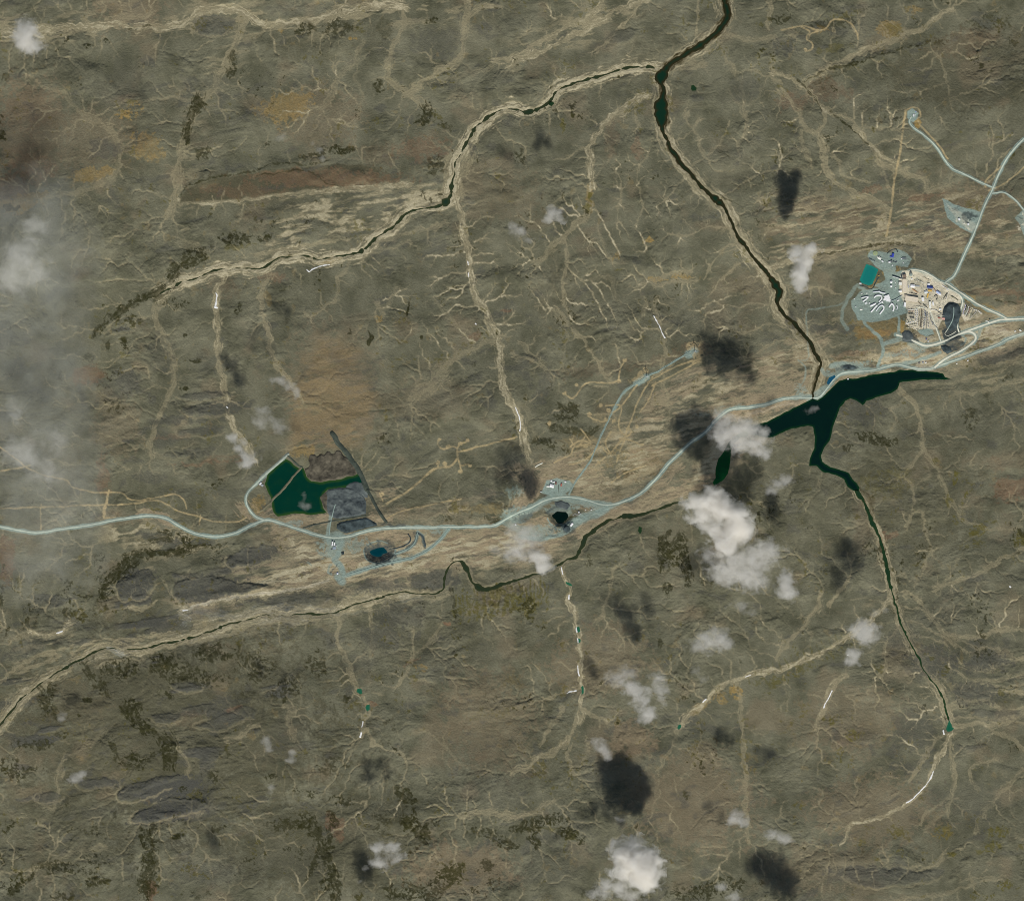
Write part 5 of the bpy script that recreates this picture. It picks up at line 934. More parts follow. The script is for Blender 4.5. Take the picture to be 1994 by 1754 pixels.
def cells(W, mask, Z, name, mat, attrs=None, rx=None, ry=None):
    """a mesh from the grid cells of window W where mask holds"""
    c = mask[:-1, :-1] | mask[1:, :-1] | mask[:-1, 1:] | mask[1:, 1:]
    nyw, nxw = mask.shape; jj, ii = np.nonzero(c)
    q = jj * nxw + ii; F = np.stack([q, q + nxw, q + nxw + 1, q + 1], 1)
    used, inv = np.unique(F, return_inverse=True); F = inv.reshape(F.shape)
    Vx = np.stack([wx(X[W]).ravel(), wy(Y[W]).ravel(), Z.ravel()], 1)[used]
    return mesh_np(name, Vx, F, mat, None, {k: v.ravel()[used] for k, v in (attrs or {}).items()})
# ------------------------------------------------------------------ water
def water(name, deep, shallow, lo_=1.0, hi=6.0, rough=.12):
    t = NT(name); d = t.attr('depth'); f = t.math('DIVIDE', t.math('SUBTRACT', d, lo_), hi - lo_, clamp=True)
    f = t.math('ADD', f, t.math('MULTIPLY', t.math('SUBTRACT', t.noise(.012, 4, .6, t.pos()), .5), .5), clamp=True)
    t.put(t.b.inputs["Base Color"], t.vary(t.mix(f, alb(*shallow), alb(*deep)), ((.008, .12),))); t.b.inputs["Roughness"].default_value = rough
    t.b.inputs["Specular IOR Level"].default_value = .5; t.b.inputs["IOR"].default_value = 1.33
    b = t.new("ShaderNodeBump"); b.inputs["Strength"].default_value = .25; b.inputs["Distance"].default_value = 1
    t.l.new(t.noise(.08, 3, .6, t.pos()), b.inputs["Height"]); t.l.new(b.outputs[0], t.b.inputs["Normal"]); return t.m
WM = {'river_main': water("river_water", (14, 40, 26), (40, 36, 18)), 'stream_west': water("stream_water", (28, 44, 30), (44, 50, 30)),
      'lake_reservoir': water("lake_water", (3, 24, 19), (12, 44, 20), .3, 5), 'tailings_water': water("tailings_pond_water", (2, 44, 32), (40, 66, 24), .3, 6),
      'green_water': water("green_arm_water", (6, 62, 26), (12, 66, 26), .3, 6),
      'teal_water': water("teal_pond_water", (22, 104, 96), (28, 112, 100)), 'blue_water': water("blue_pond_water", (18, 66, 92), (24, 72, 92)),
      'small': water("spring_water", (18, 78, 58), (34, 86, 62)), 'dark': water("creek_water", (16, 44, 30), (30, 50, 26)), 'pit': water("pit_lake_water", (0, 46, 54), (6, 52, 58)), 'black': water("black_pit_water", (1, 16, 12), (3, 18, 12))}
wmap = {'stream_south': 'stream_west', 'stream_lower': 'stream_west', 'stream_east': 'dark', 'round_water': 'dark', 'stream_pond': 'dark', 'black_creek_pool': 'dark', 'triangle_water': 'small'}
for k, nm in enumerate(NAMES):
    jj, ii = np.nonzero((WID == k) & (SD < 3))
    if not len(jj): continue
    W = (slice(max(jj.min() - 3, 0), jj.max() + 4), slice(max(ii.min() - 3, 0), ii.max() + 4))
    mask = (WID[W] == k) & (SD[W] < 2.2)
    mk = nm if nm in WM else wmap.get(nm, 'small')
    dep = np.clip(-SD[W], 0, 60)
    on = 'river' if nm.startswith('river') or nm.startswith('stream') and nm != 'stream_pond' else ('lake' if nm == 'lake_reservoir' else 'pond_water')
    Z = HS[W] - 1.0 if on == 'river' else np.full(mask.shape, LV[nm] - 1.0, np.float32)
    o = cells(W, mask, Z, on, WM[mk], {'depth': dep}); tag(o, kind='structure')
for nm, Pi, Po, dp in PITS:
    W, d = sdf_poly(Pi, 12, .25); o = cells(W, d < 2.5, np.full(d.shape, LV[nm], np.float32), 'pond_water', WM['pit' if nm == 'flooded_pit' else 'black'], {'depth': np.clip(-d, 0, 60)}); tag(o, kind='structure')
# ------------------------------------------------------------------ roads
t = NT("pale_crushed_gravel_road"); f = t.attr('edge')
e = t.math('ADD', f, t.math('MULTIPLY', t.math('SUBTRACT', t.noise(.03, 3, .6, t.pos()), .5), .7), clamp=True)
t.put(t.b.inputs["Base Color"], t.vary(t.mix(e, alb(176, 181, 163), alb(130, 144, 132)), ((.004, .2), (.02, .18), (.06, .14)))); M_ROAD = t.m
t = NT("pale_yard_road"); f = t.attr('edge')
t.put(t.b.inputs["Base Color"], t.vary(t.mix(f, alb(200, 198, 178), alb(168, 166, 146)), ((.006, .08), (.05, .08)))); M_ROAD2 = t.m
t = NT("grey_green_gravel_road"); f = t.attr('edge')
t.put(t.b.inputs["Base Color"], t.vary(t.mix(f, alb(134, 150, 140), alb(116, 130, 120)), ((.006, .1), (.05, .1)))); M_ROAD3 = t.m
def resample(P, st):
    P = np.array(P); d = np.concatenate([[0], np.cumsum(np.hypot(*np.diff(P[:, :2], axis=0).T))]); n = max(int(d[-1] / st), 2); s = np.linspace(0, d[-1], n)
    return np.stack([np.interp(s, d, P[:, k]) for k in range(P.shape[1])], 1)
def ribbon(name, P, hw, mat, lift=1.2, step=1.2):
    Q = resample(P, step); T = np.gradient(Q, axis=0); T /= np.hypot(T[:, 0], T[:, 1])[:, None] + 1e-9; Nn = np.stack([-T[:, 1], T[:, 0]], 1)
    jit = 1 + .4 * fbm(Q[:, 0], Q[:, 1], 9, 3, 301)
    offs = np.array([-1, -.6, -.2, .2, .6, 1]); k = len(offs)
    U = Q[:, None, 0] + Nn[:, None, 0] * offs[None] * hw * jit[:, None]; Vv = Q[:, None, 1] + Nn[:, None, 1] * offs[None] * hw * jit[:, None]
    Z = np.stack([zat(U[:, c_], Vv[:, c_]) for c_ in range(k)], 1)
    Z = np.maximum(Z, Z.mean(1, keepdims=True) - .6) + lift
    n = len(Q); VV = np.stack([wx(U).ravel(), wy(Vv).ravel(), Z.ravel()], 1)
    i = np.arange(k - 1); j = np.arange(n - 1); I, J = np.meshgrid(i, j); q = (J * k + I).ravel()
    F = np.stack([q, q + 1, q + k + 1, q + k], 1)
    if (U[0, 1] - U[0, 0]) * (-(Vv[1, 0] - Vv[0, 0])) - (-(Vv[0, 1] - Vv[0, 0])) * (U[1, 0] - U[0, 0]) < 0: F = F[:, ::-1]
    return mesh_np(name, VV, F, mat, None, {'edge': np.tile(np.abs(offs) ** 1.6, (n, 1))})
for i_, (nm, P) in enumerate(ROADPTS.items()):
    m = M_ROAD3 if nm in ('turbine_road', 'pit_road', 'quarry_road') else (M_ROAD2 if nm in ('plant_road', 'hairpin_road', 'stockpile_road', 'yard_road', 'plant_ring_road', 'stack_road') else M_ROAD)
    tag(ribbon('road', P, ROADS[nm][1], m, 1.2 + .22 * i_), kind='structure')
print("water and roads", round(time.time() - T0, 1))
# ------------------------------------------------------------------ earthworks: dikes, tailings and rock piles, snow
def rock(name, a_, b_, sc=.02, rough=.95):
    t = NT(name); p = t.pos(); n = t.noise(sc, 5, .65, p)
    f = t.math('MULTIPLY_ADD', n, 2.6, -.8, clamp=True)
    t.put(t.b.inputs["Base Color"], t.vary(t.mix(f, alb(*a_), alb(*b_)), ((.05, .2), (.2, .15)))); t.b.inputs["Roughness"].default_value = rough
    t.b.inputs["Specular IOR Level"].default_value = 0
    b = t.new("ShaderNodeBump"); b.inputs["Strength"].default_value = .8; b.inputs["Distance"].default_value = 4; t.l.new(t.noise(.06, 4, .65, p), b.inputs["Height"]); t.l.new(b.outputs[0], t.b.inputs["Normal"])
    return t.m
R_BROWN = rock("brown_tailings", (46, 44, 38), (98, 92, 78), .011); R_GREY = rock("grey_tailings", (50, 56, 58), (98, 104, 100), .009); R_DARK = rock("dark_ore_rock", (36, 42, 42), (74, 84, 84), .012)
R_DIKE = rock("dike_rock", (52, 58, 52), (72, 78, 68)); R_PALE = rock("pale_dike_gravel", (118, 126, 116), (150, 154, 140)); R_BROWND = rock("brown_dike_rock", (84, 82, 66), (110, 104, 84))
t = NT("old_snow"); t.put(t.b.inputs["Base Color"], t.vary((.86, .86, .84, 1), ((.03, .12), (.15, .1)))); t.b.inputs["Roughness"].default_value = .7; M_SNOW = t.m
ZMIN = {}
def mound(name, label, cat, poly, ht, mat, slope=.55, warp=.5, lump=2.0, group=None, base=None, attrs=None, sm=None):
    P = pts(poly)
    if sm: P = smooth(P, 3, True)
    W, d = sdf_poly(P, 10, warp)
    lob = fbm(X[W], Y[W], 6, 3, 401, .6)
    g = np.maximum(Hh[W], -999 if base is None else base)
    z = g + np.where(d < 0, np.minimum(-d * S * slope, ht) * (1 + .12 * lob) + lob * lump * np.clip(-d / 3, 0, 1) + .4, -d * 3)
    o = cells(W, d < .6, z.astype(np.float32), name, mat); tag(o, label, cat, group); Hh[W] = np.where(d < 0, np.maximum(Hh[W], z), Hh[W]); return o
def dike(name, label, line, hw, ht, mat, base=None, group=None, cat='dike', warp=.25, slope=.5):
    P = smooth(pts(line), 4); W, D = dist_line(P, hw + 4, warp); d = D - hw * (1 + (.75 * BR[W] + .6 * BF[W] if cat == 'snow patch' else 0))
    g = np.maximum(Hh[W], -999 if base is None else base)
    z = g + np.where(d < 0, np.minimum(-d * S * slope, ht) + .5, -d * 3)
    o = cells(W, d < .6, z.astype(np.float32), name, mat); tag(o, label, cat, group); Hh[W] = np.where(d < 0, np.maximum(Hh[W], z), Hh[W]); return o
TW = LV['tailings_water'] - 1.0
mound("tailings_pile", "brown lobed tailings pile with scalloped edge on the far shore of the green pond", "tailings pile", "602,886 606,883 612,884 616,888 620,887 622,884 627,883 630,886 634,883 638,879 643,880 646,884 650,884 652,879 657,877 663,879 666,883 669,887 674,890 680,893 685,899 690,905 694,912 695,918 692,924 684,927 668,930 652,935 636,935 622,938 608,935 599,929 593,918 594,913 600,911 603,905 600,896", 9, R_BROWN, .7, .4, 5, base=TW)
mound("tailings_pile", "grey tailings pile with a pale ramp beside the dark pond", "tailings pile", "640,953 655,950 672,949 688,951 700,958 708,966 712,980 713,1000 700,1004 682,1007 664,1009 648,1008 640,1003 636,990 633,975 636,962", 8, R_GREY, .5, .4, 4.5, base=TW)
mound("tailings_pile", "blue grey tailings spit between the green water and the long dark dike", "tailings pile", "672,948 680,942 692,938 704,939 712,945 716,956 716,968 710,968 700,960 688,953", 6, R_GREY, .4, .4, 1.5, base=TW)
mound("tailings_pile", "small dark brown delta at the pond's inner corner", "tailings pile", "624,968 630,962 637,958 638,970 637,985 640,995 633,990 628,980", 3, R_BROWN, .3, .5, .8, base=TW)
mound("ore_stockpile", "long charcoal stockpile lying along the haul road", "stockpile", "656,1020 664,1016 680,1013 698,1010 714,1008 724,1012 734,1017 735,1023 724,1025 708,1029 690,1034 675,1038 664,1035 656,1029", 12, R_DARK, .6, .35, 2.2)
mound("ore_stockpile", "big black keyhole shaped ore stockpile at the edge of the plant yard", "stockpile", "1836,606 1839,596 1846,589 1856,588 1865,592 1871,601 1871,612 1868,625 1864,636 1858,643 1850,645 1843,638 1840,626 1836,616", 20, R_DARK, .6, .2, 2.0)
mound("ore_stockpile", "dark grey round stockpile beside the orange strip", "stockpile", "1756,648 1762,643 1770,643 1776,648 1778,656 1774,664 1764,666 1757,661", 10, R_GREY, .6, .2, 1.2)
mound("ore_stockpile", "charcoal stockpile between the plant road and the hairpin", "stockpile", "1832,673 1840,670 1850,674 1853,684 1845,688 1836,683", 8, R_DARK, .5, .3, 1.2)
mound("waste_rock_pile", "low dark rock pile beside the blue pond road", "rock pile", "1640,716 1643,711 1652,710 1661,712 1668,717 1658,720 1648,720", 8, R_DARK, .5, .3, 1.0)
mound("ore_stockpile", "grey rock pile north of the black pit", "stockpile", "1080,977 1092,974 1106,977 1110,985 1104,993 1090,990 1082,985", 8, R_GREY, .5, .3, 1.0)
mound("waste_rock_pile", "dark heap beside the white shed south of the black pit", "rock pile", "1096,1030 1101,1022 1108,1024 1112,1031 1104,1036", 6, R_DARK, .5, .3, .8)
mound("waste_rock_pile", "tiny black heap by the quarry camp lane", "rock pile", "664,1074 669,1072 670,1079 665,1081", 6, R_DARK, .6, .3, .6)
dike("dike", "long dark embankment running down to the haul road", "647,843 652,850 660,864 672,878 684,894 696,912 706,932 714,952", 5, 10, R_DIKE)
dike("dike", "narrow dark lower end of the long embankment", "715,954 722,966 730,982 741,1000 752,1016", 3.0, 8, R_DIKE)
dike("dike", "brown causeway splitting the green pond from the blue corner", "588,909 578,920 568,932 557,946 546,957 535,968 522,983 508,995", 2.0, 5, R_BROWND, base=TW)
dike("dike", "pale gravel dike along the pond's northwest shore", "562,884 553,892 540,903 527,914 517,922 508,930", 2.6, 7, R_PALE)
dike("dike", "short grey dike closing the pond's north tip", "562,888 572,897 582,906 588,910", 1.6, 5, R_DIKE)
dike("berm", "thin dark berm between the ditch and the charcoal stockpile", "590,1027 610,1022 640,1015 675,1009 712,1003", 1.1, 3.5, R_DIKE, cat='berm')
dike("berm", "dark curved berm on the east side of the quarry loop", "811,1037 818,1041 824,1048 828,1056 829,1063", 1.4, 4, R_DARK, cat='berm')
dike("berm", "dark curved berm inside the quarry loop", "795,1040 800,1048 795,1058 782,1064 766,1067", 1.3, 4, R_DARK, cat='berm')
dike("berm", "thin black berm around the turquoise pond", "1675,556 1683,558 1693,562 1700,560 1705,550 1712,538", 1.0, 4, R_DARK, cat='berm')
dike("berm", "dark rock berm above the blue container depot", "1727,493 1733,489 1739,486 1745,485 1748,491", .9, 4, R_DARK, cat='berm')
tag(ribbon('road', smooth(pts("641,1042 643,1022 647,1004 650,992 653,982"), 5), .9, M_ROAD3, 1.0), kind='structure')
tag(ribbon('road', smooth(pts("1857,598 1857,610 1855,622 1850,633 1844,643"), 5), .8, M_ROAD3, 1.0), kind='structure')
SNOWS = [("421,571 423,576 422,585 421,592 420,599", 1.3, "narrow bright snow strip in the pale gully west of the shadows"), ("419,598 423,599", 1.8, "round snow patch at the foot of the pale gully"), ("1272,615 1278,625 1284,636 1290,648 1295,658", 1.2, "slanting white snow line north of the wind turbines"),
 ("1004,793 1009,806 1012,818 1014,830 1012,838", 1.1, "broken snow strip at the lower end of the central gully"), ("911,508 912,514", 1.2, "small snow fleck in the central gully near the stream"), ("926,629 927,631", 1.8, "single white snow dot beside the central gully"), ("913,533 913,540", .9, "thin snow fleck just below the first one in the central gully"),
 ("597,527 602,530 608,525 618,521 625,518 642,515", 1.0, "pale snow band along the stream's cut bank"), ("703,1425 701,1434", 2.2, "white snow patch below the emerald springs"), ("705,1415 707,1405", 1.2, "thin snow fleck above the bright patch by the emerald springs"),
 ("1108,1160 1109,1167", 1.3, "small snow fleck high in the southern gully"), ("1123,1222 1124,1231", 1.2, "snow fleck beside the upper emerald pool"), ("1124,1243 1126,1251", 1.2, "snow fleck beside the lower emerald pool"), ("1125,1296 1125,1306 1127,1314", 1.3, "snow strip in the middle of the southern gully"),
 ("1104,1350 1112,1346 1122,1344", 1.3, "snow patch in the side gully west of the southern stream"), ("1619,1345 1614,1357 1608,1367 1603,1376", 1.2, "slanting snow line near the two small clouds in the southeast"), ("1818,1500 1813,1513 1805,1525 1797,1535 1786,1546 1775,1556 1765,1562", 1.2, "long curved snow line in the southeastern gully"),
 ("1836,1420 1838,1428", 1.4, "snow fleck beside the triangular pool"), ("1368,1367 1374,1360", 1.2, "snow fleck on the ochre gully above the spring pool"), ("1452,1317 1462,1314", .8, "thin snow fleck on the tan gully crest"), ("1093,1105 1095,1112 1096,1118", 1.0, "snow strip where the southern gully leaves the river"),
 ("112,1232 122,1228", 1.1, "snow fleck on the curved pale scarp"), ("356,1188 365,1186", 1.2, "snow fleck at the west end of the tan ridge"), ("440,792 443,794", 1.0, "snow fleck under the shadow in the western gully"), ("1966,1141 1968,1143", 1.3, "lone snow dot on the eastern plain"), ("1650,1275 1652,1274", 1.1, "snow dot below the ragged cloud by the tan gully")]
for s, hw, lb in SNOWS:
    o = dike("snow_patch", lb, s, hw * .85, 2.0, M_SNOW, cat='snow patch', group="late snow patches in the gullies", warp=.35, slope=.4)
print("earthworks", round(time.time() - T0, 1))
# ------------------------------------------------------------------ buildings
MATS = {}
def paint(rgb, kind='roof'):
    k = (rgb, kind)
    if k not in MATS:
        MATS[k] = simple("painted_metal_%s" % kind, rgb, ((.05, .1), (.4, .08)), .6, .3)
    return MATS[k]
WHITE = (238, 238, 230); BEIGE = (196, 184, 162); GREY = (140, 145, 145); BLUE = (38, 56, 108); CREAM = (226, 218, 196); YEL = (196, 158, 78); RED = (150, 88, 74); DGREY = (88, 92, 94); LGREY = (190, 192, 188)
WALLC = {WHITE: (170, 172, 170), BEIGE: (150, 142, 126), BLUE: (60, 70, 100)}
def box(V, F, x0, x1, y0, y1, z0, z1):
    b = len(V); V += [(x0, y0, z0), (x1, y0, z0), (x1, y1, z0), (x0, y1, z0), (x0, y0, z1), (x1, y0, z1), (x1, y1, z1), (x0, y1, z1)]
    F += [[b, b + 3, b + 2, b + 1], [b + 4, b + 5, b + 6, b + 7], [b, b + 1, b + 5, b + 4], [b + 1, b + 2, b + 6, b + 5], [b + 2, b + 3, b + 7, b + 6], [b + 3, b, b + 4, b + 7]]
def empty(name, u, v, ang=0, z=None):
    e = bpy.data.objects.new(name, None); COL.objects.link(e); e.location = (wx(u), wy(v), float(zat(u, v)) if z is None else z); e.rotation_euler = (0, 0, math.radians(ang)); return e
def building(name, cat, label, u, v, w_, l_, h, ang=0, roof=WHITE, style='gable', group=None, wall=None, vents=0, door=True):
    """w_ (east-west) and l_ (north-south) in photo pixels before turning"""
    e = empty(name, u, v, ang); tag(e, label, cat, group)
    a, b = w_ * S / 2, l_ * S / 2; z0 = -6.0
    wc = wall or WALLC.get(roof, tuple(int(q * .8) for q in roof)); V, F = [], []
    if style == 'gable':
        lx = a >= b; r = min(a, b) * .28
        V = [(-a, -b, z0), (a, -b, z0), (a, b, z0), (-a, b, z0), (-a, -b, h), (a, -b, h), (a, b, h), (-a, b, h)]
        F = [[0, 1, 5, 4], [1, 2, 6, 5], [2, 3, 7, 6], [3, 0, 4, 7]]
        if lx: V += [(-a, 0, h + r), (a, 0, h + r)]; F += [[4, 8, 7], [5, 6, 9]]
        else: V += [(0, -b, h + r), (0, b, h + r)]; F += [[4, 5, 8], [6, 7, 9]]
        obj('wall', V, F, paint(wc, 'wall'), e); o = .8; V, F = [], []; th = .5
        if lx: q = [(-a - o, -b - o, h - r * o / b), (a + o, -b - o, h - r * o / b), (a + o, 0, h + r), (-a - o, 0, h + r), (a + o, b + o, h - r * o / b), (-a - o, b + o, h - r * o / b)]
        else: q = [(-a - o, b + o, h - r * o / a), (-a - o, -b - o, h - r * o / a), (0, -b - o, h + r), (0, b + o, h + r), (a + o, -b - o, h - r * o / a), (a + o, b + o, h - r * o / a)]
        V = [(x, y, z + .3) for x, y, z in q] + [(x, y, z + .3 + th) for x, y, z in q]
        F = [[6, 7, 8, 9], [9, 8, 10, 11], [3, 2, 1, 0], [5, 4, 2, 3], [0, 1, 7, 6], [4, 5, 11, 10], [0, 6, 9, 3], [3, 9, 11, 5], [1, 2, 8, 7], [2, 4, 10, 8]]
        rf = obj('roof', V, F, paint(roof), e); top = h + r
    elif style == 'round':
        n = 10; V, F = [], []; box(V, F, -a, a, -b, b, z0, h * .5); obj('wall', V, F, paint(wc, 'wall'), e); V, F = [], []
        for yy in (-b - .5, b + .5):
            V += [((a + .5) * math.cos(math.pi * i / n), yy, h * .5 + .2 + h * .5 * math.sin(math.pi * i / n)) for i in range(n + 1)]
        F = [[i, i + 1, i + n + 2, i + n + 1] for i in range(n)] + [list(range(n + 1))[::-1], list(range(n + 1, 2 * n + 2))]
        rf = obj('roof', V, [f[::-1] for f in F], paint(roof), e, True); top = h
    else:
        box(V, F, -a, a, -b, b, z0, h); obj('wall', V, F, paint(wc, 'wall'), e); V, F = [], []
        box(V, F, -a - .6, a + .6, -b - .6, b + .6, h + .02, h + .9)
        p = 1.2
        for q in ((-a - .6, a + .6, -b - .6, -b - .6 + p), (-a - .6, a + .6, b + .6 - p, b + .6), (-a - .6, -a - .6 + p, -b - .6 + p, b + .6 - p), (a + .6 - p, a + .6, -b - .6 + p, b + .6 - p)): box(V, F, *q, h + .91, h + 1.7)
        rf = obj('roof', V, F, paint(roof), e); top = h + .9
    for i in range(vents):
        V, F = [], []; rx = (random.random() - .5) * 1.3 * a; ry = (random.random() - .5) * 1.3 * b; zz = top - (0 if style == 'flat' else min(a, b) * .28)
        box(V, F, rx - 1.6, rx + 1.6, ry - 1.6, ry + 1.6, zz + .03, top + 2.6); box(V, F, rx - 2, rx + 2, ry - 2, ry + 2, top + 2.62, top + 3.1)
        obj('vent', V, F, paint(LGREY, 'vent'), rf)
    if door:
        V, F = [], []; dw = min(3.0, a * .5); box(V, F, -dw, dw, -b - .25, -b - .02, 0, min(5.0, h * .6)); obj('door', V, F, paint(DGREY, 'door'), e)
    return e
def wing(name, cat, label, line, hw, h, rgb, group=None):
    """long curved building following a line: walls, rounded roof"""
    Q = resample(smooth(pts(line), 4), 1.0); u0, v0 = Q[len(Q) // 2]; z0 = float(zat(u0, v0)); e = empty(name, u0, v0, 0, z0); tag(e, label, cat, group)
    X0 = np.stack([wx(Q[:, 0]) - wx(u0), wy(Q[:, 1]) - wy(v0)], 1); T = np.gradient(X0, axis=0); T /= np.hypot(T[:, 0], T[:, 1])[:, None]; N = np.stack([-T[:, 1], T[:, 0]], 1); m = hw * S
    def loft(prof):
        V, F = [], []; k = len(prof)
        for i in range(len(Q)):
            for o, z in prof: V.append((X0[i, 0] + N[i, 0] * o, X0[i, 1] + N[i, 1] * o, z))
        for i in range(len(Q) - 1):
            for j in range(k): F.append([i * k + j, i * k + (j + 1) % k, (i + 1) * k + (j + 1) % k, (i + 1) * k + j][::-1])
        F.append(list(range(k))); n0 = (len(Q) - 1) * k; F.append([n0 + j for j in range(k)][::-1]); return V, F
    V, F = loft([(-m, -6), (m, -6), (m, h * .62), (-m, h * .62)]); obj('wall', V, [f[::-1] for f in F], paint(tuple(int(q * .8) for q in rgb), 'wall'), e)
    pr = [((m + .6) * math.cos(a), h * .62 + .1 + h * .38 * math.sin(a)) for a in [math.pi * i / 6 for i in range(7)]]
    V, F = loft(pr); obj('roof', V, F, paint(rgb), e, False)
    return e
def tank(label, u, v, r, h, rgb, cat='storage tank', group=None, dome=.35):
    e = empty('storage_tank', u, v); tag(e, label, cat, group); n = 24; m = r * S
    V = [(m * math.cos(2 * math.pi * i / n), m * math.sin(2 * math.pi * i / n), z) for z in (-5, h) for i in range(n)]
    F = [[i, (i + 1) % n, n + (i + 1) % n, n + i] for i in range(n)]; obj('wall', V, F, paint(tuple(int(q * .85) for q in rgb), 'wall'), e, True)
    V, F = [], []
    rings = [(1.02, -.2), (1.02, .15), (.8, .15 + dome * m * .4), (.5, .15 + dome * m * .75), (.18, .15 + dome * m)]
    for q, z in rings: V += [(m * q * math.cos(2 * math.pi * i / n), m * q * math.sin(2 * math.pi * i / n), h + z + .25) for i in range(n)]
    for k in range(len(rings) - 1): F += [[k * n + i, k * n + (i + 1) % n, (k + 1) * n + (i + 1) % n, (k + 1) * n + i] for i in range(n)]
    F.append([(len(rings) - 1) * n + i for i in range(n)]); rf = obj('roof', V, F, paint(rgb), e, True)
    V, F = [], []; box(V, F, -m * .14, m * .14, -m * .14, m * .14, h + dome * m + .3, h + dome * m + 2.2); obj('hatch', V, F, paint(GREY, 'vent'), rf)
    return e
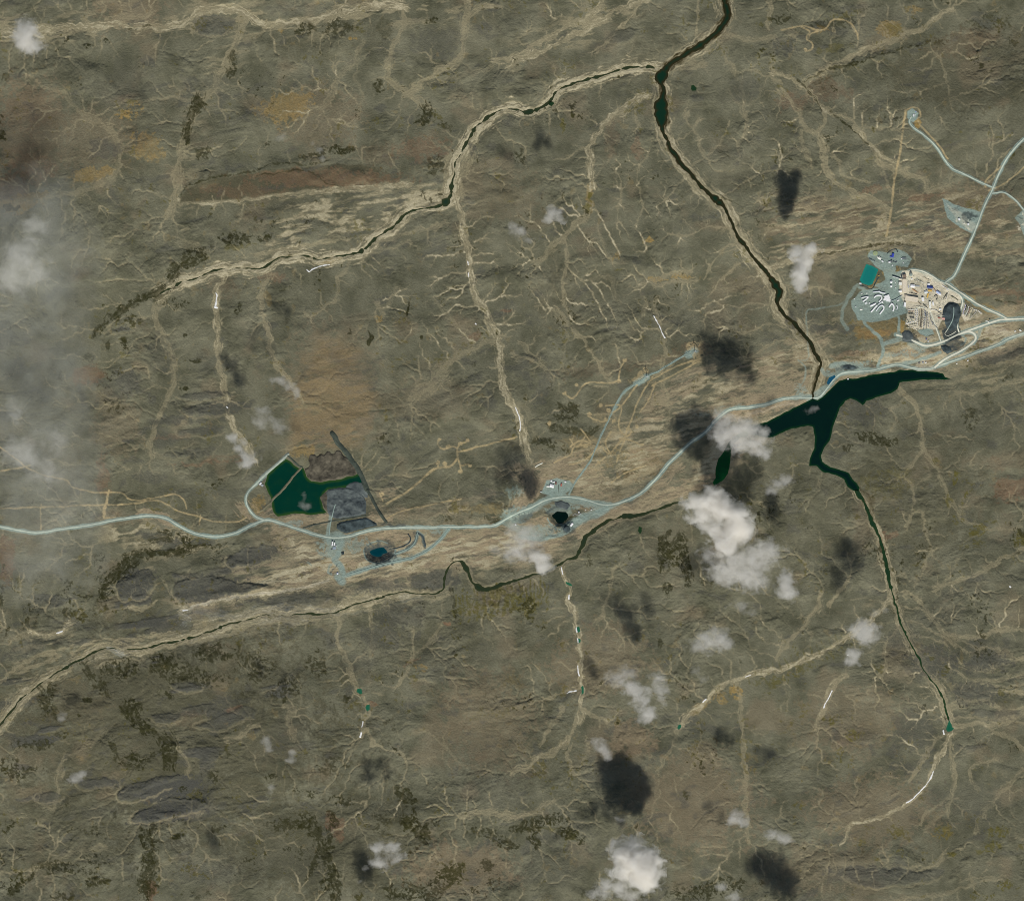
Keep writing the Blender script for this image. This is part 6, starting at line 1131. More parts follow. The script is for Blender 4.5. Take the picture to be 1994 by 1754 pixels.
BL = [  # name, category, label, u, v, w, l, h, angle, roof, style, vents
 ('mill_building','mill','long pale beige mill building standing between the dark crusher shadow and the dusty yard',1761,556,8,25,21,0,BEIGE,'flat',5),
 ('mill_annex','annex','square cream annex against the west side of the long beige mill',1753,552.5,6,6,17,0,CREAM,'flat',1),
 ('concentrate_shed','shed','largest flat beige shed south of the long mill building',1775,582.5,25,10,16,-9,BEIGE,'flat',5),
 ('service_building','building','stepped beige extension on the west end of the largest beige shed',1764,577,5,6,12,0,BEIGE,'flat',0),
 ('workshop','workshop','bright white workshop beside the dusty yard east of the mill',1777,557,8,5.5,10,-3,WHITE,'gable',1),
 ('long_shed','shed','long low grey shed joined to the bright white workshop',1786,557,9,2.2,6,-3,GREY,'gable',0),
 ('power_house','power house','white roofed cluster building just west of the mill annex',1753,567,6,4,11,8,WHITE,'gable',2),
 ('crusher_building','crusher','brown crusher building with tall walls at the north end of the mill',1761,538,6,6,26,20,(120,104,90),'flat',1),
 ('screening_tower','tower','narrow dark tower beside the brown crusher building',1756,541,2.4,3.4,34,0,DGREY,'flat',0),
 ('white_warehouse','warehouse','tall white warehouse at the west foot of the largest beige shed',1762,593,4,8.5,12,-6,WHITE,'gable',0),
 ('white_warehouse','warehouse','white warehouse with a stepped end east of the largest beige shed',1797,583,4.4,7.5,13,8,WHITE,'gable',1),
 ('blue_warehouse','warehouse','dark blue roofed warehouse in the middle of the yard',1811,559,11,4.6,10,-6,BLUE,'gable',0),
 ('office_building','office','white office block touching the north side of the blue roofed warehouse',1808.5,553.8,5,3,8,-6,WHITE,'flat',0),
 ('yard_shed','shed','grey shed with pale roof southwest of the blue roofed warehouse',1803,569,6,5,8,15,LGREY,'gable',1),
 ('yellow_frame_shed','shed','yellow framed shed south of the blue roofed warehouse',1811,566,7,3,8,-5,YEL,'gable',0),
 ('yellow_frame_shed','shed','narrow yellow shed standing upright in the yard below the other yellow shed',1806.5,576,2.6,8,8,-12,YEL,'gable',0),
 ('garage','garage','blue grey garage with a rounded roof near the yard entrance',1827,569.5,9,5,9,-35,(160,172,196),'round',0),
 ('garage','garage','white garage annex at the foot of the blue grey garage',1830.5,573,4.2,3.4,9,-35,WHITE,'gable',0),
 ('dormitory_block','dormitory','tall cream block near the road junction in the yard',1811,594,4,13,10,4,CREAM,'gable',2),
 ('dormitory_block','dormitory','bright white slim block beside the tall cream block',1817,591.5,2.6,7,9,8,WHITE,'gable',0),
 ('storage_shed','shed','small white shed at the west rim of the black stockpile',1831,602.2,4.4,2.4,7,-3,WHITE,'gable',0),
 ('red_hut','hut','red and white hut above the black shaded pit edge',1837,620.5,6,4,7,-6,(186,140,128),'gable',0),
 ('red_hut','hut','small faded red hut west of the red and white hut',1829,619,5,1.8,6,-12,RED,'gable',0),
 ('dock_office','office','white block with pale vents north of the turquoise pond',1713,503,6,4.4,8,-32,CREAM,'gable',1),
 ('dock_office','office','small cream block beside the white block north of the turquoise pond',1709.5,501.5,2.6,2.4,6,-32,CREAM,'flat',0),
 ('depot_hut','hut','white hut southeast of the cream blocks in the northern lot',1718.5,509,4.6,2.6,6,-42,LGREY,'gable',0),
 ('blue_depot','depot','long blue depot building under the dark rock berm',1738.5,497.5,4,8,8,-14,(52,66,150),'gable',0),
 ('blue_depot','depot','low blue shed at the foot of the long blue depot',1734.5,499.5,3.4,2.4,6,-14,(60,72,140),'gable',0),
 ('camp_hut','hut','white hut north of the gravel lane in the northern lot',1732,510.5,3.6,2.8,6,-5,WHITE,'gable',0),
 ('camp_hut','hut','dark roofed hut touching the white hut in the northern lot',1736,509,3,3.4,7,10,DGREY,'gable',0),
 ('camp_hut','hut','tiny white hut southeast of the row of four dark units',1759,512.4,2,1.2,5,0,WHITE,'gable',0),
 ('camp_hut','hut','small white hut at the west end of the row of four dark units',1755.5,504,1.8,1.8,5,20,WHITE,'gable',0),
 ('camp_hut','hut','tiny white hut above the orange patch north of the mill',1737.6,517,1.4,1.8,5,0,WHITE,'gable',0),
 ('pump_house','pump house','pale pump house at the southwest corner of the turquoise pond',1675.5,552.5,4.2,3,6,-8,LGREY,'flat',0),
 ('pump_house','pump house','tiny yellow pump house east of the turquoise pond',1711.5,537.5,2,1.6,5,-20,YEL,'flat',0),
 ('hall','hall','white central hall where the curved wings of the camp meet',1727.5,579.5,10,9,12,20,WHITE,'flat',3),
 ('hall','hall','white side hall joined to the southeast of the central camp hall',1730,585,8,5,10,-10,(250,248,240),'flat',1),
 ('hall','hall','white side hall joined to the west of the central camp hall',1722.6,583,5,3.4,9,25,WHITE,'flat',0),
 ('camp_hut','hut','round white hut alone among the western camp wings',1693,590.5,2,2,6,0,WHITE,'flat',0),
 ('camp_hut','hut','white double hut east of the camp hall near the covered walkway',1749,585,4.4,1.8,6,18,WHITE,'gable',0),
 ('camp_hut','hut','pale brown hut at the southwest edge of the camp',1677,602.8,4.6,2.2,6,0,CREAM,'gable',0),
 ('camp_hut','hut','white dot hut farthest west in the camp',1663.8,582,1.8,1.5,5,0,WHITE,'flat',0),
 ('camp_hut','hut','small white hut northwest of the brown hut in the camp',1666.5,597,2.2,1.2,5,10,WHITE,'flat',0),
 ('camp_hut','hut','cream hut on the path at the camp\'s northern rim',1678,571.5,3,1.2,5,5,CREAM,'gable',0),
 ('camp_hut','hut','second cream hut on the path at the camp\'s northern rim, nearer the hall',1688,571,2,1.6,5,5,CREAM,'gable',0),
 ('camp_hut','hut','broken pale hut between the wings at the camp\'s west side',1686.5,590.5,5,3.6,6,30,LGREY,'flat',0),
 ('portal_workshop','workshop','big white workshop at the small mine yard north of the black pit',1074.5,946,8,6.4,12,-12,WHITE,'gable',1),
 ('portal_hut','hut','pinkish white hut touching the west side of the mine yard workshop',1066.8,947,5,2.4,7,-6,CREAM,'gable',0),
 ('portal_hut','hut','white hut at the north edge of the small mine yard',1073.5,936.5,2.4,3.4,7,0,WHITE,'gable',0),
 ('portal_hut','hut','white slanting hut just above the big mine yard workshop',1078,938.5,4.6,2,7,20,WHITE,'gable',0),
 ('portal_hut','hut','white hut alone at the eastern half of the small mine yard',1101,938,3.6,2,6,-35,WHITE,'gable',0),
 ('portal_hut','hut','rust red hut in the middle of the small mine yard',1093,944,2.6,5.4,6,-6,RED,'gable',0),
 ('portal_hut','hut','dark brown hut standing west of the rust red hut',1082.5,941,3,5,7,-10,(110,84,74),'gable',0),
 ('portal_hut','hut','white L shaped hut inside the cloud shadow by the mine yard',1053.5,957.5,3.6,1.2,6,15,LGREY,'gable',0),
 ('pit_shed','shed','slanting white shed southeast of the black pit',1113,1021.5,3.6,7,9,-38,WHITE,'gable',0),
 ('pit_hut','hut','tiny white hut on the gravel apron east of the black pit',1140.5,993,1.6,1.4,5,0,WHITE,'flat',0),
 ('pit_hut','hut','small white hut at the east tip of the gravel apron',1151.5,992.5,2.4,1.2,5,20,WHITE,'gable',0),
 ('pit_hut','hut','pale hut at the cloud edge west of the black pit',1004,1021.5,3,2,6,-40,WHITE,'gable',0),
 ('quarry_workshop','workshop','taller white twin building, the western one, on the pad south of the haul road',647.3,1057.8,2.1,7,14,-4,WHITE,'gable',0),
 ('quarry_workshop','workshop','white shorter twin building on the gravel pad south of the haul road',651.4,1058.6,2,5.4,13,-6,WHITE,'gable',0),
 ('quarry_workshop','workshop','low white cross building at the foot of the white twin buildings',650.5,1061.9,11,1.1,6,-2,LGREY,'flat',0),
 ('quarry_workshop','workshop','grey blue flat block south of the white twin buildings',651,1067,6,4.6,7,0,(128,138,146),'flat',1),
 ('quarry_hut','hut','dark grey hut at the southwest of the grey blue flat block',646,1069.5,3,1.6,6,8,DGREY,'gable',0),
 ('pond_plant','plant','white treatment building where the pond road meets the pale dike',507,941.5,2.8,5.4,10,-38,WHITE,'gable',1),
 ('pond_plant','plant','grey treatment annex southeast of the white treatment building',510.5,945,4.4,4,7,-30,GREY,'flat',1),
 ('camp_cabin','cabin','white upright cabin on the round gravel pad in the far northeast',1778.3,225.5,1.6,5,6,-5,WHITE,'gable',0),
 ('camp_cabin','cabin','pale cabin beside the white upright cabin on the round gravel pad',1780.8,225.8,1.4,4.4,6,-5,LGREY,'gable',0),
 ('camp_cabin','cabin','small blue grey cabin north of the white upright cabin',1782.5,219,2,1.6,5,30,(150,160,190),'gable',0),
 ('hangar','hangar','white hangar on the gravel apron west of the northeast road',1867.5,427.5,3.2,4,8,25,WHITE,'gable',0),
 ('hangar','hangar','small bright hangar at the south edge of the same gravel apron',1885,437,3,3.4,7,0,WHITE,'gable',0),
 ('hangar','hangar','tiny cream shed between the two white hangars',1876.8,435.2,1.8,1.6,5,0,CREAM,'gable',0),
 ('lake_hut','hut','white hut on the pale shore spit of the dark lake',1651.5,738,2.4,2.2,6,0,WHITE,'flat',0),
 ('roadside_hut','hut','white hut in the small depot where the lakeside roads join',1803,706,2.2,2,6,10,WHITE,'gable',0),
 ('roadside_hut','hut','grey hut west of the white hut in the lakeside depot',1797.5,705.5,2.6,2.6,6,-10,(120,124,130),'gable',0),
 ('roadside_hut','hut','dark brown hut at the west end of the lakeside depot',1790,706.5,4,1.8,6,6,(100,96,90),'gable',0),
 ('roadside_hut','hut','white hut beside the lower road east of the lakeside depot',1884.5,702,2.6,1.8,5,25,WHITE,'gable',0),
 ('roadside_hut','hut','small pale hut southwest of the white hut on the lower road',1863,708,2.4,1.6,5,10,CREAM,'gable',0),
 ('junction_shed','shed','blue hut above the plant road bend south of the yard',1803.5,660,1.8,2.4,6,0,(60,64,120),'gable',0),
 ('junction_shed','shed','pale shed just south of the blue hut at the plant road bend',1807.5,664.5,3,2,6,10,LGREY,'gable',0),
 ('camp_trailer','trailer','black trailer on the small gravel disc east of the yard',1927,621.3,1.8,1.2,5,5,(40,44,44),'flat',0),
 ('camp_trailer','trailer','cream trailer row on the south rim of the gravel disc east of the yard',1921.5,625.5,4.6,1.4,5,-10,CREAM,'flat',0),
 ('camp_trailer','trailer','cream trailer at the southeast rim of the gravel disc east of the yard',1925.5,627.5,3.4,1.6,5,-35,CREAM,'flat',0),
 ('drill_shed','shed','cream shed in the ochre clearing above the lower road in the far east',1987,643.5,4.4,2.4,6,-30,CREAM,'gable',0),
 ('drill_shed','shed','small cream shed west of the one in the ochre clearing in the far east',1977,645,3.2,1.8,6,15,CREAM,'gable',0),
]
for b in BL: building(b[0], b[1], b[2], *b[3:9], roof=b[9], style=b[10], vents=b[11])
WG = [("1717,576.5 1712,575 1706,576 1702,579.5", 1.2, "white curved wing arching northwest of the camp hall"), ("1716.5,578 1717,581 1714.5,584.5 1711.5,587.5", 1.2, "white curved wing dropping from the arched wing beside the camp hall"),
 ("1677,580.5 1683,578.5 1691,577.5", .9, "thin white wing of the V at the camp's west side, upper arm"), ("1691,578 1686,583 1680,587", 1.2, "broader white wing of the V at the camp's west side, lower arm"), ("1694.5,596 1700,593.5 1705.5,590.8", 1.6, "short broad white wing between the V and the long fingers"),
 ("1696,607.5 1700,603.5 1704,598.5 1708,594.5", 1.3, "longest white finger wing reaching the southwest of the camp"), ("1709,593.5 1713,590.5 1717,588", .7, "thin grey link wing between the long finger and the camp hall"), ("1717.5,586.5 1719.5,590", 1.2, "short bright stub wing under the camp hall"),
 ("1706,605.5 1709.5,600.5 1713,596.5 1718,594", .8, "thin grey finger wing beside the longest white finger"), ("1718,594.5 1721,597.5 1720.5,602 1717,606.5 1713,611.5", 1.2, "hooked white wing bending to the camp's south edge"),
 ("1731.5,598 1733.5,594.5 1737,590.5", 1.3, "white inner arm of the horseshoe wing at the camp's southeast"), ("1737.5,591 1740.5,596 1740.5,601 1738.5,606", 1.3, "white outer arm of the horseshoe wing at the camp's southeast"),
 ("1700,568.8 1706,568 1712,567.5", .8, "pale lilac wing on the northern rim of the camp"), ("1711,567 1717,570 1724,571", 1.2, "broken pale lilac wing east of the northern rim wing"), ("1746,594 1747.5,598 1746,603", .7, "thin grey curved wing farthest east in the camp")]
for ln, hw, lb in WG: wing('camp_wing', 'camp wing', lb, ln, hw, 12, (205, 205, 212) if 'lilac' in lb or 'grey' in lb else WHITE, "curved wings of the camp")
wing('covered_walkway', 'walkway', "long thin covered walkway from the camp hall to the mill", "1733,587 1738,585.5 1744,583 1750,579.5 1757,575.5", .45, 9, (150, 160, 158))
wing('conveyor', 'conveyor', "white slanting conveyor gallery leading to the crusher tower", "1738,538.5 1744,540 1750,542 1755,544", .4, 20, (225, 225, 218))
wing('tent_row', 'tent row', "row of white bags on the slope north of the small mine yard", "1042,909.5 1047,906 1052,903.5 1056.5,901.5", .8, 4, (210, 208, 190))
wing('pipe_rack', 'pipe rack', "dark thin pipe rack in the middle of the small mine yard", "1088,944 1088,952 1088.4,960", .4, 4, (70, 68, 60))
tank("white domed tank, upper of the two beside the mill", 1735.5, 549, 2.5, 12, (222, 222, 214)); tank("white domed tank, lower of the two beside the mill", 1735.5, 557, 2.1, 11, (225, 228, 220))
tank("grey green broad tank east of the brown crusher building", 1773.5, 534.8, 3.4, 10, (128, 136, 126), dome=.15); tank("small white tank south of the broad grey green tank", 1775.5, 543, 1.5, 6, WHITE)
tank("dark tank touching the north rim of the broad grey green tank", 1773, 530.2, 2.2, 10, (70, 74, 70), dome=.2); tank("white round tank at the small mine yard's gravel apron", 1127.2, 997, 1.6, 7, WHITE)
tank("lilac round tank north of the quarry turning circle", 657.3, 1116, 1.8, 7, (190, 192, 205)); tank("pale green flat basin tank in the northern lot", 1704.5, 493, 4.6, 2.5, (136, 146, 106), 'basin', dome=.02)
for i, u in enumerate((1757.6, 1759.8, 1762, 1764.2)):
    building('dark_unit', 'unit', "dark unit, %s from the west in the row of four in the northern lot" % ("first", "second", "third", "fourth")[i], u, 503.4, 1.3, 4.4, 5, 4, (92, 98, 104), 'flat', "row of four dark units", door=False)
# containers and crates of the laydown yard
def box_proto(name, w_, l_, h, rgb):
    V, F = [], []; box(V, F, -w_, w_, -l_, l_, 0, h); n = 5
    for k in range(n): y = -l_ + (k + .5) * 2 * l_ / n; box(V, F, -w_ * .92, w_ * .92, y - l_ * .06, y + l_ * .06, h + .01, h + .35)
    box(V, F, -w_ * .9, w_ * .9, -l_ - .3, -l_ - .01, .3, h * .9)
    o = obj(name, V, F, paint(rgb, 'box')); return o
ROWS = [("1786,604 1786,614 1785,624 1787,632", 'white shipping container in the westernmost upright row of the laydown yard', (226, 226, 218), 9), ("1792,603 1791,612 1790,622 1789,634", 'beige crate in the second upright row of the laydown yard', (190, 178, 150), 12),
 ("1795,603 1794.6,614 1793.6,626 1792.6,636", 'brown crate in the third upright row of the laydown yard', (112, 98, 78), 12), ("1798.6,602 1797.6,614 1796.6,626 1795,638", 'pale crate in the fourth upright row of the laydown yard', (202, 192, 168), 12),
 ("1803,606 1802,616 1801,626 1801,634", 'slate container in the fifth upright row of the laydown yard', (116, 124, 142), 9), ("1806.5,608 1806,618 1807,628 1808,636", 'mixed grey container in the row next to the haul lane', (168, 164, 160), 10),
 ("1764,631 1770,628.5 1776,627 1782,625.5", 'white container in the upper slanting row of the laydown yard', (214, 214, 206), 7), ("1764,636 1772,633.5 1779,631.5 1784,631", 'dark container in the middle slanting row of the laydown yard', (84, 86, 80), 7), ("1766,638.5 1774,638 1784,636", 'cream container in the lowest slanting row of the laydown yard', (206, 198, 174), 7),
 ("1769,606.5 1778,606", 'brown crate in the upper short row beside the orange strip', (136, 110, 90), 5), ("1769,611 1778,611.5", 'dark crate in the middle short row beside the orange strip', (92, 88, 76), 5), ("1772,618.5 1779,619.5", 'dark crate in the lower short row beside the orange strip', (90, 92, 90), 4),
 ("1844,571 1841,576 1838,581", 'black crate in the slanting row near the yard entrance', (64, 66, 58), 6), ("1847,570 1844,577 1842,583", 'pale crate in the slanting row near the yard entrance', (205, 200, 188), 6), ("1853,577 1859,580 1865,584", 'olive drum stack on the bank above the black stockpile', (92, 92, 66), 7),
 ("1880,593 1879,600 1876,606 1875,612", 'lilac container in the row at the east side of the stockpile road', (190, 186, 200), 8), ("1882,596 1880,603 1877,609", 'black container in the row east of the lilac containers', (40, 42, 44), 5), ("1886,598 1884,606 1880,614", 'white crate in the third row of the eastern laydown yard', (214, 210, 198), 8),
 ("1889,598 1887,607 1883,615", 'rusty crate in the fourth row of the eastern laydown yard', (148, 116, 96), 7), ("1893,600 1890,606 1886,616", 'cream crate in the fifth row of the eastern laydown yard', (214, 202, 170), 7), ("1898,603 1907,606 1910,610", 'white crate at the eastern tip of the laydown yard', (220, 216, 204), 5),
 ("1820,577 1823,574 1826,578 1824,583", 'dark vehicle parked beside the garages in the yard', (70, 72, 74), 6), ("1825,616 1833,614 1838,616", 'grey crate on the terrace above the shaded pit edge', (150, 150, 140), 6), ("1830,596 1826,600 1832,606", 'tan crate beside the small white shed at the stockpile rim', (170, 160, 136), 4),
 ("1694,504 1698,506 1703,508", 'dark vehicle parked in the grey lot above the turquoise pond', (66, 74, 84), 5), ("1740,509 1744,511 1746,510", 'dark crate south of the blue depot', (78, 84, 88), 4), ("1777,563 1783,567 1788,570", 'orange brown crate on the yard below the white workshop', (168, 122, 78), 6), ("1768,550 1768,556 1770,561", 'lilac unit along the east wall of the mill', (172, 172, 186), 4),
 ("1116,1003 1120,1001 1127,1002 1131,1000", 'small grey vehicle on the apron east of the black pit', (176, 180, 182), 5), ("1784,603 1783,612 1784,622", 'white crate along the west fence of the laydown yard', (222, 220, 208), 6), ("1800.5,601 1799.5,613 1799,625 1798,636", 'light grey crate between the fourth and fifth upright rows', (180, 178, 170), 12), ("1811,610 1812,620 1816,632", 'grey crate along the haul lane east side', (150, 150, 146), 8),
 ("1768,604 1773,603 1779,604", 'pale box on the terrace south of the tall white warehouse', (210, 204, 190), 6), ("1782,587 1788,589 1793,592", 'brown box between the beige shed and the stepped white warehouse', (130, 114, 92), 5), ("1799,593 1803,597 1806,600", 'dark box west of the tall cream block', (80, 80, 74), 4),
 ("1786,545 1792,548 1799,551", 'pale box north of the office block', (200, 196, 182), 6), ("1818,561 1822,566 1825,572", 'rusty box west of the blue grey garage', (150, 112, 90), 5), ("1900,608 1894,614 1889,620", 'grey crate in the last row of the eastern laydown yard', (168, 164, 156), 7), ("1826,606 1830,609 1834,611", 'dark box under the small white shed at the stockpile rim', (74, 76, 74), 5),
 ("1742,547 1745,553 1744,560", 'pale box between the domed tanks and the mill', (196, 196, 186), 5), ("1812,604 1818,603 1824,605", 'pale box in the short row east of the tall cream block', (206, 200, 186), 6), ("1816,628 1820,634 1826,640", 'grey box between the haul lane and the shaded pit', (140, 140, 134), 6), ("1772,570 1778,571 1785,573", 'dark box along the north wall of the largest beige shed', (60, 60, 56), 6),
 ("1835,556 1841,560 1846,565", 'white box along the ring road north of the yard entrance', (218, 214, 204), 6), ("1785,597 1791,598 1797,599", 'pale box under the stepped white warehouse', (214, 206, 186), 6), ("1800,540 1805,543 1811,546", 'tan box inside the ring road bend', (168, 154, 126), 5), ("1765,620 1768,626 1770,630", 'dark box west of the westernmost upright row', (84, 82, 72), 4), ("1779,640 1784,642 1790,641", 'pale box at the south rim of the laydown yard', (208, 202, 184), 5),
 ("1780,652 1784,655", 'dark crate beside the lower grey stockpile', (84, 82, 76), 2)]
for s, lb, rgb, n in ROWS:
    Q = pts(s); P = resample(Q, 1000.0 if n == 1 else 1e-3 + sum(math.hypot(a[0] - b[0], a[1] - b[1]) for a, b in zip(Q, Q[1:])) / n * .999)
    P = resample(Q, sum(math.hypot(a[0] - b[0], a[1] - b[1]) for a, b in zip(Q, Q[1:])) / n)
    nm = 'shipping_container' if 'container' in lb else ('parked_vehicle' if 'vehicle' in lb else ('drum_stack' if 'drum' in lb else 'crate'))
    proto = None; north = Q[0][1] <= Q[-1][1]; ew = abs(Q[0][0] - Q[-1][0]) > abs(Q[0][1] - Q[-1][1]); kind_, place = lb.split(' ', 1)
    ORD = 'first second third fourth fifth sixth seventh eighth ninth tenth eleventh twelfth thirteenth fourteenth'.split()
    for k in range(len(P)):
        kk = k if (Q[0][0] <= Q[-1][0] if ew else north) else len(P) - 1 - k
        lbk = lb + ", " + ORD[kk] + " from the " + ('west' if ew else 'north')
        if len(lbk.split()) > 16: lbk = lb.replace(' in the laydown yard', '').replace(' of the laydown yard', '').replace(' of the eastern laydown yard', ' in the east').replace(' on the apron', '').replace('westernmost upright row','westernmost row').replace('shipping container','container').replace('in the slanting row near the yard entrance','in the yard entrance row').replace('at the east side of the stockpile road','by the stockpile road').replace('in the row next to the haul lane','beside the haul lane').replace('on the terrace above the shaded pit edge','above the shaded pit edge') + ", " + ORD[kk] + " from the " + ('west' if ew else 'north')
        u, v = P[k] + np.array([random.uniform(-.25, .25), random.uniform(-.3, .3)])
        if proto is None: o = proto = box_proto(nm, 3.6, 4.6, 4.2, rgb)
        else: o = proto.copy(); COL.objects.link(o)
        o.location = (wx(u), wy(v), float(zat(u, v)) - .2)
        d = Q[-1][0] - Q[0][0], -(Q[-1][1] - Q[0][1]); o.rotation_euler = (0, 0, math.atan2(d[1], d[0]) + math.pi / 2 + random.uniform(-.15, .15))
        sc = random.uniform(.9, 1.4); o.scale = (sc, sc * random.uniform(.8, 1.2), random.uniform(1.0, 1.9))
        tag(o, lbk, {'shipping_container': 'container', 'parked_vehicle': 'vehicle', 'drum_stack': 'drum stack', 'crate': 'crate'}[nm], lb.split(' in ')[0].split(' on ')[0] + " group " + str(ROWS.index((s, lb, rgb, n)) + 1))
# ------------------------------------------------------------------ wind turbines
M_TW = simple("turbine_white", (238, 240, 238), ((.05, .03),), .4, .4)
def turbine(u, v, label, spin):
    e = empty('wind_turbine', u, v); tag(e, label, 'wind turbine', 'wind turbines on the ridge pads'); n = 16; Ht = 78
    V, F = [], []
    for z, r in ((-2, 4.2), (20, 3.7), (45, 3.2), (Ht, 2.4)): V += [(r * math.cos(2 * math.pi * i / n), r * math.sin(2 * math.pi * i / n), z) for i in range(n)]
    for k in range(3): F += [[k * n + i, k * n + (i + 1) % n, (k + 1) * n + (i + 1) % n, (k + 1) * n + i] for i in range(n)]
    obj('tower', V, F, M_TW, e, True)
    V, F = [], []; box(V, F, -3.4, 3.4, -4, 10, Ht - .5, Ht + 3.8); na = obj('nacelle', V, F, M_TW, e)
    V = [(0, -7.4, Ht + 1.6)] + [(2 * math.cos(2 * math.pi * i / 12), -4.02, Ht + 1.6 + 2 * math.sin(2 * math.pi * i / 12)) for i in range(12)]
    F = [[0, 1 + (i + 1) % 12, 1 + i] for i in range(12)] + [list(range(1, 13))]; hub = obj('hub', V, F, M_TW, na, True)
    for k in range(3):
        a = spin + k * 2 * math.pi / 3; V, F = [], []; ca, sa = math.cos(a), math.sin(a)
        for r, c, th in ((1.5, 1.8, .9), (8, 3.6, .9), (20, 2.6, .7), (41, .9, .3)):
            for dx, dy in ((-c, 0), (0, -th), (c * .6, 0), (0, th)):
                x, z = dx, r; V.append((x * ca + z * sa, -5.4 + dy, Ht + 1.6 - x * sa + z * ca))
        for q in range(3): F += [[q * 4 + i, q * 4 + (i + 1) % 4, q * 4 + 4 + (i + 1) % 4, q * 4 + 4 + i] for i in range(4)]
        F += [[3, 2, 1, 0], [12, 13, 14, 15]]; obj('blade', V, F, M_TW, na, True)
    V, F = [], []; box(V, F, -5, 5, -5, 5, -3, .8); obj('foundation', V, F, paint(LGREY, 'vent'), e)
turbine(1353.6, 684, "white wind turbine on the northeastern gravel pad of the ridge", 0.05)
turbine(1259.8, 733, "white wind turbine on the southwestern gravel pad of the ridge", 0.12)
print("objects", round(time.time() - T0, 1))
# ------------------------------------------------------------------ clouds (real volumes about 700 m up)
ZC = 711.0
def cloud(label, puffs, sig, amp=3.2, nsc=110., rz=None, cut=None, name='cloud', cat='cloud', gain=1.5, off=.0, g=.1, cover=.085, seed=0):
    """puffs: (u, v, ru, rv[, weight]) in apparent photo pixels; sig: extinction per metre"""
    k = 1 - ZC / CAM_H
    Q = [(wx(p[0]) * k, wy(p[1]) * k, p[2] * S, p[3] * S, p[4] if len(p) > 4 else 1.0) for p in puffs]
    cx = sum(q[0] for q in Q) / len(Q); cy_ = sum(q[1] for q in Q) / len(Q)
    st = 12.0 if len(puffs) < 8 else 24.0
    x0 = min(q[0] - q[2] * 1.25 for q in Q); x1 = max(q[0] + q[2] * 1.25 for q in Q); y0 = min(q[1] - q[3] * 1.25 for q in Q); y1 = max(q[1] + q[3] * 1.25 for q in Q)
    gx = np.arange(x0, x1 + st, st); gy = np.arange(y0, y1 + st, st); GX, GY = np.meshgrid(gx, gy)
    nz = fbm(GX / 6, GY / 6, 12, 3, 501 + seed, .6)
    f = np.zeros(GX.shape); hz = np.zeros(GX.shape)
    for qx, qy, rx, ry, wt in Q:
        v = wt * np.exp(-2.2 * (((GX - qx) / rx) ** 2 + ((GY - qy) / ry) ** 2)); h = min(rz or min(rx, ry) * .75, 210)
        hz += v * h; f += v
    hz = hz / (f + 1e-9); fe = f * np.exp(nz * .8)
    mask = fe > cover
    if cut is not None: mask &= cut(GX / k / S + CU, CV - GY / k / S)
    mask[0] = mask[-1] = False; mask[:, 0] = mask[:, -1] = False
    cm = mask[:-1, :-1] & mask[1:, :-1] & mask[:-1, 1:] & mask[1:, 1:]
    if not cm.any(): return None
    ny, nx = mask.shape; jj, ii = np.nonzero(cm); q = jj * nx + ii; n = nx * ny
    th = hz * 1.15 * np.sqrt(np.clip(np.log(np.maximum(fe, cover) / (cover * .7)) / 2.2, .02, 3)) 
    zt = ZC + th + 5 + nz * 10; zb = ZC - th * .8
    top = np.stack([q, q + 1, q + nx + 1, q + nx], 1); bot = np.stack([q, q + nx, q + nx + 1, q + 1], 1) + n
    cmp_ = np.zeros((ny + 1, nx + 1), bool); cmp_[1:-1, 1:-1] = cm[:, :] if cm.shape == (ny - 1, nx - 1) else cm
    sides = []
    c = np.pad(cm, 1)
    for j, i in zip(jj, ii):
        a00 = j * nx + i; a01 = a00 + 1; a10 = a00 + nx; a11 = a10 + 1
        if not c[j, i + 1]: sides.append([a00 + n, a01 + n, a01, a00])
        if not c[j + 2, i + 1]: sides.append([a11 + n, a10 + n, a10, a11])
        if not c[j + 1, i]: sides.append([a10 + n, a00 + n, a00, a10])
        if not c[j + 1, i + 2]: sides.append([a01 + n, a11 + n, a11, a01])
    F = np.concatenate([top, bot, np.array(sides)]); used, inv = np.unique(F, return_inverse=True); F = inv.reshape(F.shape)
    V = np.concatenate([np.stack([GX.ravel() - cx, GY.ravel() - cy_, zt.ravel() - ZC], 1), np.stack([GX.ravel() - cx, GY.ravel() - cy_, zb.ravel() - ZC], 1)])[used]
    t = NT("cloud_vapour"); t.n.remove(t.b); tc = t.new("ShaderNodeTexCoord").outputs['Object']
    fld = None
    for qx, qy, rx, ry, wt in Q:
        h = min(rz or min(rx, ry) * .75, 210) * 1.15
        a_ = t.new("ShaderNodeVectorMath", operation='SUBTRACT'); t.l.new(tc, a_.inputs[0]); a_.inputs[1].default_value = (qx - cx, qy - cy_, 5)
        d_ = t.new("ShaderNodeVectorMath", operation='MULTIPLY'); t.l.new(a_.outputs[0], d_.inputs[0]); d_.inputs[1].default_value = (1 / rx, 1 / ry, 1 / h)
        l_ = t.new("ShaderNodeVectorMath", operation='DOT_PRODUCT'); t.l.new(d_.outputs[0], l_.inputs[0]); t.l.new(d_.outputs[0], l_.inputs[1])
        v = t.math('MULTIPLY', t.math('EXPONENT', t.math('MULTIPLY', l_.outputs['Value'], -2.2)), wt)
        fld = v if fld is None else t.math('ADD', fld, v)
    mp = t.new("ShaderNodeVectorMath", operation='ADD'); t.l.new(tc, mp.inputs[0]); mp.inputs[1].default_value = (cx + 777 * seed, cy_, 0)
    nn = t.noise(1 / nsc, 6, .64, mp.outputs[0]); nn.node.inputs['Distortion'].default_value = .35
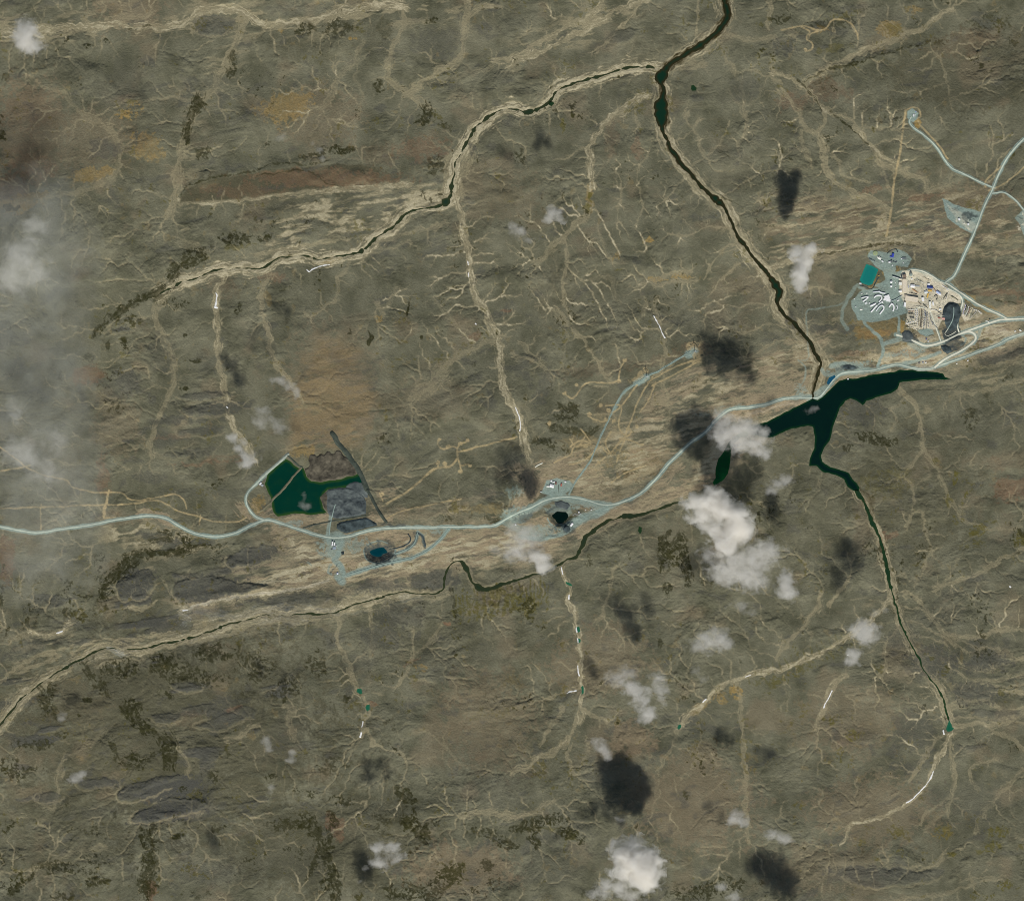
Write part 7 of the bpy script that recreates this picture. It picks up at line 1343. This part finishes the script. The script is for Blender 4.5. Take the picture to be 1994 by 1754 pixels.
    d = t.math('MULTIPLY_ADD', t.math('SUBTRACT', nn, .5), amp, t.math('MULTIPLY_ADD', t.math('SUBTRACT', t.math('POWER', fld, .6), .45), gain, off))
    d = t.math('MULTIPLY', t.math('MAXIMUM', t.math('MINIMUM', d, 2.0), 0.0), sig)
    pv = t.new("ShaderNodeVolumePrincipled"); pv.inputs['Color'].default_value = (1, .99, .965, 1) if name == 'cloud' else (.985, 1, .94, 1); pv.inputs['Anisotropy'].default_value = g
    t.l.new(d, pv.inputs['Density']); t.l.new(pv.outputs[0], t.o.inputs['Volume'])
    try: t.m.cycles.volume_step_rate = .3
    except Exception: pass
    o = mesh_np(name, V, F, t.m); o.location = (cx, cy_, ZC); tag(o, label, cat, None if name != 'cloud' else 'small clouds drifting over the tundra')
    return o
CL = [
 ("round grey white cloud at the northwest corner of the view", [(52,60,30,34),(60,88,32,26),(42,72,24,24)], .008),
 ("brightest and largest cloud, torn along its upper edge, over the valley south of the lake", [(1348,978,32,22),(1388,968,36,28),(1410,998,40,32),(1438,1008,36,34),(1448,1036,28,24),(1412,1045,44,32),(1365,1008,40,20,.7),(1418,1068,32,20),(1378,1030,34,18,.6)], .026),
 ("ragged grey cloud trailing south of the brightest cloud", [(1440,1095,60,44),(1490,1075,46,34),(1410,1120,44,28),(1470,1130,40,30),(1380,1080,30,24,.6)], .0045),
 ("broad pinkish cloud covering the western arm of the lake", [(1420,838,36,24),(1450,830,38,26,1.1),(1440,865,38,26),(1475,855,34,26),(1405,812,26,18),(1480,880,26,20),(1400,850,24,26,.8)], .0062),
 ("dense white cloud near the south edge with its shadow to the north", [(1235,1640,32,24,.6),(1258,1690,40,40,1.15),(1225,1690,44,36),(1210,1655,34,28,.8),(1262,1725,26,20),(1250,1665,34,26,1.1)], .028),
 ("thin grey fringe below the dense southern cloud", [(1195,1725,40,24),(1230,1745,36,16),(1160,1740,24,16)], .007),
 ("tall pale cloud between the river bend and the turquoise pond", [(1565,505,24,26),(1560,535,24,28),(1578,485,28,16),(1555,560,16,16),(1550,490,24,16,.7)], .013),
 ("small white cloud east of the faint streak in the north", [(1080,412,20,18),(1092,428,16,12),(1068,425,16,12)], .007),
 ("faint streak of cloud west of the small white cloud in the north", [(1010,450,24,16),(1030,468,22,10),(998,438,14,14)], .004),
 ("round cloud over the bend of the southern stream", [(1062,1092,24,22),(1055,1105,20,18),(1045,1082,20,14)], .010),
 ("thin veil of cloud southwest of the black pit", [(1020,1050,46,30),(1000,1078,34,22),(1035,1080,34,20),(1010,1030,30,16)], .0042),
 ("upright white cloud alone on the southeast plain", [(1532,1125,20,24),(1535,1155,22,22),(1525,1140,18,26)], .0075),
 ("small pale cloud just east of the brightest cloud", [(1515,940,26,16),(1500,955,20,14),(1535,932,18,12)], .005),
 ("ragged white cloud crossing the tan gully", [(1672,1225,30,20),(1690,1240,30,24),(1660,1275,24,28),(1700,1220,18,12),(1680,1212,16,12)], .006),
 ("thin oval cloud on the southern plain", [(1390,1240,36,26),(1365,1255,36,24),(1410,1250,22,22)], .0042),
 ("tiny wisp beside the tan gully head", [(1352,1302,14,14),(1368,1322,14,12)], .004),
 ("slanting pale cloud above the dark round shadow, eastern of the two", [(1245,1355,30,26),(1260,1385,24,22),(1255,1400,20,14),(1225,1335,26,20)], .0075),
 ("soft pale puff joined east of the slanting pale cloud", [(1288,1345,20,34),(1278,1320,20,20)], .0045),
 ("faint pale veil north of the slanting pale cloud", [(1200,1320,34,22),(1225,1310,26,18)], .0036),
 ("narrow slanting wisp by the southern stream's end", [(1160,1443,22,12),(1172,1455,18,16),(1182,1470,14,14)], .0055),
 ("small round cloud in the south between two faint shadows", [(1437,1590,22,18),(1425,1598,18,12),(1448,1600,14,14)], .0065),
 ("flat grey cloud in the south near the small round cloud", [(1518,1630,28,16),(1500,1622,18,12),(1535,1636,16,12)], .005),
 ("pale tuft at the bottom edge east of the dense southern cloud", [(1430,1745,20,16),(1405,1725,16,12)], .005),
 ("tiny white fleck above the dense southern cloud", [(1210,1596,13,7),(1200,1592,9,6)], .006),
 ("bright tuft above the dark slate band in the southwest", [(150,1512,20,12),(140,1518,16,10),(163,1505,12,10)], .007),
 ("tiny tuft north of the bright tuft in the southwest", [(118,1398,14,12),(122,1388,10,8)], .004),
 ("small tuft in the south, upper of two near the gully", [(518,1442,16,12),(524,1456,12,12)], .005),
 ("small white tuft in the south, lower of two near the gully", [(566,1480,13,10),(568,1466,10,12)], .0055),
 ("faint tuft beside the dark moss patch in the south", [(528,1532,10,10),(526,1545,9,7)], .004),
 ("white tattered cloud beside its own dark shadow in the south", [(735,1650,22,20),(742,1680,26,18),(765,1650,22,16),(775,1668,20,14)], .008),
 ("pale tattered cloud northwest of the green pond", [(468,870,18,22),(486,892,24,18),(478,905,18,12),(452,850,14,14)], .0075),
 ("white slanting wisp ending at the sandy plain north of the pond", [(548,742,20,12),(566,754,18,12),(578,768,10,14),(532,738,14,10)], .006),
 ("thin broken veil north of the green pond", [(510,800,30,16),(530,820,34,16),(545,835,24,14),(505,825,20,14)], .0032),
 ("tiny cloud floating over the green pond", [(592,968,8,12),(598,985,12,10),(586,982,10,8),(597,990,8,7)], .0032),
 ("tiny faint puff over the dark lake", [(1578,800,14,10),(1588,794,12,8)], .0035),
 ("tiny wisp above the dark ridge in the north", [(622,292,10,10),(630,310,10,12),(610,280,8,8)], .004),
 ("faint puff west of the tiny wisp in the northern ridge", [(545,272,16,10),(552,266,10,8)], .003),
 ("pale wisp over the stream bend in the far southwest valley", [(712,1690,10,8),(700,1716,8,6)], .005),
 ("faint veil south of the stream west of the round cloud", [(985,1075,30,14),(960,1068,16,10)], .0028),
 ("small faint cloud over the eastern valley slope", [(1715,1190,20,10),(1700,1196,14,8)], .003),
 ("thin streak of cloud at the lower end of the tan gully", [(1440,1180,30,16),(1465,1195,16,12)], .0028),
]
for i, (lb, pf, sg) in enumerate(CL):
    sg *= 1.8 if sg < .015 else 1.0
    cloud(lb, pf, sg, amp=4.6 if sg > .015 else 4.2, nsc=150. if sg > .015 else 100., seed=i, gain=1.9 if sg > .015 else 1.5)
cloud("brighter wispy cloud inside the western veil, upper of two", [(45,490,50,50),(25,540,50,40),(70,440,34,30,.8),(80,530,34,40,.7)], .0055, amp=3.4, nsc=170., seed=80, gain=1.3)
cloud("brighter wispy cloud inside the western veil, lower of two", [(40,880,50,46),(90,920,46,36),(110,860,40,34,.8),(30,800,40,34,.7)], .0045, amp=3.4, nsc=170., seed=81, gain=1.3)
# clouds beyond the frame whose shadows fall inside it
cloud("dense cloud just beyond the south edge that shades the ground", [(1530,1850,44,34),(1555,1880,40,36),(1500,1845,30,24)], .02, seed=60)
cloud("second dense cloud beyond the south edge", [(722,1838,26,40),(735,1860,24,30)], .012, seed=61)
cloud("third small cloud beyond the south edge", [(425,1788,24,20),(435,1805,20,20)], .008, seed=62)
def seam(u, v): return (u < np.where(v < 640, 189 + (v - 400) * .02, 212)) 
cloud("wide thin veil of cloud along the western edge of the view", [(20,430,110,90,.8),(60,520,120,110,.9),(20,620,120,90,.85),(100,470,90,100,.8),(110,590,80,110,.7),(50,720,120,100,.7),(120,720,70,100,.55),(20,840,110,120,.9),(120,860,90,110,.85),(140,970,80,90,.75),(60,980,120,100,.8),(60,1090,130,90,.55),(150,1070,60,70,.4),(90,370,80,60,.4)],
      .0013, amp=2.3, nsc=300., rz=160, name='cloud_veil', cat='cloud veil', gain=1.0, off=.35, cover=.05, seed=70)
print("clouds", round(time.time() - T0, 1))
